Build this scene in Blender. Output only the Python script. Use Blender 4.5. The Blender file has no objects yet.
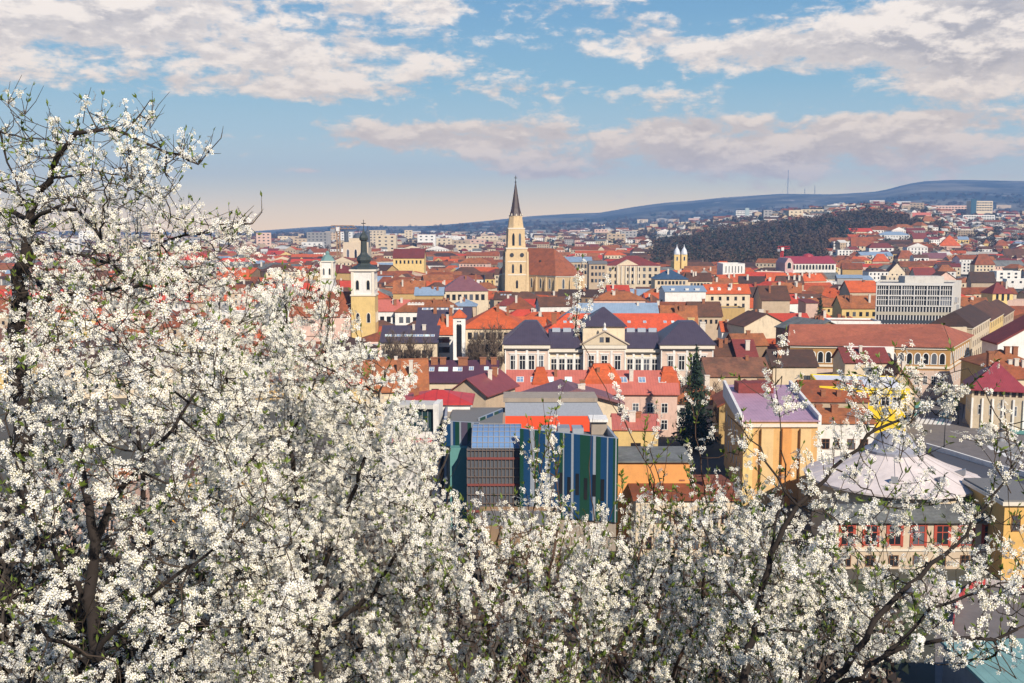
import bpy, math, random
import numpy as np
from math import sin, cos, tan, atan, atan2, radians, pi, sqrt, floor

random.seed(7)
rng = np.random.default_rng(11)
scene = bpy.context.scene
COL = scene.collection

# ---------------------------------------------------------------- camera
F = 1030.0            # focal length in pixels of the 1024 px wide frame
EYE = 47.0            # eye height above the town
HOR = 228.0           # true horizon row
TH = atan((341.5 - HOR) / F)
cam_data = bpy.data.cameras.new('camera')
cam = bpy.data.objects.new('camera', cam_data)
COL.objects.link(cam)
cam.location = (0, 0, EYE)
cam.rotation_euler = (pi / 2 - TH, 0, 0)
cam_data.sensor_width = 36
cam_data.lens = 36 * F / 1024
cam_data.clip_start = 0.1
cam_data.clip_end = 60000
scene.camera = cam

# ---------------------------------------------------------------- colour management
scene.view_settings.view_transform = 'Standard'
scene.view_settings.look = 'None'
scene.view_settings.gamma = 1
scene.view_settings.exposure = 0.42
scene.render.engine = 'CYCLES'
scene.cycles.max_bounces = 6
scene.cycles.diffuse_bounces = 3
scene.cycles.transmission_bounces = 4
scene.cycles.volume_bounces = 0
scene.cycles.sample_clamp_indirect = 4

# ---------------------------------------------------------------- sun and sky
SUN_EL = radians(34)
SUN_AZ = radians(154)      # clockwise from +Y (the view direction): behind, to the right
sd = bpy.data.lights.new('sun', 'SUN')
sd.energy = 4.8
sd.angle = radians(0.5)
sd.color = (1.0, 0.90, 0.77)
sun = bpy.data.objects.new('sun', sd)
COL.objects.link(sun)
sun.rotation_euler = (pi / 2 - SUN_EL, 0, pi - SUN_AZ)
sun.location = (100, -100, 150)


def lin(c):
    return tuple(((v / 255) / 12.92 if v / 255 <= 0.04045 else ((v / 255 + 0.055) / 1.055) ** 2.4) for v in c)


world = bpy.data.worlds.new('World')
scene.world = world
world.use_nodes = True
WN = world.node_tree
WN.nodes.clear()


class NB:
    """tiny node graph builder"""
    def __init__(s, nt):
        s.nt = nt

    def n(s, t, **k):
        nd = s.nt.nodes.new(t)
        for a, b in k.items():
            setattr(nd, a, b)
        return nd

    def put(s, sock, v):
        if hasattr(v, 'is_output') or isinstance(v, bpy.types.NodeSocket):
            s.nt.links.new(v, sock)
        elif isinstance(v, (tuple, list)):
            sock.default_value = tuple(v) + ((1,) if len(v) == 3 and len(sock.default_value) == 4 else ())
        else:
            sock.default_value = v

    def m(s, op, a, b=0.0, c=0.0, clamp=False):
        nd = s.n('ShaderNodeMath', operation=op, use_clamp=clamp)
        s.put(nd.inputs[0], a); s.put(nd.inputs[1], b); s.put(nd.inputs[2], c)
        return nd.outputs[0]

    def mix(s, f, a, b, blend='MIX'):
        nd = s.n('ShaderNodeMix', data_type='RGBA', blend_type=blend)
        s.put(nd.inputs[0], f); s.put(nd.inputs[6], a); s.put(nd.inputs[7], b)
        return nd.outputs[2]

    def ramp(s, f, stops, interp='LINEAR'):
        nd = s.n('ShaderNodeValToRGB')
        cr = nd.color_ramp
        cr.interpolation = interp
        while len(cr.elements) > 1:
            cr.elements.remove(cr.elements[-1])
        cr.elements[0].position = stops[0][0]
        c = stops[0][1]
        cr.elements[0].color = tuple(c) + (1,) if len(c) == 3 else c
        for p, c in stops[1:]:
            e = cr.elements.new(p)
            e.color = tuple(c) + (1,) if len(c) == 3 else c
        s.put(nd.inputs[0], f)
        return nd.outputs[0]

    def smooth(s, v, lo, hi):
        nd = s.n('ShaderNodeMapRange', interpolation_type='SMOOTHSTEP', clamp=True)
        s.put(nd.inputs[0], v); s.put(nd.inputs[1], lo); s.put(nd.inputs[2], hi)
        nd.inputs[3].default_value = 0; nd.inputs[4].default_value = 1
        return nd.outputs[0]

    def xyz(s, x, y, z):
        nd = s.n('ShaderNodeCombineXYZ')
        s.put(nd.inputs[0], x); s.put(nd.inputs[1], y); s.put(nd.inputs[2], z)
        return nd.outputs[0]

    def noise(s, v, scale, detail=5, rough=0.55, dist=0.0, dim='3D'):
        nd = s.n('ShaderNodeTexNoise', noise_dimensions=dim)
        s.put(nd.inputs['Vector'], v)
        nd.inputs['Scale'].default_value = scale
        nd.inputs['Detail'].default_value = detail
        nd.inputs['Roughness'].default_value = rough
        nd.inputs['Distortion'].default_value = dist
        return nd.outputs[0]


def build_world():
    b = NB(WN)
    tc = b.n('ShaderNodeTexCoord')
    sky = b.n('ShaderNodeTexSky', sky_type='NISHITA')
    sky.sun_disc = False
    sky.sun_elevation = SUN_EL
    sky.sun_rotation = SUN_AZ
    sky.altitude = 400
    sky.air_density = 1.0
    sky.dust_density = 1.5
    sp = b.n('ShaderNodeSeparateXYZ')
    b.put(sp.inputs[0], tc.outputs['Generated'])
    x, y, z = sp.outputs
    az = b.m('ARCTAN2', x, y)                        # azimuth, 0 straight ahead
    el = b.m('ARCSINE', z)
    # clear-sky gradient (scaled to the units of the Nishita sky, see strength below)
    K = 10.0
    def kc(c, g=1.0):
        return tuple(v * K * g for v in lin(c))
    grad = b.ramp(b.m('MULTIPLY', el, 2.0, clamp=True), [
        (0.0, (1.95, 1.28, .50)), (0.035, (1.65, 1.18, .54)), (0.08, (1.10, .96, .58)), (0.12, (.74, .78, .64)),
        (0.18, (.52, .67, .66)), (0.27, lin((150, 192, 208))), (0.40, lin((122, 170, 202))),
        (0.62, lin((88, 138, 186))), (1.0, lin((52, 100, 160)))])
    gsc = b.n('ShaderNodeVectorMath', operation='SCALE')
    b.put(gsc.inputs[0], grad); gsc.inputs['Scale'].default_value = K * 0.80
    base = b.mix(0.90, sky.outputs[0], gsc.outputs[0])
    # cloud layer: coverage from soft patches at fixed bearings plus fractal noise in a
    # perspective-flattened plane, so streaks lie flat near the horizon
    elc = b.m('MAXIMUM', el, 0.012)
    inv = b.m('DIVIDE', 1.0, b.m('ADD', elc, 0.055))
    px = b.m('MULTIPLY', az, b.m('MULTIPLY', inv, 1.0))
    pv = b.m('MULTIPLY', inv, 1.0)

    def dens(du, dv):
        uu = b.m('ADD', b.m('MULTIPLY', az, 13.0), du)
        vv = b.m('ADD', b.m('MULTIPLY', el, 38.0), dv)
        v1 = b.xyz(uu, vv, 0.0)
        n1 = b.noise(v1, 0.70, 10, 0.60, 0.25)
        v2 = b.xyz(b.m('ADD', b.m('MULTIPLY', az, 42.0), du), b.m('ADD', b.m('MULTIPLY', el, 84.0), dv), 3.3)
        n2 = b.noise(v2, 0.9, 7, 0.62, 0.2)
        return b.m('ADD', b.m('MULTIPLY', n1, 0.66), b.m('MULTIPLY', n2, 0.40))

    # (px, py, half width, half height, weight) around the bearing in degrees of frame pixels
    blobs = [(60, 40, 330, 52, .36), (330, 66, 200, 36, .20), (250, 95, 270, 15, .18), (470, 12, 200, 20, .22),
             (400, 96, 110, 13, .10), (640, 48, 85, 24, .24), (740, 62, 90, 22, .22), (700, 40, 60, 16, .1), (530, 92, 70, 14, .15), (610, 105, 100, 26, .15),
             (470, 140, 170, 18, .34), (620, 165, 190, 20, .26), (800, 150, 210, 30, .26), (900, 68, 160, 34, .32), (985, 30, 130, 46, .36), (870, 150, 300, 36, .18),
             (1010, 90, 120, 40, .26), (700, 132, 130, 12, .18), (930, 132, 180, 12, .22), (310, 172, 24, 4, .22), (285, 173, 12, 3, .12), (560, 175, 60, 8, .2),
             (800, 185, 300, 25, .12), (850, 10, 40, 9, .15), (200, 15, 260, 30, .15)]
    cov = None
    for (cx, cy, hw, hh, w) in blobs:
        a0 = atan((cx - 512) / F); e0 = atan((HOR - cy) / F)
        dx = b.m('DIVIDE', b.m('SUBTRACT', az, a0), hw / F)
        dy = b.m('DIVIDE', b.m('SUBTRACT', el, e0), hh / F)
        r2 = b.m('ADD', b.m('MULTIPLY', dx, dx), b.m('MULTIPLY', dy, dy))
        g = b.m('MULTIPLY', b.m('EXPONENT', b.m('MULTIPLY', r2, -0.75)), w)
        cov = g if cov is None else b.m('MAXIMUM', cov, b.m('ADD', b.m('MULTIPLY', cov, 0.55), g))
    # outside the photographed sector: generic broken cloud
    away = b.smooth(b.m('ABSOLUTE', az), 0.55, 0.8)
    high = b.smooth(el, 0.24, 0.4)
    cov = b.m('ADD', cov, b.m('MULTIPLY', b.m('MAXIMUM', away, high), 0.12))
    # very thin streaks low down
    d0 = dens(0.0, 0.0)
    d1 = dens(0.05, 0.55)
    tot = b.m('ADD', d0, cov)
    alpha = b.smooth(tot, 0.69, 0.82)
    # light from above right: compare with the density a little higher up
    lit = b.smooth(b.m('SUBTRACT', d0, d1), -0.07, 0.10)
    thick = b.smooth(tot, 0.78, 1.05)
    shade = b.m('MULTIPLY', b.m('SUBTRACT', 1.0, lit), b.m('ADD', 0.45, b.m('MULTIPLY', thick, 0.65)))
    lowf = b.smooth(el, 0.03, 0.20)
    cl_lit = b.mix(lowf, lin((246, 218, 180)), lin((244, 230, 214)))
    cl_dark = b.mix(lowf, lin((192, 167, 136)), lin((176, 169, 166)))
    ccol = b.mix(b.m('MULTIPLY', shade, 1.15, clamp=True), cl_lit, cl_dark)
    csc = b.n('ShaderNodeVectorMath', operation='SCALE')
    b.put(csc.inputs[0], ccol); csc.inputs['Scale'].default_value = K * 0.98
    al = b.m('MULTIPLY', alpha, b.m('ADD', 0.62, b.m('MULTIPLY', b.smooth(el, 0.0, 0.06), 0.33)))
    col = b.mix(al, base, csc.outputs[0])
    bg = b.n('ShaderNodeBackground')
    b.put(bg.inputs[0], col)
    bg.inputs[1].default_value = 0.1
    out = b.n('ShaderNodeOutputWorld')
    WN.links.new(bg.outputs[0], out.inputs[0])


build_world()

# ---------------------------------------------------------------- picture <-> place helpers
def zz(py, Y):
    return EYE - Y * tan(TH + atan((py - 341.5) / F))


def xx(px, Y, z):
    return (px - 512) / F * (Y * cos(TH) + (EYE - z) * sin(TH))


def proj(X, Y, Z):
    dz = EYE - Z
    dep = Y * cos(TH) + dz * sin(TH)
    up = Y * sin(TH) - dz * cos(TH)
    return 512 + F * X / dep, 341.5 - F * up / dep


def sstep(t):
    t = min(1, max(0, t))
    return t * t * (3 - 2 * t)


def interp(x, tab):
    if x <= tab[0][0]:
        return tab[0][1]
    for (a, va), (b_, vb) in zip(tab, tab[1:]):
        if x <= b_:
            return va + (vb - va) * (x - a) / (b_ - a)
    return tab[-1][1]


PLAIN = [(0, 8), (300, 12), (500, 18), (600, 27), (740, 50), (870, 66), (1000, 80), (1400, 100)]
RIDGE = [(-300, 236), (0, 232), (240, 233), (300, 228), (345, 226), (380, 227), (430, 226), (490, 221), (530, 217), (570, 215), (600, 214),
         (630, 209), (660, 205), (690, 203), (720, 200), (780, 196), (830, 196.5), (876, 194), (900, 188), (916, 185), (950, 183.5), (1020, 185), (1100, 182), (1500, 190)]


def wob(a, b_):
    return (sin(a * 1.7 + b_ * 0.9) + sin(a * 0.63 - b_ * 1.9 + 1.1) + sin(a * 3.1 + b_ * 2.3 + 2.0) * 0.5) / 2.5


def terrain(X, Y):
    if Y < 66:
        return max(0.0, 45.3 - 0.72 * max(0, Y - 1.6))
    r = sqrt(X * X + Y * Y)
    px = 512 + F * X / max(Y, 1)
    px = max(-2000, min(3000, px))
    z = interp(px, PLAIN) * sstep((Y - 800) / 2100)
    if px > 640:     # park hill
        z += interp(px, [(640, 0), (720, 16), (800, 30), (870, 40), (925, 26), (960, 0)]) * sstep((Y - 1050) / 650)
    if Y > 3200:
        t = (Y - 3200) / 5200
        top = EYE + (HOR - interp(px, RIDGE)) / F * 8600
        base = interp(px, PLAIN)
        z = base + (top - base) * (sstep(t) if t < 1 else 1)
        z += wob(X / 700, Y / 600) * 22 * sstep(t * 1.6) * (1 - 0.85 * sstep((t - 0.55) / 0.4))
        if Y > 9000:
            z = z - (Y - 9000) * 0.03
    return z


# ---------------------------------------------------------------- materials
MATS = {}


def new_mat(name):
    m = bpy.data.materials.new(name)
    m.use_nodes = True
    nt = m.node_tree
    bs = nt.nodes['Principled BSDF']
    return m, NB(nt), bs


def scaled(c, k):
    return tuple(min(1, v * k) for v in c)


def plaster(name, c, rough=0.9, dirt=0.5):
    if name in MATS: return MATS[name]
    m, b, bs = new_mat(name)
    tc = b.n('ShaderNodeTexCoord'); oi = b.n('ShaderNodeObjectInfo')
    mp = b.n('ShaderNodeMapping'); b.put(mp.inputs[0], tc.outputs['Object']); mp.inputs['Scale'].default_value = (1.6, 1.6, 0.35)
    st = b.noise(mp.outputs[0], 0.8, 5, 0.65)
    n = b.noise(tc.outputs['Object'], 0.5, 7, 0.7)
    f = b.m('ADD', b.m('MULTIPLY', b.smooth(st, 0.5, 0.78), dirt), b.m('MULTIPLY', b.smooth(n, 0.4, 0.75), dirt * 0.7))
    dirtc = tuple(v * 0.45 + 0.02 for v in c)
    col = b.mix(f, c, dirtc)
    hsv = b.n('ShaderNodeHueSaturation'); b.put(hsv.inputs['Color'], col)
    b.put(hsv.inputs['Value'], b.m('ADD', 0.90, b.m('MULTIPLY', oi.outputs['Random'], 0.16)))
    b.put(bs.inputs['Base Color'], hsv.outputs[0])
    bs.inputs['Roughness'].default_value = rough
    MATS[name] = m
    return m


def tiles(name, c, rough=0.8, var=0.55):
    if name in MATS: return MATS[name]
    m, b, bs = new_mat(name)
    tc = b.n('ShaderNodeTexCoord'); oi = b.n('ShaderNodeObjectInfo')
    v = tc.outputs['Object']
    n1 = b.noise(v, 0.28, 5, 0.65)
    n2 = b.noise(v, 2.6, 3, 0.6)
    vo = b.n('ShaderNodeTexVoronoi'); b.put(vo.inputs['Vector'], v); vo.inputs['Scale'].default_value = 2.2
    sp = b.n('ShaderNodeSeparateColor'); b.put(sp.inputs[0], vo.outputs['Color'])
    wv = b.n('ShaderNodeTexWave', wave_type='BANDS', bands_direction='Z'); b.put(wv.inputs['Vector'], v)
    wv.inputs['Scale'].default_value = 1.1; wv.inputs['Distortion'].default_value = 0.5
    n3 = b.noise(v, 0.9, 6, 0.7)
    col = b.mix(b.m('MULTIPLY', b.smooth(n1, 0.40, 0.66), min(1, var * 1.4)), c, tuple(x * 0.34 + 0.014 for x in c))
    col = b.mix(b.m('MULTIPLY', b.smooth(n3, 0.50, 0.66), .55 * min(1, var * 1.6)), col, (c[0] * .35 + .035, c[1] * .5 + .03, c[2] * .4 + .02))
    col = b.mix(b.m('MULTIPLY', b.smooth(n2, 0.52, 0.8), 0.4), col, tuple(min(1, x * 1.35 + 0.02) for x in c))
    col = b.mix(b.m('MULTIPLY', sp.outputs[0], 0.45), col, tuple(x * 0.5 for x in c))
    col = b.mix(b.m('MULTIPLY', wv.outputs[1], 0.16), col, tuple(x * 0.3 for x in c))
    hsv = b.n('ShaderNodeHueSaturation'); b.put(hsv.inputs['Color'], col)
    b.put(hsv.inputs['Value'], b.m('ADD', 0.82, b.m('MULTIPLY', oi.outputs['Random'], 0.34)))
    b.put(bs.inputs['Base Color'], hsv.outputs[0])
    bs.inputs['Roughness'].default_value = rough
    MATS[name] = m
    return m


def metal_roof(name, c, rough=0.45, axis='X', seam=1.0):
    if name in MATS: return MATS[name]
    m, b, bs = new_mat(name)
    tc = b.n('ShaderNodeTexCoord')
    v = tc.outputs['Object']
    wv = b.n('ShaderNodeTexWave', wave_type='BANDS', bands_direction=axis, wave_profile='SAW'); b.put(wv.inputs['Vector'], v)
    wv.inputs['Scale'].default_value = 0.5 * seam; wv.inputs['Distortion'].default_value = 0
    ln = b.smooth(wv.outputs[1], 0.86, 0.97)
    n1 = b.noise(v, 0.5, 5, 0.6)
    col = b.mix(b.m('MULTIPLY', b.smooth(n1, 0.4, 0.75), 0.45), c, tuple(x * 0.55 for x in c))
    col = b.mix(b.m('MULTIPLY', ln, 0.5), col, tuple(x * 0.35 for x in c))
    b.put(bs.inputs['Base Color'], col)
    bs.inputs['Roughness'].default_value = rough
    MATS[name] = m
    return m


def plain(name, c, rough=0.7, metallic=0.0, var=0.25, scale=3.0, spec=None):
    if name in MATS: return MATS[name]
    m, b, bs = new_mat(name)
    tc = b.n('ShaderNodeTexCoord')
    n1 = b.noise(tc.outputs['Object'], scale, 4, 0.6)
    b.put(bs.inputs['Base Color'], b.mix(b.m('MULTIPLY', b.smooth(n1, 0.35, 0.75), var), c, tuple(x * 0.5 for x in c)))
    bs.inputs['Roughness'].default_value = rough
    bs.inputs['Metallic'].default_value = metallic
    if spec is not None:
        bs.inputs['Specular IOR Level'].default_value = spec
    MATS[name] = m
    return m


def glass(name, c, rough=0.12, metallic=0.0):
    if name in MATS: return MATS[name]
    m, b, bs = new_mat(name)
    oi = b.n('ShaderNodeObjectInfo')
    col = b.mix(b.smooth(oi.outputs['Random'], 0.55, 1.0), c, tuple(min(1, x * 4.5 + 0.03) for x in c))  # random panes get a paler base colour, painted in as reflected sky
    b.put(bs.inputs['Base Color'], col)
    bs.inputs['Roughness'].default_value = rough
    bs.inputs['Metallic'].default_value = metallic
    MATS[name] = m
    return m


WALLS = {'cream': plaster('cream_plaster', (.66, .54, .38)), 'white': plaster('white_plaster', (.76, .73, .68)),
         'beige': plaster('beige_plaster', (.50, .38, .26)), 'ochre': plaster('ochre_plaster', (.50, .33, .13)),
         'yellow': plaster('yellow_plaster', (.70, .50, .20)), 'pink': plaster('pink_plaster', (.66, .45, .36)),
         'grey': plaster('grey_plaster', (.36, .34, .32)), 'brown': plaster('brown_plaster', (.26, .17, .10)),
         'orange': plaster('orange_plaster', (.66, .30, .09)), 'stone': plaster('sandstone', (.62, .45, .25), dirt=0.5)}
ROOFS = {'terracotta': tiles('terracotta_tiles', (0.314, 0.083, 0.029)), 'orange-red': tiles('orange_red_tiles', (0.606, 0.112, 0.029), var=.35),
         'bright red': tiles('bright_red_tiles', (0.562, 0.061, 0.029), var=.25), 'brown': tiles('brown_tiles', (0.147, 0.061, 0.033)),
         'dark brown': tiles('dark_brown_tiles', (0.081, 0.039, 0.026)), 'rust': tiles('rust_tiles', (0.389, 0.128, 0.043)),
         'maroon': tiles('maroon_tiles', (0.216, 0.039, 0.033), var=.3), 'grey': tiles('grey_tiles', (0.173, 0.178, 0.170)),
         'blue-grey': metal_roof('blue_grey_metal', (.24, .32, .42)), 'purple-grey': metal_roof('purple_grey_metal', (.070, .055, .078), rough=.42),
         'mauve': metal_roof('mauve_metal', (.20, .085, .095), rough=.5), 'flat grey': plain('bitumen', (.17, .165, .16), .9),
         'flat pale': plain('pale_roofing', (.52, .50, .46), .8), 'lilac': metal_roof('lilac_metal', (.46, .28, .36), rough=.45),
         'salmon': metal_roof('salmon_metal', (.50, .14, .10), rough=.55)}
M_GL = glass('window_glass', (.018, .020, .024))
M_GLB = glass('skylight_glass', (.16, .26, .40), .08)
M_FR = plain('white_joinery', (.72, .70, .66), .5)
M_FRB = plain('brown_joinery', (.16, .07, .03), .6)
M_FRR = plain('red_joinery', (.42, .07, .04), .6)
M_BRICK = plain('chimney_brick', (.30, .12, .06), .9, var=.6)
M_CHW = plain('pale_chimney', (.62, .56, .48), .9, var=.4)
M_COP = plain('green_copper', (.16, .27, .25), .5)
M_DKC = plain('dark_cupola_metal', (.045, .055, .05), .45)
M_IRON = plain('dark_iron', (.04, .04, .045), .5, .3)
M_TRIM = plain('pale_trim', (.70, .63, .52), .8)
M_GREYM = plain('grey_metal', (.30, .31, .33), .5, .2)


# ---------------------------------------------------------------- mesh helpers
class MB:
    def __init__(s):
        s.v = []; s.f = []

    def poly(s, pts):
        n = len(s.v); s.v += [tuple(p) for p in pts]; s.f.append(tuple(range(n, n + len(pts)))); return s

    def box(s, x0, x1, y0, y1, z0, z1):
        return s.hexa([(x0, y0), (x1, y0), (x1, y1), (x0, y1)], z0, z1)

    def hexa(s, pts, z0, z1, pts1=None):
        pts1 = pts1 or pts
        n = len(s.v); k = len(pts)
        s.v += [(p[0], p[1], z0) for p in pts] + [(p[0], p[1], z1) for p in pts1]
        s.f.append(tuple(n + i for i in reversed(range(k)))); s.f.append(tuple(n + k + i for i in range(k)))
        for i in range(k):
            j = (i + 1) % k
            s.f.append((n + i, n + j, n + k + j, n + k + i))
        return s

    def lathe(s, cx, cy, prof, n=16, rot=0.0, sy=1.0):
        """prof: list of (radius, z) from bottom to top"""
        rings = []
        for r, z in prof:
            st = len(s.v)
            for i in range(n):
                a = rot + 2 * pi * i / n
                s.v.append((cx + r * cos(a), cy + r * sin(a) * sy, z))
            rings.append(st)
        for a, b_ in zip(rings, rings[1:]):
            for i in range(n):
                j = (i + 1) % n
                s.f.append((a + i, a + j, b_ + j, b_ + i))
        s.f.append(tuple(rings[0] + i for i in reversed(range(n))))
        s.f.append(tuple(rings[-1] + i for i in range(n)))
        return s

    def tube(s, pts, r, n=6):
        from mathutils import Vector
        if not isinstance(r, (list, tuple)): r = [r] * len(pts)
        P = [Vector(p) for p in pts]
        prev = None
        for i, p in enumerate(P):
            d = (P[min(i + 1, len(P) - 1)] - P[max(i - 1, 0)]).normalized()
            u = d.cross(Vector((0, 0, 1)) if abs(d.z) < .9 else Vector((1, 0, 0))).normalized(); w = d.cross(u)
            st = len(s.v)
            for k in range(n):
                a = 2 * pi * k / n
                s.v.append(tuple(p + (u * cos(a) + w * sin(a)) * r[i]))
            if prev is not None:
                for k in range(n):
                    j = (k + 1) % n
                    s.f.append((prev + k, prev + j, st + j, st + k))
            prev = st
        s.f.append(tuple(prev + k for k in range(n)))
        return s

    def mesh(s, name, mat, smooth=False):
        me = bpy.data.meshes.new(name)
        me.from_pydata(s.v, [], s.f)
        if mat: me.materials.append(mat)
        if smooth:
            me.polygons.foreach_set('use_smooth', [True] * len(me.polygons))
        me.update()
        return me

    def obj(s, name, mat, parent=None, smooth=False):
        return link(name, s.mesh(name, mat, smooth), parent)


def link(name, data, parent=None, loc=None, rot=None, scl=None):
    o = bpy.data.objects.new(name, data)
    COL.objects.link(o)
    if parent is not None: o.parent = parent
    if loc: o.location = loc
    if rot is not None: o.rotation_euler = (0, 0, rot) if not isinstance(rot, tuple) else rot
    if scl: o.scale = scl
    return o


def thing(name, label, cat, loc=(0, 0, 0), rot=0, group=None):
    o = link(name, None, None, loc, rot)
    o.empty_display_size = 1
    o['label'] = label; o['category'] = cat
    if group: o['group'] = group
    return o


def tag(o, label, cat, group=None, kind=None):
    if label: o['label'] = label
    if cat: o['category'] = cat
    if group: o['group'] = group
    if kind: o['kind'] = kind
    return o


# ---------------------------------------------------------------- terrain
def build_terrain():
    azs = [-180 + i * 6 for i in range(20)] + [-60 + i * 0.6 for i in range(201)] + [66 + i * 6 for i in range(19)]
    rs = [0.5, 1.6, 3, 6, 12, 20, 30, 45, 60, 68, 80, 110, 150, 200, 300, 400, 500, 600, 700, 800]
    r = 860
    while r < 9600:
        rs.append(r); r *= 1.035
    rs += [9700]
    V = []
    for a in azs:
        ar = radians(a)
        for r in rs:
            X, Y = r * sin(ar), r * cos(ar)
            if abs(a) >= 62:
                Yc = max(Y, r * cos(radians(62)))
                z = 45.3 if Y < 1.6 else terrain(X if Y > 66 else X, Y if Y < 66 else Yc)
                if Y < 66 and Y > 1.6: z = terrain(X, Y)
                if Y < 1.6: z = 45.3
            else:
                z = terrain(X, Y)
            pass
            V.append((X, Y, z))
    Fc = []
    nr = len(rs); na = len(azs)
    for i in range(na):
        j = (i + 1) % na
        for k in range(nr - 1):
            Fc.append((i * nr + k, j * nr + k, j * nr + k + 1, i * nr + k + 1))
    c0 = len(V); V.append((0, 0, 45.3))
    for i in range(na):
        Fc.append((c0, ((i + 1) % na) * nr, i * nr))
    me = bpy.data.meshes.new('ground')
    me.from_pydata(V, [], Fc)
    m, b, bs = new_mat('ground_cover')
    geo = b.n('ShaderNodeNewGeometry')
    sp = b.n('ShaderNodeSeparateXYZ'); b.put(sp.inputs[0], geo.outputs['Position'])
    yard = b.mix(b.smooth(b.noise(geo.outputs['Position'], 0.02, 6, 0.6), 0.4, 0.65), (.10, .085, .07), (.05, .055, .035))
    hillc = b.mix(b.smooth(b.noise(geo.outputs['Position'], 0.0016, 7, 0.62), 0.42, 0.60), (.035, .042, .036), (.19, .165, .12))
    hillc = b.mix(b.smooth(b.noise(geo.outputs['Position'], 0.006, 5, 0.6), 0.62, 0.68), hillc, (.30, .27, .24))
    grass = b.mix(b.smooth(b.noise(geo.outputs['Position'], 1.2, 5, 0.6), 0.4, 0.65), (.035, .028, .018), (.045, .055, .02))
    col = b.mix(b.smooth(sp.outputs[1], 2500, 3600), yard, hillc)
    col = b.mix(b.smooth(sp.outputs[1], 66, 62), col, grass)
    b.put(bs.inputs['Base Color'], col)
    bs.inputs['Roughness'].default_value = 0.95
    me.materials.append(m)
    me.polygons.foreach_set('use_smooth', [True] * len(me.polygons))
    o = link('ground', me)
    o['kind'] = 'structure'
    return o


build_terrain()


def build_haze():
    mb = MB(); mb.box(-9900, 9900, -9900, 9900, -420, 560)
    m = bpy.data.materials.new('haze_air'); m.use_nodes = True
    nt = m.node_tree; nt.nodes.clear()
    out = nt.nodes.new('ShaderNodeOutputMaterial'); pv = nt.nodes.new('ShaderNodeVolumePrincipled')
    pv.inputs['Color'].default_value = (.24, .50, 1.0, 1)
    pv.inputs['Density'].default_value = 0.000105
    nt.links.new(pv.outputs[0], out.inputs['Volume'])
    o = mb.obj('haze', m)
    o['kind'] = 'stuff'
    return o


build_haze()
# ================================================================= building kit
def unit_window():
    fr = MB(); t = .09
    fr.box(-.5, .5, -.07, 0, 0, t * .6); fr.box(-.5, .5, -.07, 0, 1 - t * .6, 1)
    fr.box(-.5, -.5 + t, -.07, 0, t * .6, 1 - t * .6); fr.box(.5 - t, .5, -.07, 0, t * .6, 1 - t * .6)
    fr.box(-.03, .03, -.06, 0, t * .6, 1 - t * .6); fr.box(-.5 + t, -.03, -.06, 0, .62, .66); fr.box(.03, .5 - t, -.06, 0, .62, .66)
    pn = MB(); pn.box(-.5 + t, .5 - t, -.035, 0.002, t * .6, 1 - t * .6)
    return fr, pn


_fr, _pn = unit_window()
W_FR = {'white': _fr.mesh('window_frame', M_FR), 'brown': _fr.mesh('window_frame_brown', M_FRB), 'red': _fr.mesh('window_frame_red', M_FRR)}
W_PN = _pn.mesh('pane', M_GL)
W_PNB = _pn.mesh('pane_sky', M_GLB)
_p = MB(); _p.box(-.5, .5, -.05, 0.0, 0, 1); W_DARK = _p.mesh('window_dark', M_GL)


def arch_meshes():
    n = 8
    pts = [(-.5, 0), (.5, 0), (.5, .7)] + [(.5 * cos(pi * k / n), .7 + .3 * sin(pi * k / n)) for k in range(1, n)] + [(-.5, .7)]
    o = [(x * 1.36, (z * 1.10 - 0.04)) for x, z in pts]
    fr = MB(); k = len(pts)
    for y in (-.14,):
        n0 = len(fr.v)
        fr.v += [(x, y, z) for x, z in pts] + [(x, y, z) for x, z in o] + [(x, 0, z) for x, z in o] + [(x, 0, z) for x, z in pts]
        for i in range(k):
            j = (i + 1) % k
            fr.f += [(n0 + i, n0 + j, n0 + k + j, n0 + k + i), (n0 + k + i, n0 + k + j, n0 + 2 * k + j, n0 + 2 * k + i),
                     (n0 + 3 * k + i, n0 + 3 * k + j, n0 + j, n0 + i)]
    pn = MB(); pn.v = [(x, -.03, z) for x, z in pts]; pn.f = [tuple(range(k))]
    pn.v += [(x, 0, z) for x, z in pts]; pn.f += [(i, (i + 1) % k, k + (i + 1) % k, k + i) for i in range(k)]
    return fr, pn


_af, _ap = arch_meshes()
A_FR = _af.mesh('arch_surround', M_TRIM); A_PN = _ap.mesh('arch_pane', M_GL)
A_FRW = _af.mesh('arch_surround_white', WALLS['white'])

FOOT = []      # footprints (list of 4 xy) of everything placed by hand
KEEP = []      # (x0, y0, x1, y1, Y) picture rectangles that must stay visible


def inset(pts, d):
    cx = sum(p[0] for p in pts) / len(pts); cy = sum(p[1] for p in pts) / len(pts)
    out = []
    n = len(pts)
    for i in range(n):
        p0 = pts[i - 1]; p = pts[i]; p1 = pts[(i + 1) % n]
        def nrm(a, b_):
            dx, dy = b_[0] - a[0], b_[1] - a[1]; l = sqrt(dx * dx + dy * dy) or 1
            return (-dy / l, dx / l)
        n0 = nrm(p0, p); n1 = nrm(p, p1)
        k = 1 + n0[0] * n1[0] + n0[1] * n1[1]
        out.append((p[0] + (n0[0] + n1[0]) * d / k, p[1] + (n0[1] + n1[1]) * d / k))
    return out


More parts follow.
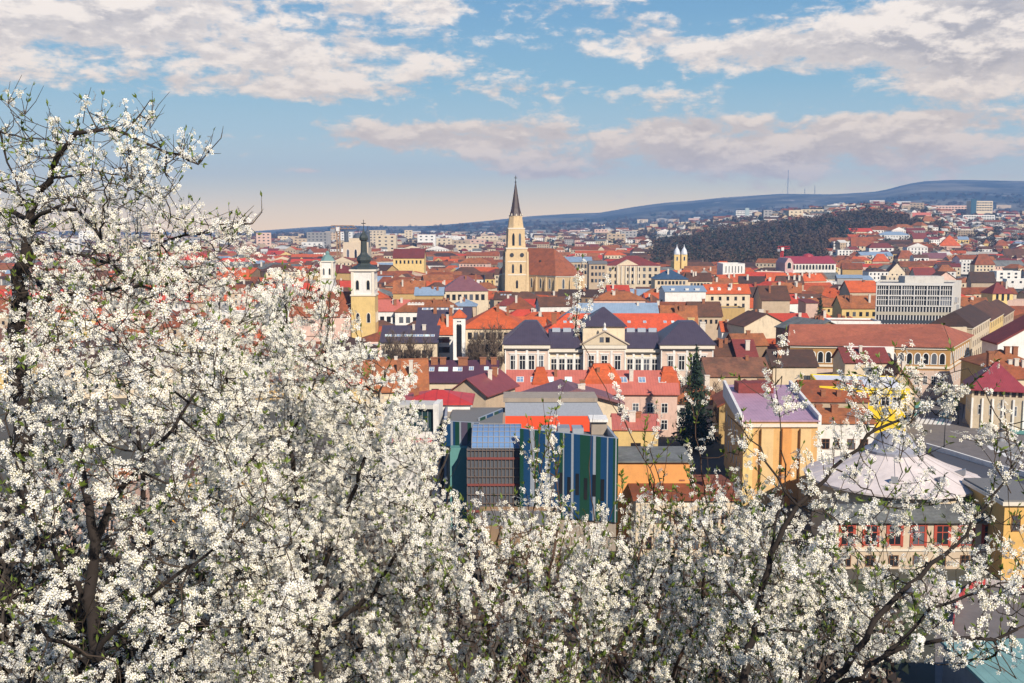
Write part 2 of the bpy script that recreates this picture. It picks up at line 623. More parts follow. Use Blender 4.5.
def put_windows(root, a, b_, z, n, ww, wh, m0=1.2, m1=None, style='dark', frame='white', name='window', proud=0.0, idx=None):
    """windows along the wall edge a->b (outside lies to the right when walking a->b)"""
    m1 = m0 if m1 is None else m1
    L = sqrt((b_[0] - a[0]) ** 2 + (b_[1] - a[1]) ** 2)
    ux, uy = (b_[0] - a[0]) / L, (b_[1] - a[1]) / L
    rot = atan2(uy, ux)
    nx, ny = uy, -ux
    for i in range(n):
        if idx is not None and i not in idx: continue
        t = m0 + (L - m0 - m1) * ((i + .5) / n)
        loc = (a[0] + ux * t + nx * proud, a[1] + uy * t + ny * proud, z)
        if style == 'dark':
            link(name, W_DARK, root, loc, rot, (ww, 1, wh))
        elif style == 'frame':
            o = link(name, W_FR[frame], root, loc, rot, (ww, 1, wh)); link('pane', W_PN, o)
        elif style == 'arch':
            o = link(name, A_FR if frame == 'trim' else A_FRW, root, loc, rot, (ww, 1, wh)); link('pane', A_PN, o)
        elif style == 'shutter':
            o = link(name, W_FR[frame], root, loc, rot, (ww, 1, wh)); link('pane', W_PN, o)


def edge_pt(a, b_, t):
    return (a[0] + (b_[0] - a[0]) * t, a[1] + (b_[1] - a[1]) * t)


def quad_building(label, cat, name, corners, z0, h, rh=0, roof='gable', axis='x', tL=None, tR=None, wallm=None, roofm=None, over=.5,
                  windows=(), chimneys=(), skylights=(), dormers=(), group=None, foot=True, parapet=.6, cornice=None, wallname='wall', thick=.22):
    """corners: front-left, front-right, back-right, back-left in world xy (seen from the camera)."""
    cx = sum(p[0] for p in corners) / 4; cy = sum(p[1] for p in corners) / 4
    root = thing(name, label, cat, (cx, cy, z0), 0, group)
    c = [(p[0] - cx, p[1] - cy) for p in corners]
    if foot: FOOT.append([tuple(p) for p in corners])
    wallm = wallm or WALLS['cream']; roofm = roofm or ROOFS['terracotta']
    q = c if axis == 'x' else [c[1], c[2], c[3], c[0]]
    mw = MB()
    base = -3.0
    if roof == 'flat':
        i2 = inset(c, .35)
        mw.hexa(c, base, h - parapet - .01)
        n = len(mw.v)
        mw.v += [(p[0], p[1], h - parapet - .01) for p in c] + [(p[0], p[1], h) for p in c] + [(p[0], p[1], h) for p in i2] + [(p[0], p[1], h - parapet - .01) for p in i2]
        for k in range(4):
            j = (k + 1) % 4
            mw.f += [(n + k, n + j, n + 4 + j, n + 4 + k), (n + 4 + k, n + 4 + j, n + 8 + j, n + 8 + k), (n + 8 + k, n + 8 + j, n + 12 + j, n + 12 + k)]
        wall = mw.obj(wallname, wallm, root)
        i3 = inset(c, .36)
        rf = MB(); rf.hexa(i3, h - parapet, h - parapet + .06)
        ro = rf.obj('roof', roofm, root)
        ridge = None
        def roof_pt(u, s):
            p = edge_pt(edge_pt(c[0], c[1], u), edge_pt(c[3], c[2], u), s); return (p[0], p[1], h - parapet)
    else:
        if roof == 'gable': tL, tR = (0 if tL is None else tL), (0 if tR is None else tR)
        if roof == 'hip':
            L = sqrt((q[1][0] - q[0][0]) ** 2 + (q[1][1] - q[0][1]) ** 2); D = sqrt((q[3][0] - q[0][0]) ** 2 + (q[3][1] - q[0][1]) ** 2)
            tt = min(.5, D / 2 / L)
            tL, tR = (tt if tL is None else tL), (tt if tR is None else tR)
        if roof == 'pyramid': tL = tR = .499
        if roof == 'shed': tL = tR = 0
        D = sqrt((q[3][0] - q[0][0]) ** 2 + (q[3][1] - q[0][1]) ** 2)
        drop = over * rh / (D / 2 if roof != 'shed' else D)
        e = inset(q, -over)
        mL = edge_pt(q[0], q[3], .5); mR = edge_pt(q[1], q[2], .5)
        eL = edge_pt(e[0], e[3], .5); eR = edge_pt(e[1], e[2], .5)
        if roof == 'shed':
            eL = e[3]; eR = e[2]; mL = q[3]; mR = q[2]
        rL = eL if tL == 0 else edge_pt(mL, mR, tL)
        rR = eR if tR == 0 else edge_pt(mR, mL, tR)
        # walls
        if roof == 'shed':
            n = len(mw.v)
            mw.v += [(p[0], p[1], base) for p in q] + [(q[0][0], q[0][1], h), (q[1][0], q[1][1], h), (q[2][0], q[2][1], h + rh), (q[3][0], q[3][1], h + rh)]
            mw.f += [(0, 3, 2, 1), (4, 5, 6, 7)] + [(k, (k + 1) % 4, 4 + (k + 1) % 4, 4 + k) for k in range(4)]
        else:
            mw.hexa(q, base, h)
            for (t, a, b_, mm, other) in ((tL, q[3], q[0], mL, mR), (tR, q[1], q[2], mR, mL)):
                if t == 0:
                    inn = edge_pt(mm, other, .04)
                    n = len(mw.v)
                    mw.v += [(a[0], a[1], h), (b_[0], b_[1], h), (mm[0], mm[1], h + rh), (inn[0], inn[1], h)]
                    mw.f += [(n, n + 1, n + 2), (n + 1, n, n + 3), (n, n + 2, n + 3), (n + 2, n + 1, n + 3)]
        wall = mw.obj(wallname, wallm, root)
        rf = MB()
        o = .03
        lo = [(e[k][0], e[k][1], h - drop + o) for k in range(4)]
        if roof == 'shed':
            lo[2] = (e[2][0], e[2][1], h + rh + drop + o); lo[3] = (e[3][0], e[3][1], h + rh + drop + o)
            n = 0
            rf.v += lo + [(p[0], p[1], p[2] + thick) for p in lo]
            rf.f += [(0, 3, 2, 1), (4, 5, 6, 7)] + [(k, (k + 1) % 4, 4 + (k + 1) % 4, 4 + k) for k in range(4)]
        else:
            rf.v += lo + [(rL[0], rL[1], h + rh + o), (rR[0], rR[1], h + rh + o)]
            rf.v += [(p[0], p[1], p[2] + thick) for p in rf.v[:6]]
            # 0,1,2,3 eaves; 4 = rL, 5 = rR ; +6 top
            rf.f += [(0, 4, 5, 1), (2, 5, 4, 3), (6, 7, 11, 10), (8, 9, 10, 11), (0, 1, 7, 6), (2, 3, 9, 8)]
            if tL == 0: rf.f += [(3, 4, 10, 9), (4, 0, 6, 10)]
            else: rf.f += [(0, 3, 4), (9, 6, 10), (3, 0, 6, 9)]
            if tR == 0: rf.f += [(1, 5, 11, 7), (5, 2, 8, 11)]
            else: rf.f += [(2, 1, 5), (7, 8, 11), (1, 2, 8, 7)]
        ro = rf.obj('roof', roofm, root)

        def roof_pt(u, s):
            """u along the eave, s from eave(0) to ridge(1) on the front slope of q"""
            f = edge_pt(q[0], q[1], u)
            if roof == 'shed':
                r = edge_pt(q[3], q[2], u)
            else:
                r = edge_pt(mL, mR, u)
            p = edge_pt(f, r, s); return (p[0], p[1], h + rh * s + o + thick)
    if cornice:
        ci = inset(c, -.25); mc = MB(); mc.hexa(ci, h - cornice - .1, h - .12); mc.obj('cornice', M_TRIM, root)
    # windows: dicts
    E = {'f': (c[0], c[1]), 'r': (c[1], c[2]), 'l': (c[3], c[0]), 'b': (c[2], c[3])}
    for w in windows:
        w = dict(w); face = w.pop('face', 'f')
        for zf in w.pop('rows'):
            put_windows(root, E[face][0], E[face][1], zf if zf >= 0 else h + zf, **w)
    for ch in chimneys:
        u, s, sz, extra = ch[:4]; mt = ch[4] if len(ch) > 4 else M_BRICK
        p = roof_pt(u, s)
        top = (h + (rh if roof != 'flat' else 0)) + extra
        mm = MB(); mm.box(p[0] - sz / 2, p[0] + sz / 2, p[1] - sz / 2.6, p[1] + sz / 2.6, p[2] - .8, top)
        mm.box(p[0] - sz / 1.7, p[0] + sz / 1.7, p[1] - sz / 2.2, p[1] + sz / 2.2, top, top + .22)
        mm.obj('chimney', mt, ro)
    for (u, s, sw, sh) in skylights:
        p = roof_pt(u, s)
        dx, dy = q[1][0] - q[0][0], q[1][1] - q[0][1]; rot = atan2(dy, dx)
        D2 = sqrt((q[3][0] - q[0][0]) ** 2 + (q[3][1] - q[0][1]) ** 2) / (2 if roof != 'shed' else 1)
        sl = atan2(rh, D2)
        ob = link('skylight', W_FR['white'], ro, p, None, (sw, 1.6, sh))
        ob.rotation_euler = (sl - pi / 2, 0, rot)
        link('pane', W_PNB, ob)
    for (u, s, sw, sh, dmat) in dormers:
        p = roof_pt(u, s)
        mm = MB(); mm.box(-sw / 2, sw / 2, 0, sh * 2.2, -.4, sh)
        mm.v += [(-sw / 2 - .1, -.15, sh), (sw / 2 + .1, -.15, sh), (0, -.15, sh * 1.5), (-sw / 2 - .1, sh * 2.8, sh), (sw / 2 + .1, sh * 2.8, sh), (0, sh * 2.8, sh * 1.5)]
        n = len(mm.v) - 6
        mm.f += [(n, n + 1, n + 2), (n + 4, n + 3, n + 5), (n, n + 2, n + 5, n + 3), (n + 2, n + 1, n + 4, n + 5), (n + 1, n, n + 3, n + 4)]
        do = mm.obj('dormer', dmat, ro); do.location = p
    return root, wall, ro, c, h


def solveY(px, pe, he, y0=95):
    Y = y0
    while Y < 4200:
        z = zz(pe, Y)
        if z - terrain(xx(px, Y, z), Y) <= he: return Y
        Y += 1.0 if Y < 900 else 6
    return 4200


def house(label, px0, px1, pe, pr, he=None, Y=None, d=12, rot=0, roof='gable', axis='x', wall='cream', rf='terracotta', cat='house', name='town_house',
          keep=None, pe1=None, **k):
    """px0..px1: front wall in the picture, pe: eave row, pr: ridge row, he: eave height (or give the distance Y)"""
    pc = (px0 + px1) / 2
    if Y is None: Y = solveY(pc, pe, he)
    if 'chimneys' not in k and roof in ('gable', 'hip') and Y < 700:
        q_ = random.Random(int(px0 * 7 + pe))
        k['chimneys'] = [(q_.uniform(.15, .85), q_.uniform(.4, .9), q_.uniform(.7, 1.2), q_.uniform(.3, 1.0), q_.choice([M_BRICK, M_CHW])) for _ in range(q_.choice([1, 2, 3]))]
    ze = zz(pe, Y)
    X0, X1 = xx(px0, Y, ze), xx(px1, Y, ze)
    z0 = terrain((X0 + X1) / 2, Y)
    h = max(2.6, ze - z0)
    r = radians(rot)
    w = (X1 - X0) / max(.3, cos(r))
    mx = (X0 + X1) / 2
    ux, uy = cos(r), sin(r)
    vx, vy = -uy, ux
    cs = [(mx - ux * w / 2, Y - uy * w / 2), (mx + ux * w / 2, Y + uy * w / 2)]
    cs += [(cs[1][0] + vx * d, cs[1][1] + vy * d), (cs[0][0] + vx * d, cs[0][1] + vy * d)]
    if roof == 'flat': rh = 0
    elif roof == 'shed': rh = max(.3, zz(pr, Y + d) - ze)
    elif axis == 'x': rh = max(.8, zz(pr, Y + d / 2) - ze)
    elif roof == 'gable': rh = max(.8, zz(pr, Y) - ze)
    else: rh = max(.8, zz(pr, Y + w / 2) - ze)
    wm = WALLS[wall] if isinstance(wall, str) else wall
    rm = ROOFS[rf] if isinstance(rf, str) else rf
    R = quad_building(label, cat, name, cs, z0, h, rh, roof, axis, wallm=wm, roofm=rm, **k)
    kb = zz_inv(h * .35 + z0, Y) if keep is None else keep
    KEEP.append((px0, min(pr, pe), px1, kb, Y))
    return R + (Y,)


def zz_inv(z, Y):
    return 341.5 + F * tan(atan((EYE - z) / Y) - TH)


def win(n, rows, ww, wh, face='f', **k):
    return dict(n=n, rows=rows, ww=ww, wh=wh, face=face, **k)


# ================================================================= landmarks
def church():
    root = thing('gothic_church', 'gothic stone church with tall pointed spire and steep brown tiled roof', 'church', (0, 750, 0))
    def L(px, Y, z=10): return (xx(px, Y, z), Y - 750)
    A = L(500, 786); B = L(556, 748); C = L(571, 746); D = L(581.5, 756); E_ = L(583, 772); G = L(522, 806)
    zt_ = 12.4
    foot = [A, B, C, D, E_, G]
    MB().hexa(foot, -3, zt_).obj('nave_wall', WALLS['stone'], root)
    ov = inset(foot, -.7)
    R0 = L(512, 797); R1 = L(554, 768)
    zr = 32
    r = MB(); n = 0
    r.v += [(p[0], p[1], zt_ + .1) for p in ov] + [(R0[0], R0[1], zr), (R1[0], R1[1], zr)]
    r.f += [(0, 1, 7, 6), (1, 2, 7), (2, 3, 7), (3, 4, 7), (4, 5, 6, 7), (5, 0, 6), (5, 4, 3, 2, 1, 0)]
    ro = r.obj('nave_roof', tiles('church_tiles', (.34, .10, .042), var=.4), root)
    for (u, s) in ((.45, .42), (.72, .5)):
        a = edge_pt(ov[0], ov[1], u); b_ = edge_pt(R0, R1, u); p = edge_pt(a, b_, s)
        m = MB(); m.box(-.6, .6, -.6, 1.5, -.3, 1.3); d = m.obj('dormer', ROOFS['dark brown'], ro); d.location = (p[0], p[1], zt_ + (zr - zt_) * s)
    segs = [(A, B, 6), (B, C, 1), (C, D, 1), (D, E_, 1)]
    for a, b_, n in segs:
        put_windows(root, a, b_, 3.2, n, 1.5, 7.0, m0=1.5, style='arch', frame='trim')
        for i in range(n + 1):
            p = edge_pt(a, b_, i / n)
            ang = atan2(b_[1] - a[1], b_[0] - a[0])
            m = MB(); m.hexa([(-.6, -1.9), (.6, -1.9), (.6, .1), (-.6, .1)], -3, 9.2, [(-.6, -1.2), (.6, -1.2), (.6, .1), (-.6, .1)])
            m.hexa([(-.6, -1.2), (.6, -1.2), (.6, .1), (-.6, .1)], 9.2, 11.6, [(-.5, -.2), (.5, -.2), (.5, .1), (-.5, .1)])
            o = m.obj('buttress', WALLS['stone'], root); o.location = (p[0], p[1], 0); o.rotation_euler = (0, 0, ang)
    m = MB(); m.hexa(inset(foot, -.3), zt_ - .8, zt_ + .05); m.obj('cornice', M_TRIM, root)
    # tower
    tx = xx(515.6, 752, 30)
    tw = MB()
    a = 8.3; b1 = 7.6; b2 = 6.9
    sq = lambda s: [(-s, -s), (s, -s), (s, s), (-s, s)]
    tw.hexa(sq(8.4), -3, 13, sq(8.2)); tw.hexa(sq(7.9), 13, 32, sq(7.6))
    tw.hexa(sq(6.5), 32.9, 46.5, sq(5.9))
    tw.lathe(0, 0, [(6.0, 47.1), (4.75, 56.2)], 8, pi / 8)
    tower = tw.obj('tower', WALLS['stone'], root); tower.location = (tx, 5, 0); tower.rotation_euler = (0, 0, radians(7))
    for s_, z_ in ((8.4, 13), (8.0, 22.5), (8.0, 32), (6.2, 46.3)):
        m = MB(); m.hexa(sq(s_), z_, z_ + .8 if z_ != 32 else z_ + .9); m.obj('string_course', M_TRIM, tower)
    for k in range(4):
        for (z_, w_, h_, n_, rad) in ((3.5, 1.6, 6, 1, 8.38), (14.5, 1.6, 6.6, 2, 7.88), (34.3, 1.7, 9, 2, 6.48)):
            ang = k * pi / 2
            for j in range(n_):
                off = 0 if n_ == 1 else (j - .5) * 6.0 * (rad / 8.2)
                lx = off; ly = -rad
                o = link('window', A_PN, tower, (lx * cos(ang) - ly * sin(ang), lx * sin(ang) + ly * cos(ang), z_), ang, (w_, 1, h_))
        m = MB()
        for j in (-1, 1):
            lx, ly = j * 3.7, -7.9
            m2 = MB(); m2.lathe(0, 0, [(1.5, 0), (1.5, .2)], 14)
            o = m2.obj('clock_face', M_IRON, tower); o.location = (lx * cos(ang) - ly * sin(ang), lx * sin(ang) + ly * cos(ang), 27.6); o.rotation_euler = (pi / 2, 0, ang)
        # corner buttress
        cb = MB(); cb.hexa([(-1.2, -1.2), (1.2, -1.2), (1.2, 1.2), (-1.2, 1.2)], -3, 30, [(-.7, -.7), (.7, -.7), (.7, .7), (-.7, .7)])
        o = cb.obj('buttress', WALLS['stone'], tower); lx, ly = 7.7, -7.7
        o.location = (lx * cos(ang) - ly * sin(ang), lx * sin(ang) + ly * cos(ang), 0); o.rotation_euler = (0, 0, ang)
    sp = MB(); sp.lathe(0, 0, [(5.1, 55.9), (4.7, 57.0), (3.9, 58.6), (3.3, 61), (2.3, 67), (1.3, 73.5), (.35, 79.6)], 8, pi / 8)
    spire = sp.obj('spire', tiles('spire_copper', (.085, .048, .038), rough=.55), tower)
    for k in range(8):
        gang = pi / 8 * 0 + k * pi / 4
        m = MB(); m.hexa([(-.7, -.5), (.7, -.5), (.7, 1.2), (-.7, 1.2)], 55.6, 57.4, [(-.1, -.7), (.1, -.7), (.1, 1.0), (-.1, 1.0)])
        o = m.obj('gablet', M_TRIM, tower); o.location = (4.3 * sin(gang), -4.3 * cos(gang), 0); o.rotation_euler = (0, 0, gang)
    cr = MB(); cr.lathe(0, 0, [(.2, 79.4), (.6, 79.8), (.6, 80.3), (.2, 80.7)], 8); cr.box(-.2, .2, -.2, .2, 80.7, 84.6); cr.box(-1.0, 1.0, -.18, .18, 82.8, 83.3)
    cr.obj('cross', M_IRON, tower)
    FOOT.append([(tx - 9, 742), (tx + 60, 735), (tx + 60, 810), (tx - 14, 810)])
    KEEP.append((500, 175, 584, 291, 742))


church()


def onion_tower(label, pxc, Y, ztop, w, wall_lo, wall_hi, zsplit, cap, capm, body=None, cat='church tower', name='church_tower', rows=((.35,), (.68,)), group=None):
    X = xx(pxc, Y, ztop)
    z0 = terrain(X, Y)
    root = thing(name, label, cat, (X, Y + w / 2, z0), 0, group)
    s = w / 2
    H_ = ztop - z0
    zs = zsplit - z0
    m = MB(); m.box(-s, s, -s, s, -2, zs); m.obj('lower_wall', wall_lo, root)
    m = MB(); m.box(-s * .97, s * .97, -s * .97, s * .97, zs + .5, H_); m.obj('upper_wall', wall_hi, root)
    m = MB(); m.box(-s * 1.07, s * 1.07, -s * 1.07, s * 1.07, zs, zs + .6); m.obj('string_course', M_TRIM, root)
    m = MB(); m.box(-s * 1.12, s * 1.12, -s * 1.12, s * 1.12, H_ - .1, H_ + .6); m.obj('cornice', M_TRIM, root)
    for (sx, sy) in ((-1, -1), (1, -1), (1, 1), (-1, 1)):
        m = MB(); m.box(sx * s * .86 - .5, sx * s * .86 + .5, sy * s * .93 - .5, sy * s * .93 + .5, zs + .6, H_ - .1); m.obj('pilaster', M_TRIM, root)
    for f in range(4):
        a = f * pi / 2
        for k, zl in enumerate(rows):
            for j in (-1, 1):
                lx, ly = j * s * .45, -s * (1.0 if k == 0 else .97) - .02
                base = zs * .5 if k == 0 else zs + (H_ - zs) * .25
                hh = (H_ - zs) * (.38)
                o = link('window', A_FR, root, (lx * cos(a) - ly * sin(a), lx * sin(a) + ly * cos(a), base), a, (s * .26, 1, hh))
                link('pane', A_PN, o)
    c = MB(); c.lathe(0, 0, [(r * s, H_ + .6 + z) for r, z in cap], 8, pi / 8); c.obj('onion_cap', capm, root, smooth=False)
    t = cap[-1][1] + H_ + .6
    c = MB(); c.tube([(0, 0, t - .1), (0, 0, t + s * .8)], .12, 5); c.box(-s * .18, s * .18, -.08, .08, t + s * .45, t + s * .52); c.obj('cross', M_IRON, root)
    FOOT.append([(X - s, Y), (X + s, Y), (X + s, Y + w), (X - s, Y + w)])
    KEEP.append((pxc - s / Y * F, 215, pxc + s / Y * F, zz_inv(z0 + zs * .3, Y), Y))
    return root


onion_tower('yellow and white baroque church tower with tall dark double onion dome', 362.5, 400, zz(271, 400), 9.3, WALLS['yellow'], WALLS['white'],
            zz(296, 400), [(1.2, 0), (1.08, .7), (.64, 1.6), (.50, 2.3), (.64, 3.5), (.60, 4.7), (.36, 5.7), (.28, 6.5), (.25, 10.9), (.36, 11.3), (.40, 12.2), (.32, 13.1), (.13, 14.1), (.05, 15.5)], M_DKC)
onion_tower('small white church tower with green bell roof, left of the baroque tower', 326.5, 560, zz(262, 560), 7.2, WALLS['white'], WALLS['white'],
            zz(279, 560), [(1.15, 0), (1.0, .7), (.75, 1.9), (.5, 2.8), (.3, 3.3), (.34, 4.4), (.1, 5.4)], M_COP)


def cathedral():
    Y = 1350
    X = xx(357, Y, 30); z0 = terrain(X, Y)
    root = thing('domed_cathedral', 'pale stone cathedral with dark domes far behind the baroque tower', 'church', (X, Y, z0))
    s = Y / F
    m = MB(); m.box(-14 * s, 11 * s, 0, 30, -2, 20 * s); m.hexa([(-8 * s, 2), (7 * s, 2), (7 * s, 24), (-8 * s, 24)], 20 * s, 24 * s); m.obj('wall', WALLS['cream'], root)
    for dx, r, top, nm in ((0, 5.6, 29, 'dome'), (-12, 2.6, 32, 'dome'), (9.3, 2.8, 32, 'dome')):
        b0 = 24 if dx == 0 else 21
        d = MB(); d.lathe(dx * s, 12, [(r * s * .85, (b0 - 6) * s), (r * s * .85, (top - r) * s), (r * s, (top - r + .3) * s), (r * s * .92, (top - r * .45) * s), (r * s * .6, (top - r * .12) * s), (.3, (top + .3) * s)], 14)
        dd = d.obj(nm, plain('slate_dome', (.075, .085, .10), .5), root)
        c = MB(); c.tube([(dx * s, 12, top * s), (dx * s, 12, (top + 4) * s)], .35, 5); c.obj('cross', M_IRON, dd)
    put_windows(root, (-14 * s, 0), (11 * s, 0), 4 * s, 3, 2.4 * s, 9 * s, style='arch', frame='trim')
    FOOT.append([(X - 25, Y), (X + 25, Y), (X + 25, Y + 30), (X - 25, Y + 30)])
    KEEP.append((340, 225, 372, 258, Y))


cathedral()


def crane(label, px, Y, ytop, ybase, jl, jr, mat, w=1.6):
    X = xx(px, Y, 30); z0 = terrain(X, Y); H_ = zz(ytop, Y) - z0
    root = thing('tower_crane', label, 'crane', (X, Y, z0))
    m = MB(); t = w * .12
    for sx in (-1, 1):
        for sy in (-1, 1):
            m.box(sx * w / 2 - t, sx * w / 2 + t, sy * w / 2 - t, sy * w / 2 + t, 0, H_)
    z = 0; k = 0
    while z < H_ - w:
        for sy in (-1, 1):
            m.tube([(-w / 2 * (1 if k % 2 else -1), sy * w / 2, z), (w / 2 * (1 if k % 2 else -1), sy * w / 2, z + w)], t * .8, 4)
        z += w; k += 1
    m.obj('mast', mat, root)
    m = MB(); m.tube([(jl, 0, H_ - w * .8), (jr, 0, H_ - w * .8)], t * 1.2, 4); m.tube([(jl * .9, 0, H_ + w * .3), (jr * .9, 0, H_ + w * .3)], t, 4)
    x = jl; k = 0
    while x < jr:
        m.tube([(x, 0, H_ - w * .8 + (0 if k % 2 else w)), (x + w, 0, H_ - w * .8 + (w if k % 2 else 0))], t * .7, 4); x += w; k += 1
    m.obj('jib', mat, root)
    m = MB(); m.box(jl, jl + w * 1.6, -w / 2, w / 2, H_ - w * 2, H_ - w * .8); m.obj('counterweight', M_GREYM, root)
    m = MB(); m.box(-w * .6, w * .6, -w * 1.3, -w * .5, H_ - w * 1.6, H_ - w * .2); m.obj('cab', WALLS['white'], root)


crane('brown lattice tower crane standing beside the domed cathedral', 338.5, 1200, 226.5, 0, -9, 20, plain('crane_ochre', (.34, .20, .10), .6), 3.4)
crane('red tower crane with white jib in front of the dark park', 782, 900, 247, 0, -4, 7, plain('crane_red', (.50, .03, .03), .5), 1.9)


def mast():
    Y = 8300; X = xx(788, Y, 400); z0 = terrain(X, Y); H_ = zz(170, Y) - z0
    root = thing('radio_mast', 'tall thin radio mast on the far ridge', 'mast', (X, Y, z0))
    m = MB(); m.tube([(0, 0, -5), (0, 0, H_)], 2.6, 4); m.obj('pole', plain('mast_grey', (.22, .20, .20), .6), root)
    for k in range(3):
        a = k * 2 * pi / 3
        m = MB(); m.tube([(70 * cos(a), 70 * sin(a), -5), (0, 0, H_ * .7)], .35, 3); m.obj('guy_wire', M_IRON, root)
    for px, hh in ((805, 8), (815, 12)):
        X = xx(px, Y, 400); z0 = terrain(X, Y)
        m = MB(); m.tube([(0, 0, -5), (0, 0, hh * 6)], 2, 4); o = m.obj('radio_mast', M_IRON); o.location = (X, Y, z0)
        tag(o, 'short radio mast on the ridge, %s of the two right of the tall mast' % ('left' if px == 805 else 'right'), 'mast')


mast()

# ---- neoclassical palace with purple-grey hipped pavilions
def neoclassical():
    Y = 277.0
    ze = zz(344, Y); X0, X1 = xx(505, Y, ze), xx(712, Y, ze)
    W_ = X1 - X0
    root = thing('neoclassical_palace', 'long pale pink neoclassical palace with central pediment and purple-grey hipped roofs', 'palace', ((X0 + X1) / 2, Y, 0), radians(-1.0))
    wl = WALLS['cream']; pk = plaster('rose_plaster', (.66, .50, .40)); rfm = ROOFS['purple-grey']
    P = lambda px: (px - 608.5) / F * (Y * cos(TH) + 30 * sin(TH))
    secs = [(505, 549, 2, 0, pk, 'pavilion'), (549, 583, 0, -1.2, wl, 'wing'), (583, 625, 2, 0, pk, 'portico'), (625, 660, 0, -1.2, wl, 'wing'), (660, 712, 2, 0, pk, 'pavilion')]
    d = 17
    for px0, px1, fwd, dh, wm, nm in secs:
        x0, x1 = P(px0), P(px1); h = ze + dh
        m = MB(); m.box(x0 + .02, x1 - .02, -fwd, d, -3, h); w = m.obj(nm + '_wall', wm, root)
        # white framed field
        nwin = 4 if nm != 'portico' else 3
        for i in range(nwin):
            xc = x0 + (x1 - x0) * ((i + .5) / nwin) * (.82 if nm == 'pavilion' else .94) + (x1 - x0) * (.09 if nm == 'pavilion' else .03)
            for z_, wh in ((h - 6.9, 4.2), (h - 13.0, 4.0)):
                o = link('window', W_FR['white'], w, (xc, -fwd - .01, z_), 0, (1.75, 2.2, wh)); 
                o2 = link('pane', W_PN, w, (xc, -fwd - .01, z_), 0, (1.75, 2.2, wh))
                t = MB(); t.box(xc - 1.25, xc + 1.25, -fwd - .16, -fwd, z_ + wh + .12, z_ + wh + .42); t.obj('lintel', WALLS['white'], w)
        for i in range(nwin + 1):
            xc = x0 + (x1 - x0) * (i / nwin)
            t = MB(); t.box(max(xc - .3, x0 + .03), min(xc + .3, x1 - .03), -fwd - .12, -fwd, h - 15, h - 1.5); t.obj('pilaster', WALLS['white'], w)
        t = MB(); t.box(x0 - .3 * (fwd > 0), x1 + .3 * (fwd > 0), -fwd - .45, d + .3, h - 1.0, h - .1 + .003 * fwd); t.obj('cornice', M_TRIM, root)
        t = MB(); t.box(x0 + .01, x1 - .01, -fwd - .1, -fwd, h - 1.7, h - 1.35); t.obj('frieze', M_IRON if nm != 'portico' else M_TRIM, root)
        r = MB()
        if nm in ('pavilion',):
            e = 0.7; rh = 5.6; a = (x1 - x0) * .22
            r.hexa([(x0 - e, -fwd - e), (x1 + e, -fwd - e), (x1 + e, d + e), (x0 - e, d + e)], h, h + .25)
            r.hexa([(x0 - e, -fwd - e), (x1 + e, -fwd - e), (x1 + e, d + e), (x0 - e, d + e)], h + .25, h + rh, [(x0 + a * 2, 6), (x1 - a * 1.2, 6), (x1 - a * 1.2, d - 6), (x0 + a * 2, d - 6)])
        elif nm == 'wing':
            r.hexa([(x0, -.6), (x1, -.6), (x1, d), (x0, d)], h, h + .2)
            r.hexa([(x0, -.6), (x1, -.6), (x1, d), (x0, d)], h + .2, h + 4.4, [(x0, 7), (x1, 7), (x1, 10), (x0, 10)])
        else:
            # attic block, pediment and pyramid roof
            at = MB(); at.box(x0, x1, 1.2, d - 1, h, h + 4.6); at.obj('attic_wall', wl, root)
            r.hexa([(x0 - .6, .6), (x1 + .6, .6), (x1 + .6, d), (x0 - .6, d)], h + 4.6, h + 4.8)
            r.hexa([(x0 - .6, .6), (x1 + .6, .6), (x1 + .6, d), (x0 - .6, d)], h + 4.8, h + 9.4, [(.5 - .4 + (x0 + x1) / 2, 8), ((x0 + x1) / 2 + .6, 8), ((x0 + x1) / 2 + .6, 9), ((x0 + x1) / 2 + .1, 9)])
            pd = MB(); xm = (x0 + x1) / 2
            pd.v = [(x0 - .5, -fwd - .5, h), (x1 + .5, -fwd - .5, h), (xm, -fwd - .5, h + 3.4), (x0 - .5, 1.1, h), (x1 + .5, 1.1, h), (xm, 1.1, h + 3.4)]
            pd.f = [(0, 1, 2), (4, 3, 5), (0, 2, 5, 3), (2, 1, 4, 5), (1, 0, 3, 4)]
            pdo = pd.obj('pediment', wl, root)
            for sx in (-1, 1):
                mt = MB(); mt.tube([(xm + sx * ((x1 - x0) / 2 + .9), -fwd - .6, h + .05), (xm, -fwd - .6, h + 3.75)], .28, 4); mt.obj('moulding', plain('dark_stone_trim', (.42, .34, .26), .8), pdo)  # raking mouldings in a darker, browner stone tone than the pediment
            link('window', W_DARK, pdo, (xm - .8, -fwd - .5, h + .7), 0, (1.1, 1, 1.4)); link('window', W_DARK, pdo, (xm + .8, -fwd - .5, h + .7), 0, (1.1, 1, 1.4))
            fi = MB(); fi.lathe(xm, -fwd, [(.5, h + 3.4), (.7, h + 4.1), (.25, h + 4.7), (.35, h + 5.4), (.05, h + 6)], 8); fi.obj('finial', WALLS['white'], pdo)
        ro = r.obj('roof', rfm, root)
        if nm == 'pavilion':
            for cxx in ((x1 - 1.4,) if px0 > 600 else ()):
                c = MB(); c.box(cxx, cxx + 1.5, d - 5, d - 3.6, h, h + 4.6); c.box(cxx - .1, cxx + 1.6, d - 5.1, d - 3.5, h + 4.6, h + 4.9); c.obj('chimney', M_CHW, ro)
        if nm == 'wing':
            for k in range(3):
                c = MB(); c.box(x0 + 1 + k * 3, x0 + 3.2 + k * 3, 6, 7.2, h + 3.2, h + 4.9); c.obj('roof_light', plain('pale_zinc', (.38, .42, .48), .4), ro)
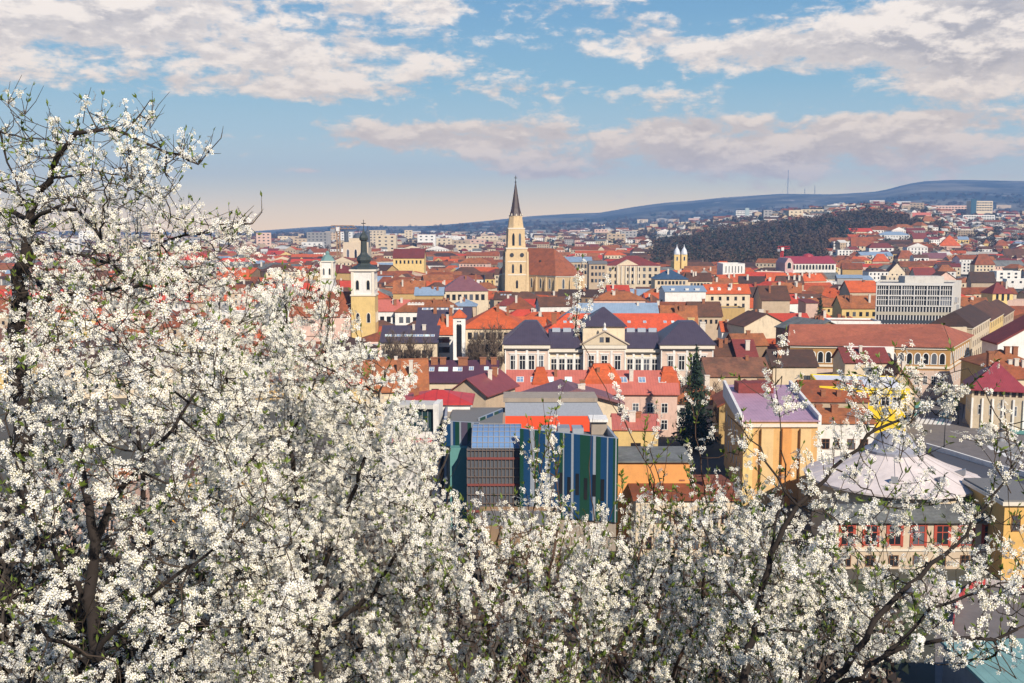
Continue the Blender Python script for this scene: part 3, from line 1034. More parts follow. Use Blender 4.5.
    # ridge of a rear wing behind the right pavilion
    FOOT.append([(X0 - 2, Y - 3), (X1 + 2, Y - 3), (X1 + 2, Y + 22), (X0 - 2, Y + 22)])
    KEEP.append((500, 320, 714, 372, Y - 2))


neoclassical()

# ---- long red roof with skylights in front of the palace
_sk = [(.07, .42, 1.7, 1.9), (.155, .42, 1.7, 1.9), (.25, .42, 1.7, 1.9), (.36, .42, 1.7, 1.9), (.50, .42, 1.7, 1.9), (.60, .42, 1.7, 1.9), (.69, .42, 1.7, 1.9), (.80, .42, 1.7, 1.9), (.92, .42, 1.7, 1.9)]
R = house('long building with salmon red roof, row of skylights and three orange turret roofs', 508, 677, 393, 371, he=10, d=13, rot=-1.5, wall='pink', rf='salmon',
      windows=[win(11, [1.6, 5.4], 1.5, 2.3, style='frame')], skylights=_sk, tL=0, tR=0, over=.6, keep=425)
_rr, _cc, _hh, _YY = R[2], R[3], R[4], R[5]


def turret(px0, px1, ytop, ybot, Y, label, depth=4.6):
    # bell-shaped orange roof piece rising through the ridge, part of the long building
    z0 = zz(ybot, Y); z1 = zz(ytop, Y); x0, x1 = xx(px0, Y, z0), xx(px1, Y, z0)
    root = R[0]
    ox, oy = root.location.x, root.location.y
    x0 -= ox; x1 -= ox; y = Y - oy
    w = x1 - x0; hh = z1 - z0
    m = MB()
    base = [(x0, y - depth * .7), (x1, y - depth * .7), (x1, y + depth), (x0, y + depth)]
    mid = [(x0 + w * .17, y - depth * .25), (x1 - w * .17, y - depth * .25), (x1 - w * .17, y + depth * .6), (x0 + w * .17, y + depth * .6)]
    top = [(x0 + w * .27, y + .2), (x1 - w * .27, y + .2), (x1 - w * .27, y + depth * .35), (x0 + w * .27, y + depth * .35)]
    m.hexa(base, z0 - 1.6, z0 + .1, base); m.hexa(base, z0 + .1, z0 + hh * .62, mid); m.hexa(mid, z0 + hh * .62, z0 + hh, top)
    m.hexa([(p[0] + (.3 if p[0] > (x0 + x1) / 2 else -.3), p[1]) for p in mid], z0 + hh * .6, z0 + hh * .66)
    m.obj('turret_roof', ROOFS['orange-red'], root)


for a in ((532, 549, 367.5, 381), (584, 620, 364, 378), (658, 678, 367, 381)):
    turret(*a, _YY + 5.5, '')

# purple gable with cream pediment
house('cream gabled building with plum-purple roof between striped block and skylight roof', 531, 619, 404, 391, he=12.5, d=12, rot=10, axis='y', wall='cream', rf='mauve',
      windows=[win(2, [-1.2], .45, 1.3, m0=6)], over=1.1, thick=.5, keep=412)

# orange-red long roof and blue-grey roof behind the palace
house('long orange-red roof with small skylights behind the neoclassical palace', 545, 703, 332, 314, he=14, d=15, roof='hip', wall='orange', rf=tiles('scarlet_orange_tiles', (.58, .085, .03), var=.25),
      skylights=[(u, .45, 1.0, 1.1) for u in (.13, .17, .25, .27, .37, .43, .45, .54, .64, .77, .82, .85, .89)], chimneys=[(.06, .5, 1.6, .5), (.93, .3, 2.0, -1.0, WALLS['yellow'])], keep=334)
house('blue-grey metal roof with orange gable end behind the orange-red roof', 563, 660, 321, 303.5, he=12, Y=380, d=15, wall='orange', rf='blue-grey', tL=.18, tR=0, rot=2, over=.3, keep=321)
house('terracotta roof with white stepped gable wall right of the blue-grey roof', 662, 697, 326, 306, he=11, d=14, wall='white', rf='rust', rot=-5, windows=[win(1, [3], 1, 1.6, face='r')],
      dormers=[(.35, .45, 1.4, 1, ROOFS['terracotta'])], keep=326)
house('brown roofed house behind the white stepped gable', 690, 722, 316, 302, he=11, d=14, wall='beige', rf='brown', windows=[win(5, [-3.2], 1, 1.7)], chimneys=[(.5, .9, 1.2, 1.2)])
house('ochre party wall building with flat roof behind the small white house', 719, 745, 308, 308, he=13, d=12, roof='flat', wall='ochre', rf='flat grey', keep=330)
house('small white house with orange roof beside the ochre party wall', 722, 742, 331, 321.5, he=7, d=8, wall='white', rf='orange-red', windows=[win(2, [1.5], 1.4, 1.6)], keep=341)

# left cluster
house('dark purple roof with brick chimneys and skylights on cream building', 424, 497, 382, 361, he=9, d=15, wall='cream', rf=metal_roof('aubergine_metal', (.085, .035, .055)),
      windows=[win(5, [-3.6], 1.8, 1.9)], skylights=[(.09, .45, 1.3, 1.7), (.22, .45, 1.3, 1.7), (.28, .45, 1.3, 1.7), (.42, .45, 1.3, 1.7), (.48, .45, 1.3, 1.7), (.64, .5, 1.2, 1.5), (.85, .5, 1.2, 1.5)],
      chimneys=[(.12, .85, 1.7, .9), (.24, .85, 1.5, .9), (.52, .85, 2.4, .9), (.80, .85, 1.5, .9), (.95, .85, 1.4, .9)], keep=392)
house('long low wing with wine-red gable roof and open timber front', 450, 486, 393, 379, he=11, Y=212, d=15, rot=-24, axis='y', wall='beige', rf=metal_roof('wine_metal', (.22, .055, .055), axis='Y'), over=.8, keep=402)
house('rust red roof full of small white dormers at the edge of the blossom', 366, 427, 391, 361, he=10.5, d=16, wall='cream', rf='rust', rot=6,
      dormers=[(u, .22, 1.0, 1.1, WALLS['white']) for u in (.08, .2, .32, .44, .56, .68, .8)], windows=[win(5, [-4], 1.3, 2)], keep=398)
house('low building with bright red sheet roof above the glass fronted block', 402, 470, 404, 391, Y=173, d=10, roof='hip', wall='white', rf=metal_roof('signal_red_metal', (.52, .045, .035), seam=.3), over=.5, keep=405)
house('cream house with two dark windows left of the red sheet roof', 380, 402, 399, 399, he=14, d=4, roof='flat', wall='cream', rf='flat pale', windows=[win(2, [-5.5], 1.0, 3.0)], keep=408)


def glassblock():
    Y = 165; zt_ = zz(404, Y); x0, x1 = xx(384, Y, zt_), xx(440, Y, zt_)
    root = thing('glass_fronted_building', 'white building with dark glass top floor and small red awnings', 'building', ((x0 + x1) / 2, Y, 0), radians(-5))
    w = (x1 - x0) / 2
    h = zt_
    m = MB(); m.box(-w, w, 0, 3.9, -2, h - 4.6); m.box(-w, -w + .7, .01, 3.9, h - 4.6, h); m.box(w - 1.0, w - .1, -.5, 4, -2, h + .15); m.box(-w + .7, w - 1, 3.4, 3.9, h - 4.6, h - .7); m.obj('wall', WALLS['white'], root)
    m = MB(); m.box(-w - .3, w - 1.0, -.5, 4.0, h - .7, h - .05); m.obj('roof', ROOFS['flat pale'], root)
    g = MB(); g.box(-w + .7, w - 1.0, 0.3, .4, h - 4.5, h - .72); gl = g.obj('glazing', glass('dark_teal_glass', (.02, .045, .05)), root)
    for k in range(9):
        x = -w + .7 + (2 * w - 1.8) * k / 8
        f = MB(); f.box(x - .05, x + .05, .2, .3, h - 4.5, h - .75); f.obj('mullion', M_GREYM, gl)
    for k in (0, 1, 2, 4, 5):
        x = -w + 1.6 + k * (2 * w - 3.4) / 5.2
        a = MB(); a.hexa([(x - .85, -.75), (x + .85, -.75), (x + .85, 0), (x - .85, 0)], h - 6.3, h - 6.22, [(x - .85, -.1), (x + .85, -.1), (x + .85, 0), (x - .85, 0)])
        a.v[-4:] = [(x - .85, -.08, h - 5.6), (x + .85, -.08, h - 5.6), (x + .85, 0, h - 5.6), (x - .85, 0, h - 5.6)]
        a.obj('awning', plain('red_canvas', (.50, .02, .03), .7), root)
        link('window', W_DARK, root, (x, -.01, h - 8.0), 0, (1.6, 1, 1.4)); 
        if k in (1, 4, 5): link('window', W_FR['brown'], root, (x, -.01, h - 12), 0, (1.4, 1, 1.6)); link('pane', W_PN, root, (x, -.01, h - 12), 0, (1.4, 1, 1.6))
    FOOT.append([(root.location.x - w - 1, Y - 1), (root.location.x + w + 1, Y - 1), (root.location.x + w + 1, Y + 18), (root.location.x - w - 1, Y + 18)])
    KEEP.append((384, 400, 445, 470, Y))


glassblock()


def striped():
    Y = 150.0
    gx = lambda px, YY, z: xx(px, YY, z)
    root = thing('striped_office_block', 'modern office block with blue green striped cladding and curved glass atrium', 'office building', (0, Y, 0))
    blue = plain('blue_cladding', (.008, .050, .13), .45, var=.15); green = plain('green_cladding', (.008, .052, .032), .45, var=.15); silver = plain('silver_cladding', (.30, .33, .37), .4, var=.15)
    plum = plain('plum_cladding', (.10, .08, .12), .45, var=.15); teal = plain('teal_panel', (.10, .26, .24), .6, var=.2)
    conc = plaster('taupe_concrete', (.36, .30, .24))

    def strip_wall(name, A, B, zt0, zt1, zb, seq, t=.35):
        """striped cladding between points A, B with given top heights"""
        ux, uy = B[0] - A[0], B[1] - A[1]; L = sqrt(ux * ux + uy * uy); ux /= L; uy /= L; nx, ny = uy, -ux
        tot = sum(s for _, s in seq); a = 0
        body = MB(); body.v = [(A[0], A[1], zb), (B[0], B[1], zb), (B[0], B[1], zt1 - .05), (A[0], A[1], zt0 - .05)] + [(p[0] - nx * t, p[1] - ny * t, z) for p, z in ((A, zb), (B, zb), (B, zt1 - .05), (A, zt0 - .05))]
        body.f = [(0, 1, 2, 3), (5, 4, 7, 6), (0, 3, 7, 4), (1, 5, 6, 2), (3, 2, 6, 7), (0, 4, 5, 1)]
        bo = body.obj(name, silver, root)
        for mt, s in seq:
            f0 = a / tot; f1 = (a + s) / tot; a += s
            if mt is silver: continue
            p0 = (A[0] + ux * L * f0, A[1] + uy * L * f0); p1 = (A[0] + ux * L * f1, A[1] + uy * L * f1)
            m = MB(); z0_, z1_ = zt0 + (zt1 - zt0) * f0, zt0 + (zt1 - zt0) * f1
            m.v = [(p0[0] + nx * .06, p0[1] + ny * .06, zb + .02), (p1[0] + nx * .06, p1[1] + ny * .06, zb + .02), (p1[0] + nx * .06, p1[1] + ny * .06, z1_ - .08), (p0[0] + nx * .06, p0[1] + ny * .06, z0_ - .08),
                   (p0[0], p0[1], zb + .02), (p1[0], p1[1], zb + .02), (p1[0], p1[1], z1_ - .08), (p0[0], p0[1], z0_ - .08)]
            m.f = [(0, 1, 2, 3), (4, 7, 6, 5), (0, 3, 7, 4), (1, 5, 6, 2), (3, 2, 6, 7), (0, 4, 5, 1)]
            m.obj('stripe', mt, bo)
        return bo
    # left wing: top row 420, from px 445 to 478
    YL = 160
    zl = zz(420.5, YL); zlb = zz(446, YL)
    A = (gx(444, YL, zl), YL - Y); B = (gx(479, YL - 2, zl), YL - 2 - Y)
    m = MB(); m.hexa([(A[0] + .05, A[1] + .4), (B[0] - .05, B[1] + .4), (B[0] + 4.0, B[1] + 14), (A[0] - .4, A[1] + 15)], -2, zl - .9); m.obj('left_wing', conc, root)
    strip_wall('left_cladding', A, B, zl, zz(422.5, YL - 2), zlb, [(blue, 1.3), (silver, .5), (blue, .4), (green, .8), (silver, .4), (plum, 1.2), (green, .7), (silver, .6), (blue, .9)])
    strip_wall('side_cladding', (A[0] - .6, A[1] + 14), (A[0], A[1]), zl, zl, zlb - 9, [(blue, 5), (silver, .4), (blue, 5)])
    # parapet behind the left roof
    m = MB(); yb = A[1] + 15; m.box(gx(446, YL + 15, zl) + .0, gx(505, YL + 15, zl), yb, yb + .6, zl - 4, zz(408, YL + 15)); m.obj('rear_parapet', conc, root)
    m = MB(); m.box(gx(446, YL, zl) + .3, gx(503, YL + 12, zl), A[1] + 1.0, yb - .02, zl - 1.2, zl - .55); m.obj('left_roof', ROOFS['flat grey'], root)
    # second striped return from (480,422) to (503,415)
    strip_wall('return_cladding', (gx(480, YL + 2, zl), YL + 2.5 - Y), (gx(503, YL + 12, zl), YL + 11 - Y), zl + .0, zl, zl - 3.2, [(green, 1), (silver, .3), (blue, 1.2), (silver, .3), (green, .8), (blue, 1)])
    # teal wall and glazing under the left wing
    zt2 = zz(448, 157); 
    m = MB(); m.box(gx(450, 157, zt2), gx(467, 157, zt2), 157 - Y, 158 - Y + 1, -2, zt2); m.obj('teal_wall', teal, root)
    # atrium: dark glazed body with lattice
    ya = 151.5
    zg = zz(449, ya); xg0, xg1 = gx(467, ya, zg), gx(521, ya, zg)
    m = MB(); m.box(xg0, xg1, ya - Y + .4, ya - Y + 6, -2, zg); gb = m.obj('atrium_body', glass('atrium_dark_glass', (.020, .022, .026), .08), root)
    for k in range(15):
        x = xg0 + (xg1 - xg0) * k / 14
        m = MB(); m.box(x - .05, x + .05, ya - Y + .2, ya - Y + .38, -2, zg); m.obj('mullion', plain('bronze_mullion', (.16, .12, .10), .5), gb)
    for k in range(9):
        z = zg - .3 - k * 1.35
        m = MB(); m.box(xg0, xg1, ya - Y + .1, ya - Y + .19, z, z + (.35 if k % 3 == 1 else .1)); m.obj('transom', plain('bronze_mullion', (.16, .12, .10), .5) if k % 3 != 1 else plain('red_brown_band', (.20, .05, .04), .6), gb)
    # barrel glass roof over the atrium
    xr0, xr1 = gx(472, 153, zg), gx(521, 153, zg)
    g = MB(); n = 10; Lr = []
    for i in range(n + 1):
        a = pi * .5 * i / n
        yy = ya - Y + .3 + (1 - cos(a)) * 5.5; z = zg + sin(a) * 2.6
        Lr.append((yy, z))
    for (yy, z) in Lr: g.v += [(xr0, yy, z), (xr1, yy, z)]
    for i in range(n): g.f.append((2 * i, 2 * i + 1, 2 * i + 3, 2 * i + 2))
    k0 = len(g.v); g.v += [(xr0, Lr[-1][0], zg - .5), (xr1, Lr[-1][0], zg - .5)]
    g.f += [tuple([2 * i for i in range(n + 1)] + [k0]), tuple([2 * i + 1 for i in range(n + 1)] + [k0 + 1])]
    gr = g.obj('glass_roof', glass('atrium_roof_glass', (.14, .24, .42), .1), root)
    for i in range(0, n + 1, 2):
        m = MB(); m.tube([(xr0, Lr[i][0], Lr[i][1] + .06), (xr1, Lr[i][0], Lr[i][1] + .06)], .07, 4); m.obj('glazing_bar', M_GREYM, gr)
    for k in range(10):
        x = xr0 + (xr1 - xr0) * k / 9
        m = MB(); m.tube([(x, yy, z + .05) for yy, z in Lr], .07, 4); m.obj('glazing_bar', M_GREYM, gr)
    # right wing (steps toward the camera to the right), top from 428 to 437
    YR0, YR1 = 150, 146
    zr0, zr1 = zz(428, YR0), zz(438, YR1)
    A = (gx(520, YR0, zr0), YR0 - Y); B = (gx(618, YR1, zr1), YR1 - Y)
    m = MB(); m.v = []
    m.hexa([(A[0] + .1, A[1] + .4), (B[0] - .1, B[1] + .4), (B[0] - .4, B[1] + 10), (A[0] + .1, A[1] + 9)], -2, min(zr0, zr1) - 1.5); m.obj('right_wing', conc, root)
    strip_wall('right_cladding', A, B, zr0, zr1, zr1 - 12.5, [(green, .5), (blue, .9), (silver, .6), (green, .5), (blue, .9), (silver, .7), (blue, 1.2), (green, .45), (silver, .2), (blue, .9), (silver, .35),
               (blue, .8), (green, 1.3), (blue, .4), (silver, .4), (green, .6), (blue, .8), (silver, .2), (blue, .6), (green, .6)])
    strip_wall('end_cladding', (B[0], B[1]), (B[0] - .6, B[1] + 10), zr1, zr1, zr1 - 12.5, [(green, 2), (silver, .5), (blue, 3), (silver, .5), (green, 2)])
    m = MB(); m.hexa([(A[0] + .2, A[1] + .5), (B[0] - .3, B[1] + .5), (B[0] - .8, B[1] + 9.6), (A[0] + .2, A[1] + 8.5)], min(zr0, zr1) - 1.49, min(zr0, zr1) - 1.1); m.obj('right_roof', ROOFS['flat grey'], root)
    # dark slit windows on the right wing
    for k in range(7):
        t = .34 + k * .085
        p = edge_pt(A, B, t)
        link('window', W_DARK, root, (p[0], p[1] - .08, zr1 - 9.4 + (k % 2) * .6), atan2(B[1] - A[1], B[0] - A[0]), (.5, 1, 3.2))
    # roof plant
    zrr = min(zr0, zr1) - 1.1
    for (px0, px1, yy, hh, mt) in ((541, 556, 4, .9, silver), (557, 569, 3.4, 1.1, M_GREYM), (572, 583, 4.5, .8, silver), (590, 606, 4, 2.0, conc)):
        m = MB(); m.box(gx(px0, 156, zrr), gx(px1, 156, zrr), yy, yy + 3, zrr, zrr + hh); m.obj('roof_plant', mt, root)
    cp = MB(); cp.box(gx(589, 155, zrr), gx(607, 155, zrr), 3.4, 7.4, zrr + 2.0, zrr + 2.4); cp.obj('roof_cap', WALLS['white'], root)
    FOOT.append([(-13, 142), (18, 142), (18, 176), (-13, 176)])
    KEEP.append((443, 404, 620, 520, 145))


striped()
_t = thing('orange_roof_block', 'flat block with vivid orange-red front and grey top band above the striped building', 'building', (xx(555, 172, 14), 172, 0))
_x0, _x1 = xx(505, 172, 14) - _t.location.x, xx(604, 172, 14) - _t.location.x
_zt, _zm, _zb = zz(403.5, 172), zz(416, 172), zz(430, 172)
_m = MB(); _m.box(_x0, _x1, 0, 9, -2, _zm); _m.obj('wall', plain('vivid_orange_cladding', (.72, .075, .02), .6, var=.12), _t)
_m = MB(); _m.hexa([(_x0, .02), (_x1, .02), (_x1, 9), (_x0, 9)], _zm + .01, _zt, [(_x0, 1.6), (_x1 - 1.2, 1.6), (_x1 - 1.2, 8), (_x0, 8)]); _m.obj('upper_band', plain('steel_blue_grey', (.22, .24, .28), .5), _t)
_m = MB(); _m.box(_x0 - .3, _x1 + .2 - 1.2, 1.4, 8.2, _zt, _zt + .7); _m.obj('parapet', plaster('taupe_concrete', (.36, .30, .24)), _t)
FOOT.append([(0, 170), (16, 170), (16, 182), (0, 182)])

house('small yellow house with pinkish red roof right of the striped block', 614, 658, 430, 415, he=14.6, Y=162, d=11, wall='yellow', rf='salmon', rot=-4, windows=[win(3, [-3.0], .9, .9, m0=3, idx=(0, 2))], over=.3, keep=446)
house('low orange-yellow building with grey roof band below the yellow house', 616, 690, 462, 455, he=10, Y=150, d=8, roof='shed', wall='orange', rf='grey', keep=478)
house('cream apartment house with tall windows seen through blossom below the yellow house', 636, 738, 500, 484, he=8.5, d=14, wall='cream', rf='terracotta', windows=[win(9, [1.0, 4.8], 1.0, 2.0, style='frame', frame='brown')], keep=560)
house('low brown office front with grey parapet behind the middle bush', 478, 560, 526, 526, he=6.5, d=10, roof='flat', wall='brown', rf='flat grey', windows=[win(7, [1.5], 1.6, 1.6)], keep=560)
house('low brick hall with dark roof behind the blossom left of centre', 300, 440, 535, 520, he=6, d=14, wall='brown', rf='dark brown', windows=[win(8, [1.5], 2, 1.8)], keep=560)
house('amber yellow house glimpsed through the dense blossom on the left', 170, 262, 478, 455, he=8, d=12, wall=plaster('amber_plaster', (.70, .36, .05)), rf='brown', windows=[win(6, [1.0, 4.4], 1.1, 1.7)], keep=600)
house('brick red house behind the blossom at far left', 20, 120, 500, 470, he=8, d=12, wall='pink', rf='rust', windows=[win(6, [1.0, 4.4], 1.1, 1.7)], keep=600)


def lilac_building():
    Y = 172.0; ze = zz(421.5, Y)
    x0, x1 = xx(743, Y, ze), xx(818, Y, ze)
    d = 30
    cs = [(x0, Y), (x1, Y), (x1 + 3.0, Y + d), (x0 + 3.2, Y + d)]
    R = quad_building('tall apricot building with lilac standing seam roof', 'building', 'orange_yellow_building', cs, 0, ze, 1.4, 'shed', 'x', wallm=plaster('apricot_plaster', (.68, .41, .16), dirt=.45), roofm=ROOFS['lilac'], over=.35,
                      chimneys=[], windows=[])
    root, wall, ro, c, h = R
    # raised white parapets on both sides, red ridge box, projecting bays
    for a, b_ in ((c[0], c[3]), (c[1], c[2])):
        m = MB(); m.v = []
        dx = -.5 if a is c[0] else .0
        m.hexa([(a[0] + dx, a[1] - .3), (a[0] + dx + .5, a[1] - .3), (b_[0] + dx + .5, b_[1]), (b_[0] + dx, b_[1])], h - .6, h + 1.1, None)
        for k in (6, 7): m.v[k] = (m.v[k][0], m.v[k][1], h + 2.6)
        m.obj('parapet', WALLS['white'], root)
    m = MB(); m.box(c[0][0] + 4, c[1][0] - 2, c[2][1] - 8, c[2][1] - 4, h, h + 3.2); m.obj('ridge_box', ROOFS['maroon'], ro)
    # projecting vertical bays in two tones
    L = c[1][0] - c[0][0]
    for k, (t0, t1, mt) in enumerate(((.0, .13, WALLS['yellow']), (.24, .40, plaster('light_apricot', (.72, .50, .24), dirt=.4)), (.52, .64, WALLS['orange']), (.76, .9, plaster('light_apricot', (.72, .50, .24), dirt=.4)))):
        m = MB(); m.box(c[0][0] + L * t0, c[0][0] + L * t1, c[0][1] - .7, c[0][1] - .002, -2, h - 1.2); m.obj('bay', mt, root)
    put_windows(root, c[0], c[1], h - 9, 1, 2.2, 3.0, m0=10.4, m1=1.2, style='frame', frame='brown')
    put_windows(root, c[3], c[0], h - 5, 6, 1.0, 2.0, style='frame', frame='white')
    put_windows(root, c[3], c[0], h - 10, 6, 1.0, 2.0, style='frame', frame='white')
    mm = MB(); mm.box(c[0][0] - .02, c[1][0] + .02, c[0][1] - .4, c[0][1] - .01, h - .9, h - .35); mm.obj('cornice', M_TRIM, root)
    KEEP.append((721, 392, 820, 485, Y))


lilac_building()
house('white house with brown shutters and low terracotta roof right of the apricot building', 817, 874, 423, 409, he=11, d=12, wall='white', rf='rust', rot=-3,
      windows=[win(4, [-5.0], 1.5, 2.0, style='frame', frame='brown', m0=.6)], over=.4, keep=450, chimneys=[(.12, .7, 1.2, 1.0), (.4, .7, 1.2, 1.0)])
house('terracotta roof with row of small chimneys above the white shuttered house', 806, 868, 401, 381, he=8, d=14, wall='beige', rf='terracotta', rot=-2, chimneys=[(.3, .2, 1, -1.5), (.55, .2, 1, -1.5), (.8, .3, 1, -1.5), (.9, .5, 1.2, .2)], keep=404)


def yellow_shop():
    Y = 236.0; ze = zz(386, Y)
    cs = [(xx(820, Y, ze), Y), (xx(901, Y, ze), Y - 4), (xx(906, Y, ze) + 3.0, Y + 16), (xx(818, Y, ze) + 4, Y + 20)]
    R = quad_building('bright yellow shop with big white roof and ribbon windows', 'shop', 'yellow_shop', cs, 0, ze, 0, 'flat', wallm=plain('bright_yellow_render', (.80, .56, .02), .6, var=.1), roofm=plain('white_membrane', (.72, .72, .76), .6, var=.15), parapet=.25,
                      windows=[win(7, [-4.2], 2.0, 2.2, style='frame', m0=1.0)])
    root, wall, ro, c, h = R
    m = MB(); p0, p1 = c[0], c[1]
    m.hexa([(p0[0] - .3, p0[1] - .6), (p1[0] + .3, p1[1] - .6), (p1[0] + .3, p1[1] + .1), (p0[0] - .3, p0[1] + .1)], h - 1.2, h + .05); m.obj('fascia', plain('bright_yellow_fascia', (.84, .62, .03), .5, var=.1), root)
    KEEP.append((818, 370, 906, 405, Y - 4))


yellow_shop()


def arcade():
    YL, YR = 288, 282
    ze = zz(345, 284)
    fl = (xx(790, YL, ze), YL); fr = (xx(950, YR, ze), YR); br = (xx(970, 312, ze), 312); bl = (xx(797, 303, ze), 303)
    R = quad_building('long ochre two-storey school with white arched windows and rust roof', 'school', 'arcaded_building', [fl, fr, br, (fl[0] + 2, YL + 17)], 0, ze, 4.4, 'hip', 'x', tL=.02, tR=.12,
                      wallm=plaster('olive_ochre_plaster', (.36, .20, .07), dirt=.3), roofm=tiles('russet_tiles', (.34, .10, .055), var=.3), over=.9)
    root, wall, ro, c, h = R
    put_windows(root, c[0], c[1], h - 5.2, 19, 1.35, 3.0, style='arch', frame='white', m0=.8)
    put_windows(root, c[1], c[2], h - 5.2, 9, 1.35, 3.0, style='arch', frame='white', m0=.8)
    for a, b_ in ((c[0], c[1]), (c[1], c[2])):
        L = sqrt((b_[0] - a[0]) ** 2 + (b_[1] - a[1]) ** 2); ux, uy = (b_[0] - a[0]) / L, (b_[1] - a[1]) / L; nx, ny = uy, -ux
        for z0_, z1_, t, mt in ((h - 1.1, h - .25, .35, M_TRIM), (h - 6.4, h - 5.8, .3, M_TRIM), (-2, h - 7.0, .22, plaster('pale_rose_base', (.55, .42, .34)))):
            m = MB(); m.hexa([(a[0] + nx * t, a[1] + ny * t), (b_[0] + nx * t, b_[1] + ny * t), (b_[0], b_[1]), (a[0], a[1])], z0_, z1_); m.obj('band' if z0_ > 0 else 'base_course', mt, root)
    put_windows(root, c[0], c[1], h - 11.0, 19, 1.2, 2.6, style='frame', m0=.8, proud=.22)
    put_windows(root, c[1], c[2], h - 11.0, 9, 1.2, 2.6, style='frame', m0=.8, proud=.22)
    # projecting pale centre
    t0, t1 = (843 - 790) / 160, (893 - 790) / 160
    p0, p1 = edge_pt(c[0], c[1], t0), edge_pt(c[0], c[1], t1)
    m = MB(); m.hexa([(p0[0], p0[1] - 1.6), (p1[0], p1[1] - 1.6), (p1[0], p1[1] - .05), (p0[0], p0[1] - .05)], -2, h - .35); pc = m.obj('centre_bay', WALLS['white'], root)
    put_windows(root, (p0[0], p0[1] - 1.6), (p1[0], p1[1] - 1.6), h - 5.0, 6, 1.5, 3.0, style='arch', frame='trim', m0=.6)
    KEEP.append((795, 325, 972, 375, 280))


arcade()


def office():
    Y = 412.0
    ze = zz(283, Y)
    fl = (xx(878, Y, ze), Y + 2); fr = (xx(951, Y, ze), Y - 2); br = (xx(965.5, Y, ze) + 8, Y + 22); bl = (fl[0] + 10, Y + 26)
    z0 = terrain(fl[0], Y)
    R = quad_building('big grey white concrete office block with gridded window bays', 'office building', 'office_block', [fl, fr, br, bl], z0, ze - z0, 0, 'flat', wallm=plaster('pale_concrete', (.56, .53, .48)), roofm=ROOFS['flat grey'], parapet=.8)
    root, wall, ro, c, h = R
    a, b_ = c[0], c[1]
    L = sqrt((b_[0] - a[0]) ** 2 + (b_[1] - a[1]) ** 2); rot = atan2(b_[1] - a[1], b_[0] - a[0])
    nx, ny = sin(rot), -cos(rot)
    gridm = plain('bay_frame', (.62, .60, .57), .7); dark = glass('office_glass', (.03, .033, .04), .15)
    fh = 3.55
    def seg(name, t0, t1, z0_, z1_, out, mt, par, base=0.0):
        p0, p1 = edge_pt(a, b_, t0), edge_pt(a, b_, t1)
        m = MB(); m.hexa([(p0[0] + nx * out, p0[1] + ny * out), (p1[0] + nx * out, p1[1] + ny * out), (p1[0] + nx * base, p1[1] + ny * base), (p0[0] + nx * base, p0[1] + ny * base)], z0_, z1_)
        return m.obj(name, mt, par)
    for row in range(2):            # two tall gridded storeys
        zt_ = h - 1.2 - row * (fh + .55)
        for k in range(6):
            t0, t1 = k / 6 + .012, (k + 1) / 6 - .012
            g = seg('window', t0, t1, zt_ - fh, zt_, .08, dark, root)
            for j in range(1, 5):
                tt = t0 + (t1 - t0) * j / 5
                seg('mullion', tt - .004, tt + .004, zt_ - fh, zt_, .22, gridm, g, .085)
            seg('transom', t0, t1, zt_ - fh * .45, zt_ - fh * .38, .2, gridm, g, .085)
        for k in range(7):
            t = min(max(k / 6, .007), .993)
            seg('pier', t - .007, t + .007, zt_ - fh - .1, zt_ + .3, .55, gridm, root)
        seg('floor_band', 0, 1, zt_ - fh - .55, zt_ - fh - .12, .6, gridm, root)
    seg('roof_band', -.005, 1.005, h - 1.0, h - .02, .7, gridm, root)
    # lower storeys: rows of narrow panes between slim fins
    zlow = h - 1.2 - 2 * (fh + .55)
    bandm = {0: plain('sand_band', (.42, .38, .30), .7), 1: plain('slate_band', (.035, .045, .06), .5), 2: plain('rust_band', (.10, .022, .02), .6), 3: plain('sand_band', (.42, .38, .30), .7)}
    for row in range(4):
        zt_ = zlow - .2 - row * 3.3
        g = seg('window_band', 0.005, .995, zt_ - 2.0, zt_, .08, dark, root)
        for j in range(25):
            t = .008 + .984 * j / 24
            seg('mullion', t - .0065, t + .0065, zt_ - 2.0, zt_, .3, gridm, g, .085)
        seg('spandrel', 0.0, 1, zt_ - 3.28, zt_ - 2.02, .34, bandm[row], root)
    # side wall blocks
    put_windows(root, c[1], c[2], h - 9, 3, 1.6, 2.2, m0=6)
    for k in range(3):
        p = edge_pt(c[1], c[2], .3 + .25 * k)
        m = MB(); m.box(p[0] - .8, p[0] + .5, p[1] - 1.2, p[1] + 1.2, h - 8 - k * 3.5, h - 6 - k * 3.5); m.obj('air_unit', M_GREYM, root)
    m = MB(); m.box(-6, 10, -2, 5, h - .7, h + 2.2); m.obj('lift_house', plaster('pale_concrete', (.56, .53, .48)), root)
    KEEP.append((874, 270, 968, 326, 405))


office()


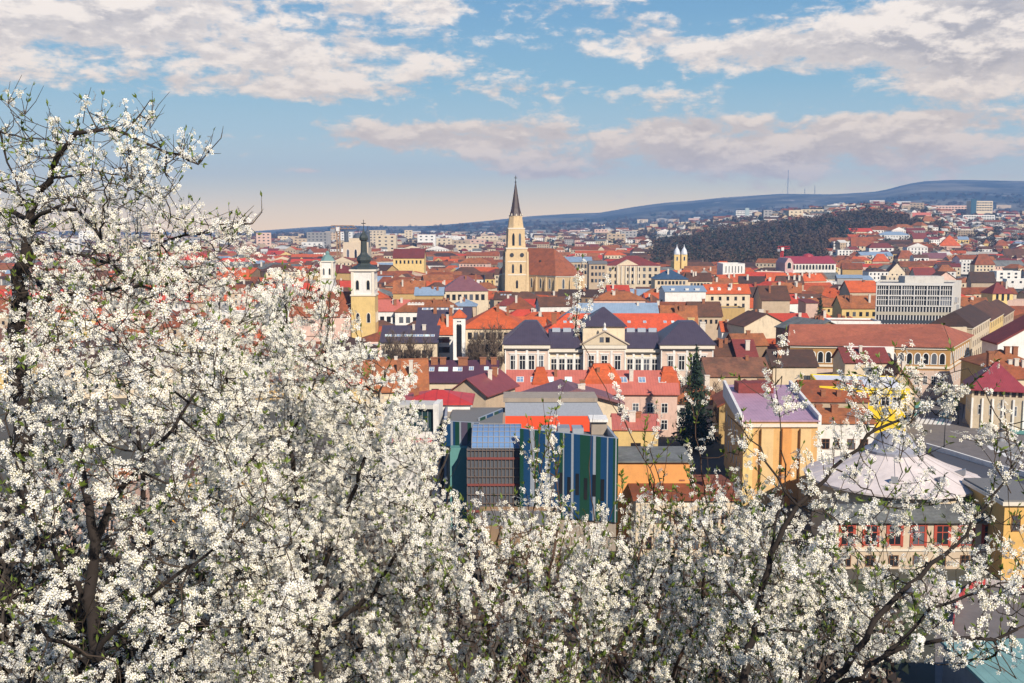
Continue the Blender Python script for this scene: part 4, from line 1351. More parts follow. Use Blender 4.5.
# ---- street of facades on the right, running away to the back
def street_facade(label, px0, Y0, px1, Y1, pe, he, depth, wall, rf, nw, rows, rh, tL=0, tR=0, ww=1.1, wh=1.9, cornice=None, group=None, zt=None, style='dark'):
    ze = zt if zt else zz(pe, Y0)
    a = (xx(px0, Y0, ze), Y0); b_ = (xx(px1, Y1, ze), Y1)
    dx, dy = b_[0] - a[0], b_[1] - a[1]; L = sqrt(dx * dx + dy * dy)
    # the front looks right, onto the street; the body lies to the left of it
    nx, ny = -dy / L, dx / L
    cs = [a, b_, (b_[0] + nx * depth, b_[1] + ny * depth), (a[0] + nx * depth, a[1] + ny * depth)]
    z0 = terrain(a[0], Y0)
    W_ = WALLS[wall] if isinstance(wall, str) else wall
    return quad_building(label, 'building', 'street_building', cs, z0, ze - z0, rh, 'gable', 'x', wallm=W_, roofm=ROOFS[rf] if isinstance(rf, str) else rf, tL=tL, tR=tR,
                         windows=[win(nw, rows, ww, wh, face='f', style=style), ], cornice=cornice, group=group, over=.4)


street_facade('cream street building with many small windows and dark mansard roof right of the office', 972.5, 318, 990, 354, 327, 13, 13, 'cream', 'dark brown', 9, [-3.0, -6.6, -10.2], 4.0, tL=.15, cornice=.5)
street_facade('yellow street building with brown roof beyond the cream one', 990.2, 354.6, 1003.5, 388, 320.5, 14, 13, 'yellow', 'brown', 7, [-3, -6.6, -10.2], 4.5, cornice=.5)
street_facade('ochre street house further up the street with brown roof', 1003.8, 389, 1014, 420, 316, 14, 13, 'beige', 'brown', 6, [-3, -6.5], 4, cornice=.4)
house('flat dark terrace building with cream front right behind the arcaded school', 948, 967, 327, 327, he=16.5, Y=317, d=8, roof='flat', wall='cream', rf='flat grey', keep=340)


def blank_wall():
    Y = 290
    p = [(998, 354), (1030, 348), (1030, 322), (1012, 330), (998, 345)]
    z0 = 0
    x0, x1 = xx(997, Y, 10), xx(1045, Y, 10)
    zl, zr = zz(345, Y), zz(318, Y)
    root = thing('white_gable_house', 'white blank gable wall with dark red sloping roof beside the street', 'house', (x0, Y, 0))
    w = x1 - x0
    m = MB(); m.v = [(0, 0, -2), (w, 0, -2), (w, 0, zr), (0, 0, zl)] + [(1, 12, -2), (w + 1, 12, -2), (w + 1, 12, zr), (1, 12, zl)]
    m.f = [(0, 1, 2, 3), (5, 4, 7, 6), (4, 0, 3, 7), (1, 5, 6, 2), (3, 2, 6, 7), (0, 4, 5, 1)]
    m.obj('wall', WALLS['white'], root)
    m = MB(); m.v = [(-.4, -.3, zl + .02), (w, -.3, zr + .2), (w + 1, 12.4, zr + .2), (.6, 12.4, zl + .02)]; m.v += [(a, b_, c + .5) for a, b_, c in m.v]
    m.f = [(0, 3, 2, 1), (4, 5, 6, 7)] + [(k, (k + 1) % 4, 4 + (k + 1) % 4, 4 + k) for k in range(4)]
    m.obj('roof', ROOFS['maroon'], root)
    FOOT.append([(x0, Y), (x1, Y), (x1, Y + 12), (x0, Y + 12)]); KEEP.append((996, 318, 1024, 354, Y))


blank_wall()


def corner_palace():
    Y = 238.0; ze = zz(388, Y)
    x0, x1 = xx(976, Y, ze), xx(1021, Y, ze)
    R = quad_building('cream corner villa with wine red pyramid roof and attic window band', 'villa', 'corner_villa', [(x0, Y + 2), (x1, Y - 2), (x1 + 4, Y + 10), (x0 + 4, Y + 14)], 0, ze, 5.4, 'pyramid',
                      wallm=WALLS['cream'], roofm=metal_roof('wine_seam_roof', (.30, .05, .06), axis='X', seam=1.6), over=.9, cornice=.35)
    root, wall, ro, c, h = R
    put_windows(root, c[0], c[1], h - 2.0, 8, .9, 1.3, style='frame', frame='brown', m0=.3)
    put_windows(root, c[3], c[0], h - 2.0, 8, .9, 1.3, style='frame', frame='brown', m0=.3)
    put_windows(root, c[0], c[1], h - 6.5, 4, 1.1, 2.4, style='frame', frame='white', m0=.8)
    put_windows(root, c[3], c[0], h - 6.5, 4, 1.1, 2.4, style='frame', frame='white', m0=.8)
    for k in range(6):
        p = edge_pt(c[0], c[1], (k + .0) / 5 * .98 + .01)
        m = MB(); m.box(p[0] - .22, p[0] + .22, p[1] - .3, p[1] + .05, -1, h - 2.6); m.obj('pilaster', WALLS['white'], root)
    m = MB(); m.box(c[1][0] - 4.6, c[1][0] - 3.4, 1, 2.2, h + 2, h + 7.4); m.box(c[1][0] - 4.8, c[1][0] - 3.2, .9, 2.3, h + 7.4, h + 7.8); m.obj('chimney', M_BRICK, ro)
    KEEP.append((972, 356, 1024, 420, Y - 4))


corner_palace()
house('low house with orange-red hipped roof and terrace behind the corner villa', 985, 1040, 366, 350, he=10, Y=262, d=14, roof='hip', wall='ochre', rf='rust', keep=368, chimneys=[(.55, .7, 1.2, 1.0), (.7, .7, 1.2, 1.0)])
house('red roofed annex right behind the corner villa', 1006, 1050, 378, 362, he=10, Y=250, d=10, wall='cream', rf='terracotta', keep=380)


# ---- round pavilion with pale conical roof
def round_hall():
    Y = 154.0; X = xx(893, Y, 12)
    root = thing('round_hall', 'round hall with large pale conical roof and grey cap', 'hall', (X, Y, 0))
    m = MB(); m.lathe(0, 0, [(11.6, -2), (11.6, 9.2)], 40); m.obj('wall', WALLS['cream'], root)
    prof = [(13.0, 9.2), (13.0, 9.5), (10.4, 10.4), (7.6, 11.5), (5.2, 12.6), (3.6, 13.5)]
    m = MB(); m.lathe(0, 0, prof, 40); ro = m.obj('roof', plain('pale_pink_membrane', (.66, .58, .55), .75, var=.4, scale=.5), root)
    m = MB(); m.lathe(0, 0, [(4.2, 13.2), (4.2, 13.6), (3.3, 14.1), (2.2, 15.9), (.8, 16.5)], 20); m.obj('roof_cap', plain('cap_grey_metal', (.30, .30, .34), .4), ro)
    for k in range(20):
        a = 2 * pi * k / 20
        mm = MB(); mm.tube([(r * cos(a), r * sin(a), z + .03) for r, z in prof[1:]], .06, 4); mm.obj('seam', plain('seam_pale', (.45, .40, .39), .7), ro)
    for a in (-.5, -1.2, -1.9, -2.5):
        mm = MB(); mm.hexa([(-.5, -.9), (.5, -.9), (.0 + .1, .8), (-.1, .8)], -.2, .75, [(-.5, -.9), (.5, -.9), (.1, .8), (-.1, .8)])
        mm.v[6] = (mm.v[6][0], mm.v[6][1], .1); mm.v[7] = (mm.v[7][0], mm.v[7][1], .1)
        o = mm.obj('roof_vent', M_GREYM, ro); o.location = (9.3 * cos(a), 9.3 * sin(a), 10.9); o.rotation_euler = (0, 0, a + pi / 2)
    FOOT.append([(X - 14, Y - 14), (X + 14, Y - 14), (X + 14, Y + 14), (X - 14, Y + 14)]); KEEP.append((822, 425, 982, 500, Y - 12))


round_hall()


def front_range():
    Y = 138.5; x0, x1 = xx(836, Y, 8), xx(1003, Y, 8); w = x1 - x0
    h = zz(522, Y)
    root = thing('cream_range', 'cream two-storey range with red framed tall windows below the round hall', 'building', (x0, Y, 0))
    m = MB(); m.box(0, w, 0, 4, -2, h); m.obj('wall', plaster('pale_sand_plaster', (.58, .46, .33)), root)
    m = MB(); m.hexa([(-.5, -.7), (w + .5, -.7), (w + .5, 4.3), (-.5, 4.3)], h, h + .3); m.hexa([(-.5, -.7), (w + .5, -.7), (w + .5, 4.3), (-.5, 4.3)], h + .3, h + 1.7, [(-.5, 2.4), (w + .5, 2.4), (w + .5, 3.2), (-.5, 3.2)]); m.obj('roof', ROOFS['grey'], root)
    nb = 7
    for k in range(nb):
        xc = w * (k + .5) / nb
        o = link('window', W_FR['red'], root, (xc, -.01, h - 3.3), 0, (1.9, 1.6, 2.9)); link('pane', W_PN, o)
        for s in (-1, 1):
            p = MB(); p.box(xc + s * 1.05 - .12, xc + s * 1.05 + .12, -.12, 0, h - 3.5, h - .3); p.obj('pilaster', M_FRR, root)
        o = link('window', W_FR['brown'], root, (xc, -.01, h - 6.3), 0, (1.3, 1, 1.6)); link('pane', W_PN, o)
    m = MB(); m.box(-.1, w + .1, -.2, -.01, h - 4.1, h - 3.8); m.obj('string_course', M_TRIM, root)
    FOOT.append([(x0, Y), (x1, Y), (x1, Y + 5), (x0, Y + 5)]); KEEP.append((836, 515, 1005, 575, Y))
    # yellow corner building right of it
    Y = 134.0; x0, x1 = xx(1004, Y, 8), xx(1052, Y, 8); h = zz(505, Y)
    root = thing('yellow_corner_house', 'amber yellow house with white cornice at the right edge', 'house', (x0, Y, 0)); w = x1 - x0
    m = MB(); m.box(0, w, 0, 12, -2, h); m.obj('wall', plaster('amber_wall', (.66, .40, .12)), root)
    m = MB(); m.box(-.5, w, -.5, 12, h, h + .5); m.obj('cornice', M_TRIM, root)
    m = MB(); m.box(-.3, w, -.3, 12, h + .5, h + .75); m.obj('roof', ROOFS['flat grey'], root)
    for k in range(3):
        o = link('window', W_FR['brown'], root, (1.6 + k * 2.2, -.01, h - 3.6), 0, (1.2, 1, 2.2)); link('pane', W_PN, o)
    FOOT.append([(x0, Y), (x1, Y), (x1, Y + 12), (x0, Y + 12)])


front_range()


def dark_canopy():
    # dark flat roof with curved white parapet right of the round hall
    z = 9.5
    pts = [(926, 448), (950, 455), (985, 466), (1024, 477), (1060, 490), (1060, 500), (1010, 500), (985, 497), (965, 480), (940, 462)]
    P = []
    for px, py in pts:
        a = TH + atan((py - 341.5) / F); Y = (EYE - z) / tan(a); P.append((xx(px, Y, z), Y))
    cx, cy = P[5]
    root = thing('dark_roofed_hall', 'low hall with dark flat roof and curved white parapet right of the round hall', 'hall', (P[0][0], P[0][1], 0))
    L = [(p[0] - P[0][0], p[1] - P[0][1]) for p in P]
    back = L[:5]; front = list(reversed(L[5:]))
    m = MB(); m.hexa(list(reversed(L)), z - .4, z); m.obj('roof', plain('dark_asphalt_roof', (.075, .075, .085), .7), root)
    m = MB(); m.hexa(list(reversed(L)), -1, z - .42); m.obj('wall', WALLS['grey'], root)
    m = MB()
    for a, b_ in zip(back, back[1:]):
        m.hexa([(a[0], a[1]), (b_[0], b_[1]), (b_[0] + .25, b_[1] + .55), (a[0] + .25, a[1] + .55)], z - .3, z + .8)
    m.obj('parapet', WALLS['white'], root)
    FOOT.append([(P[0][0], 140), (P[3][0] + 12, 140), (P[3][0] + 12, P[0][1]), (P[0][0], P[0][1])])


dark_canopy()
# ================================================================= farther landmarks
def justice():
    R = house('large cream palace with red roof and central pediment right of the gothic church', 606, 660, 265.5, 256, Y=800, d=34, roof='hip', wall='cream', rf='maroon', rot=-4, cat='palace', name='court_palace',
              windows=[win(9, [-4.5, -9.5, -14.5], 2.0, 2.9), win(5, [-4.5, -9.5, -14.5], 2.0, 2.9, face='r')], cornice=.7, keep=286)
    root, wall, ro, c, h = R[:5]
    x0 = c[0][0] + 8; x1 = x0 + 18
    m = MB(); m.v = [(x0, c[0][1] - 1.4, h), (x1, c[0][1] - 1.4, h), ((x0 + x1) / 2, c[0][1] - 1.4, h + 4.4), (x0, c[0][1] + 8, h), (x1, c[0][1] + 8, h), ((x0 + x1) / 2, c[0][1] + 8, h + 4.4)]
    m.f = [(0, 1, 2), (4, 3, 5), (0, 2, 5, 3), (2, 1, 4, 5), (1, 0, 3, 4)]
    m.obj('pediment', WALLS['cream'], root)
    m = MB(); m.box(x0, x1, c[0][1] - 1.2, c[0][1] - .05, h - 15, h - .01); m.obj('portico', WALLS['cream'], root)
    for k in range(6):
        x = x0 + 1 + (x1 - x0 - 2) * k / 5
        m = MB(); m.lathe(x, c[0][1] - 1.8, [(.55, h - 14), (.45, h - .3)], 8); m.obj('column', M_TRIM, root)
    house('grey beige wing with red band left of the red roofed palace', 589, 607, 264, 261, Y=785, d=18, wall='beige', rf='flat grey', windows=[win(4, [-4, -9, -14], 1.8, 2.6)], keep=286)
    house('pale building with zinc roofs behind the gothic church choir', 566, 592, 262, 257, Y=850, d=20, wall='beige', rf='blue-grey', windows=[win(7, [-5, -10], 1.8, 3)], keep=270)


justice()


def twin_church():
    Y = 950; X = xx(681, Y, 30); z0 = terrain(X, Y)
    s = Y / F
    root = thing('twin_towered_church', 'yellow church with twin white bell domes in front of the park', 'church', (X, Y, z0))
    zt_ = zz(254.5, Y) - z0
    for sx in (-1, 1):
        m = MB(); m.box(sx * 3.6 * s - 2.9 * s, sx * 3.6 * s + 2.9 * s, 0, 5 * s, -2, zt_); t = m.obj('tower', WALLS['yellow'], root)
        m = MB(); m.lathe(sx * 3.6 * s, 2.5 * s, [(3.3 * s, zt_), (3.1 * s, zt_ + 2 * s), (2.4 * s, zt_ + 4.4 * s), (1.1 * s, zt_ + 6.4 * s), (.5 * s, zt_ + 7.4 * s), (.15, zt_ + 10 * s)], 10); m.obj('dome', plain('white_zinc', (.62, .64, .68), .5), t)
        put_windows(t, (sx * 3.6 * s - 2.9 * s, 0), (sx * 3.6 * s + 2.9 * s, 0), zt_ - 6 * s, 1, 1.5 * s, 4 * s, m0=.5, style='arch', frame='trim')
    m = MB(); m.box(-6 * s, 6 * s, 3 * s, 26 * s, -2, zt_ - 7 * s); m.obj('nave_wall', WALLS['yellow'], root)
    FOOT.append([(X - 8, Y), (X + 8, Y), (X + 8, Y + 26), (X - 8, Y + 26)]); KEEP.append((671, 244, 691, 262, Y))


twin_church()


def theatre():
    R = house('large theatre with pinkish red roof and white arcade below the park', 791, 836, 263.5, 256.5, Y=860, d=40, wall='white', rf=metal_roof('raspberry_metal', (.38, .05, .055), seam=.3), cat='theatre', name='theatre',
              windows=[win(13, [-5], 1.7, 4, style='arch', frame='trim')], keep=269)
    root, wall, ro, c, h = R[:5]
    m = MB(); x1 = c[0][0] + 1; x0 = x1 - 7; hh = h + 6
    m.box(x0, x1 - .01, -24, 6, -2, h + .5); m.hexa([(x0, -24), (x1 - .01, -24), (x1 - .01, 6), (x0, 6)], h + .5, h + 4.5, [(x0 + 2.6, -24), (x1 - 2.6, -24), (x1 - 2.6, 6), (x0 + 2.6, 6)])
    m.obj('entrance_front', plaster('rosy_stucco', (.66, .40, .38)), root)
    link('window', A_FR, root, ((x0 + x1) / 2, -24, h - 4), 0, (3, 1, 5)); link('window', A_PN, root, ((x0 + x1) / 2, -24.02, h - 4), 0, (3, 1, 5))
    m = MB(); m.lathe((c[0][0] + c[1][0]) / 2 + 2, 4, [(5, h + 4), (4.6, h + 6), (3, h + 7.2), (.4, h + 7.8)], 14); m.obj('dome', metal_roof('raspberry_metal', (.42, .05, .08)), ro)


theatre()
house('plain white hall with slit windows in front of the park', 723, 745, 263.5, 263.5, Y=780, d=22, roof='flat', wall='white', rf='flat pale', windows=[win(6, [-7], .6, 5)], keep=275)
house('cream apartment house with orange-red roof and pale dormers, middle right', 706, 750, 293.5, 284.5, Y=500, d=13, wall='cream', rf='orange-red', windows=[win(5, [-3.4, -6.8, -10.2], 1.3, 1.9)],
      dormers=[(u, .3, 1.5, 1.0, WALLS['white']) for u in (.15, .32, .55, .78)], keep=308)
house('long bright white walled building with grey roof left of the orange-red roof', 665, 706, 291.5, 286, Y=495, d=16, wall='white', rf='blue-grey', rot=2, chimneys=[(.2, .2, 1.6, -1, WALLS['white']), (.55, .2, 1.6, -1, WALLS['white']), (.8, .2, 2.0, -1, WALLS['white'])], windows=[win(2, [-6], 1.0, 2.2, m1=30)], keep=302)
house('cream building with dark blue pyramid roof below the twin domed church', 655, 688, 279, 270.5, Y=600, d=16, roof='hip', wall='cream', rf=metal_roof('navy_metal', (.05, .09, .15), rough=.4), windows=[win(8, [-3.2], 1.4, 2)], keep=288)
house('cream long building with brown roof right of the dark blue pyramid roof', 688, 712, 281, 273, Y=610, d=14, wall='cream', rf='brown', windows=[win(6, [-3.2], 1.4, 2)], keep=290)
house('cream double gabled building with white party walls right of centre', 743, 790, 326, 314, he=10, d=15, axis='y', wall='cream', rf='brown', rot=14, skylights=[], over=.5, keep=340, windows=[win(2, [2, 5], 1.2, 1.4, face='r')])
house('dark brown tiled roof house left of the arcaded school', 773, 817, 366, 350, he=11, d=12, wall='cream', rf='dark brown', windows=[win(7, [-4.0], 1.2, 1.5, m0=5.5, m1=1.0, idx=(4, 5, 6))], chimneys=[(.2, .5, 1.1, .7)], keep=381)
house('orange tented roof with little chimneys left of the arcaded school', 781, 809, 349.5, 340.5, he=11, d=10, roof='hip', wall='brown', rf='orange-red', rot=-8, chimneys=[(.2, .3, .9, -1), (.5, .2, .9, -1.5), (.85, .3, .9, -1)], keep=350)
house('cream house with long brown roof and pointed gable before the arcaded school', 845, 889, 362, 348, he=12, d=10, wall='cream', rf='maroon', windows=[win(6, [-3.4], 1.2, 1.9, m0=6, m1=1)], over=.5, keep=373)
house('russet roofed house with cream side wall beside the street', 888, 914, 388, 370, he=8, d=26, axis='y', rot=-14, wall='cream', rf='rust', windows=[win(6, [-3.4], 1.0, 1.9, face='r')], keep=392)
house('long weathered brown tiled roof right of the neoclassical palace', 708, 770, 376, 358, he=9, d=15, wall='beige', rf=tiles('weathered_tiles', (.24, .10, .055), var=.75), keep=384)
house('brown roof house with mossy tiles directly right of the palace pavilion', 716, 738, 356, 341, he=10, d=14, wall='beige', rf='brown', keep=360)
house('maroon roofed house right of the mossy brown roof', 738, 757, 357, 340, he=10, d=14, wall='beige', rf='maroon', chimneys=[(.6, .4, 1.2, .2, M_CHW)], keep=360)
house('pair of russet roofs below the double gabled building', 735, 768, 345, 334, he=10, d=10, wall='brown', rf='rust', rot=8, chimneys=[(.55, .9, 1.2, 1.0)], keep=347)
house('pale yellow house with rust roof left of the office block', 842, 880, 308, 296, he=11, d=14, wall='yellow', rf='rust', windows=[win(5, [-3.8], 1.4, 2)], keep=318)
house('low hall with white curved side wall left of the office block', 832, 880, 321, 318, he=10, Y=345, d=12, roof='flat', wall='white', rf='terracotta', rot=-6, keep=333)
house('orange-red roof directly left of the office block top', 850, 879, 292, 281, he=12, d=18, wall='beige', rf='orange-red', rot=0, keep=297)
house('slate grey gabled roof behind the left end of the arcaded school', 806, 850, 331, 321.5, he=12, Y=335, d=18, axis='y', rot=20, wall='brown', rf='grey', keep=331)
house('small pink house with raspberry roof beside the dark fir', 806, 818, 303, 299.5, he=10, d=14, roof='shed', wall='pink', rf='maroon', keep=314)
house('big brown tiled roof left of the pink house', 762, 790, 300, 286, he=12, d=18, wall='beige', rf='brown', keep=303)
# left middle
house('white church hall with orange-red roof right of the baroque tower', 376, 408, 311, 300, he=11, d=14, wall='white', rf='salmon', windows=[win(4, [-5], 1.8, 2.6)], keep=322)
house('long white house with rust roof right of the orange-red hall roof', 395, 462, 311.5, 300, he=11, d=14, roof='hip', wall='white', rf='rust', windows=[win(9, [-5], 1.8, 2.6)], dormers=[(u, .5, 1.4, .8, WALLS['white']) for u in (.2, .25, .3, .35, .4)], keep=322)
house('large plum roofed house with blue glass strip at the ridge', 417, 470, 327, 308, he=14, d=18, wall='cream', rf='purple-grey', skylights=[(.15 + .1 * k, .86, 3.2, 1.0) for k in range(7)], keep=330)
house('long plum roof with row of blue skylights behind bare trees', 381, 437, 342, 326, he=11, d=14, wall='cream', rf='purple-grey', windows=[win(8, [-5.2], 1.5, 2.6)], skylights=[(.1 + .1 * k, .28, 1.7, 1.1) for k in range(9)], rot=-1, keep=362)
house('white three storey house with orange-red roof beside the white stair tower', 435, 453, 333.5, 317, he=13, d=10, wall='white', rf='orange-red', windows=[win(3, [-3, -6.3, -9.6], 1.3, 1.9)], keep=358, tL=.25, tR=0)
house('white stair tower with little orange pyramid roof and black window strip', 453, 465, 317, 309.5, he=18, Y=316, d=5, roof='pyramid', wall='white', rf='orange-red', windows=[win(1, [-12.5], 1.6, 10, m0=.4), win(3, [-1.6], .35, .4), win(3, [-2.6], .35, .4)], over=.4, keep=358)
house('big orange-red roofed school with dark balconies behind bare trees', 463, 525, 328, 307, he=16, d=22, wall='cream', rf='orange-red', roof='hip', windows=[win(9, [-3.6, -7.4, -11.2], 1.3, 2.2)], keep=362)
house('yellow cream house with mauve hipped roof left of the gothic church', 443, 488, 290.5, 276, he=15, d=20, roof='hip', wall='cream', rf='mauve', windows=[win(7, [-5], 1.8, 3)], rot=6, keep=306)
house('long maroon roofed monastery with yellow gable wall on the left', 393, 424, 258, 249, Y=900, d=20, wall='yellow', rf='maroon', windows=[win(7, [-5], 1.5, 3)], keep=266)
house('terracotta courtyard wing with brown wall, left middle distance', 393, 424, 293, 281, he=10, d=14, wall='ochre', rf='rust', keep=300)
house('light blue sheet roof on brown wall left of the mauve roof', 415, 443, 295, 287.5, he=12, Y=500, d=10, wall='ochre', rf='blue-grey', keep=304)
house('large red church roof with orange lower edge left of the baroque tower', 290, 350, 316, 292, he=13, Y=400, d=20, wall='pink', rf='terracotta', keep=322)
house('cream house with white gable and brown roof right below the church nave', 540, 578, 306, 297, he=11, d=13, wall='white', rf='brown', rot=8, windows=[win(2, [-4], 1.2, 1.8, m0=12)], keep=309)
house('grey glass vaulted roof building below the mauve roof', 453, 476, 306, 299, he=11, Y=455, d=12, roof='hip', wall='beige', rf='blue-grey', keep=309)


# hillside houses on the right (picture columns/rows, he given)
VILLAS = [
    ('white flat roofed villa at the left foot of the hillside', 838, 853, 250, 247.5, 9, 'flat', 'white', 'flat pale', [win(4, [-3, -6], 1.8, 1.8)]),
    ('cream villa with red roof at the forest edge', 852, 873, 245.5, 237, 8, 'gable', 'cream', 'terracotta', [win(5, [-3.4], 1.6, 2)]),
    ('white villa with dark red roof in mid hillside', 869, 894, 247.5, 243, 8, 'hip', 'white', 'maroon', [win(5, [-3.4], 2.0, 2)]),
    ('orange roofed house below the white hillside villa', 873, 889, 261, 254, 6, 'hip', 'beige', 'orange-red', []),
    ('red roofed house with pale wall right of the orange roofed one', 898, 916, 258, 250.5, 6, 'hip', 'cream', 'terracotta', [win(4, [-3.2], 1.4, 1.6)]),
    ('cream gable facing house below the hillside', 889, 905, 272, 263, 8, 'gabley', 'cream', 'brown', [win(3, [-3.4, -6.6], 1.3, 1.7)]),
    ('house with big glowing orange-red tent roof high on the slope', 940, 960, 245, 235, 6, 'pyramid', 'pink', 'orange-red', []),
    ('long pale blue low building across the slope', 965, 998, 252, 250, 6, 'flat', 'grey', 'blue-grey', []),
    ('white three storey flats on the lower slope, upper right', 962, 975, 262, 261, 12, 'flat', 'white', 'flat pale', [win(3, [-3.2, -6.4, -9.4], 1.6, 1.7)]),
    ('cream flats with red roof right of the white three storey flats', 975, 995, 264, 254, 12, 'hip', 'cream', 'terracotta', [win(5, [-3.2, -6.4, -9.4], 1.5, 1.7)]),
    ('pale yellow villa with red roof under the forest, upper right', 996, 1008, 245.5, 240, 8, 'hip', 'yellow', 'terracotta', [win(3, [-3.4], 1.4, 1.8)]),
    ('small yellow house with orange roof beside the pale yellow villa', 984, 990, 243, 239.5, 6, 'hip', 'yellow', 'rust', []),
    ('long cream building with brown roof at the right edge of the slope', 1005, 1034, 255, 249, 8, 'gable', 'cream', 'brown', [win(7, [-3.4], 1.4, 1.8)]),
    ('modern white house with dark window bands at the right edge', 996, 1022, 271, 271, 10, 'flat', 'white', 'flat grey', [win(3, [-3.2, -6.4], 2.4, 1.7)]),
    ('pale blue white box house in front of the modern white house', 1008, 1034, 279, 279, 8, 'flat', 'white', 'flat pale', [win(3, [-3.2], 1.6, 1.6)]),
    ('brown roofed barn-like house with olive wall', 972, 995, 282, 272, 8, 'gable', 'beige', 'dark brown', []),
    ('long white roof-edge building right behind the office block', 886, 916, 276, 275, 9, 'flat', 'cream', 'flat pale', [win(6, [-3], 1.2, 1.8)]),
    ('pinkish gable house directly above the office block', 935, 957, 279, 272, 9, 'gabley', 'pink', 'brown', []),
    ('cream row house with wine red roof above the office block', 915, 936, 275, 268, 8, 'gable', 'cream', 'maroon', [win(4, [-3.4], 1.6, 1.8)]),
    ('red brick colour hipped roof above the office block', 938, 956, 271, 265, 8, 'hip', 'white', 'rust', [win(4, [-3.4], 1.6, 1.8)]),
    ('white dormered house with brown roof on the lower slope', 939, 953, 268.5, 264, 8, 'gable', 'white', 'dark brown', [win(4, [-3.2], 1.5, 1.7)]),
    ('pale roofed cottage row with magenta roof on the slope', 924, 946, 258, 253, 6, 'gable', 'pink', 'mauve', []),
    ('wide terracotta roof with chimneys, right of the street', 992, 1014, 293, 283, 10, 'hip', 'yellow', 'maroon', [win(3, [-4.5], 1.6, 4)]),
    ('long ochre garden wall house, right of the office block', 1000, 1034, 300, 298, 6, 'flat', 'pink', 'flat grey', []),
    ('pale sky blue roof left of the office block', 838, 862, 278, 275, 8, 'gable', 'grey', 'blue-grey', []),
    ('ochre house with terracotta roof below the raspberry theatre roof', 843, 862, 269, 263, 9, 'gable', 'ochre', 'terracotta', []),
    ('white house with flat roof high on the slope', 961, 973, 229.5, 229.5, 11, 'flat', 'white', 'flat pale', [win(3, [-3.4, -7], 2.2, 2)]),
    ('cream house with red roof under the dark wood', 913, 928, 238.5, 233, 7, 'gable', 'cream', 'maroon', []),
    ('white curved roof house at the forest edge', 912, 930, 225, 221.5, 9, 'gable', 'white', 'salmon', [win(4, [-3.6], 2, 2)]),
    ('terracotta roofed villa below the curved white roof', 922, 935, 231, 226, 8, 'hip', 'cream', 'rust', []),
    ('small pink roofed cottage among firs near the right edge', 1005, 1011, 235, 232.5, 6, 'gable', 'white', 'salmon', []),
]
for (lb, a, b_, pe, pr, he, rt, wl, rfc, ws) in VILLAS:
    yy = None
    if pe < 232: yy = 1750 if pe > 228 else 1900
    house(lb, a, b_, pe, pr, he=he, Y=yy, d=11, roof='gable' if rt == 'gabley' else rt, axis='y' if rt == 'gabley' else 'x', wall=wl, rf=rfc, windows=ws, rot=random.uniform(-12, 12), name='hillside_house',
          group=None)

for (lb, a, b_, pe, Y, wl, ws) in [
        ('big white hospital slab on the skyline beyond the park', 736, 758, 210.5, 2900, 'white', [win(14, [-5, -10, -15, -20, -25], 3.2, 2.4)]),
        ('pale tower block with dark blue end panel on the right skyline', 971, 993, 201, 2600, 'cream', [win(8, [-6, -12, -18, -24], 5.4, 2.6)]),
        ('wide low pinkish block left of the tower block on the skyline', 932, 971, 205.5, 2650, 'pink', [win(12, [-6, -11], 5, 2.4)]),
        ('white hotel with horizontal floors below the tower block', 963, 995, 215, 2250, 'white', [win(12, [-5, -10, -15], 4.2, 2.4)]),
        ('long white block in the forest edge, upper right', 895, 925, 207.5, 2700, 'white', [win(10, [-5], 4.5, 3)])]:
    R = house(lb, a, b_, pe, pe, Y=Y, d=24, roof='flat', wall=wl, rf='flat grey', windows=ws, cat='apartment block', name='tower_block')
    if 'dark blue' in lb:
        c = R[3]; m = MB(); m.box(c[0][0] + .1, c[0][0] + 14, c[0][1] - 1, c[0][1] - .05, -2, R[4] + 5); m.obj('end_panel', plain('dark_teal_panel', (.03, .09, .13), .4), R[0])
    if 'hospital' in lb:
        m = MB(); m.box(-5, 6, -12.6, -6, 0, R[4] + 7); m.obj('lift_tower', plain('grey_lift', (.35, .42, .42), .7), R[0])

# ================================================================= generic town houses
ANCH = [(515, 250, 'the gothic church'), (362, 290, 'the baroque tower'), (608, 345, 'the neoclassical palace'), (610, 312, 'the blue-grey roof'), (920, 305, 'the office block'), (875, 350, 'the arcaded school'),
        (998, 390, 'the corner villa'), (625, 272, 'the court palace'), (680, 255, 'the twin domed church'), (812, 262, 'the theatre'), (730, 292, 'the orange-red apartment house'), (765, 325, 'the double gabled building'),
        (465, 283, 'the mauve roofed house'), (410, 255, 'the maroon monastery'), (770, 440, 'the apricot building'), (500, 318, 'the big orange-red school roof'), (327, 262, 'the small white church tower'),
        (860, 390, 'the yellow shop'), (948, 240, 'the tent roofed hillside house'), (660, 425, 'the small yellow house'), (980, 330, 'the cream street building'), (850, 303, 'the pale yellow house'), (420, 340, 'the plum roof')]
ORD = ['', 'second', 'third', 'fourth', 'fifth', 'sixth', 'seventh', 'eighth', 'ninth', 'tenth', 'eleventh', 'twelfth', 'thirteenth', 'fourteenth', 'fifteenth', 'sixteenth', 'seventeenth', 'eighteenth', 'nineteenth', 'twentieth']


def overlap(A, B):
    for P in (A, B):
        for i in range(len(P)):
            j = (i + 1) % len(P)
            nx, ny = P[j][1] - P[i][1], P[i][0] - P[j][0]
            a = [p[0] * nx + p[1] * ny for p in A]; b_ = [p[0] * nx + p[1] * ny for p in B]
            if max(a) < min(b_) or max(b_) < min(a): return False
    return True


def zone_phrase(px, py, Y):
    best = min(ANCH, key=lambda a: (a[0] - px) ** 2 + ((a[1] - py) * 2.2) ** 2)
    dx, dy = px - best[0], (py - best[1]) * 2.2
    if abs(dx) > abs(dy): rel = 'right of' if dx > 0 else 'left of'
    else: rel = 'below' if dy > 0 else 'above'
    return rel + ' ' + best[2]


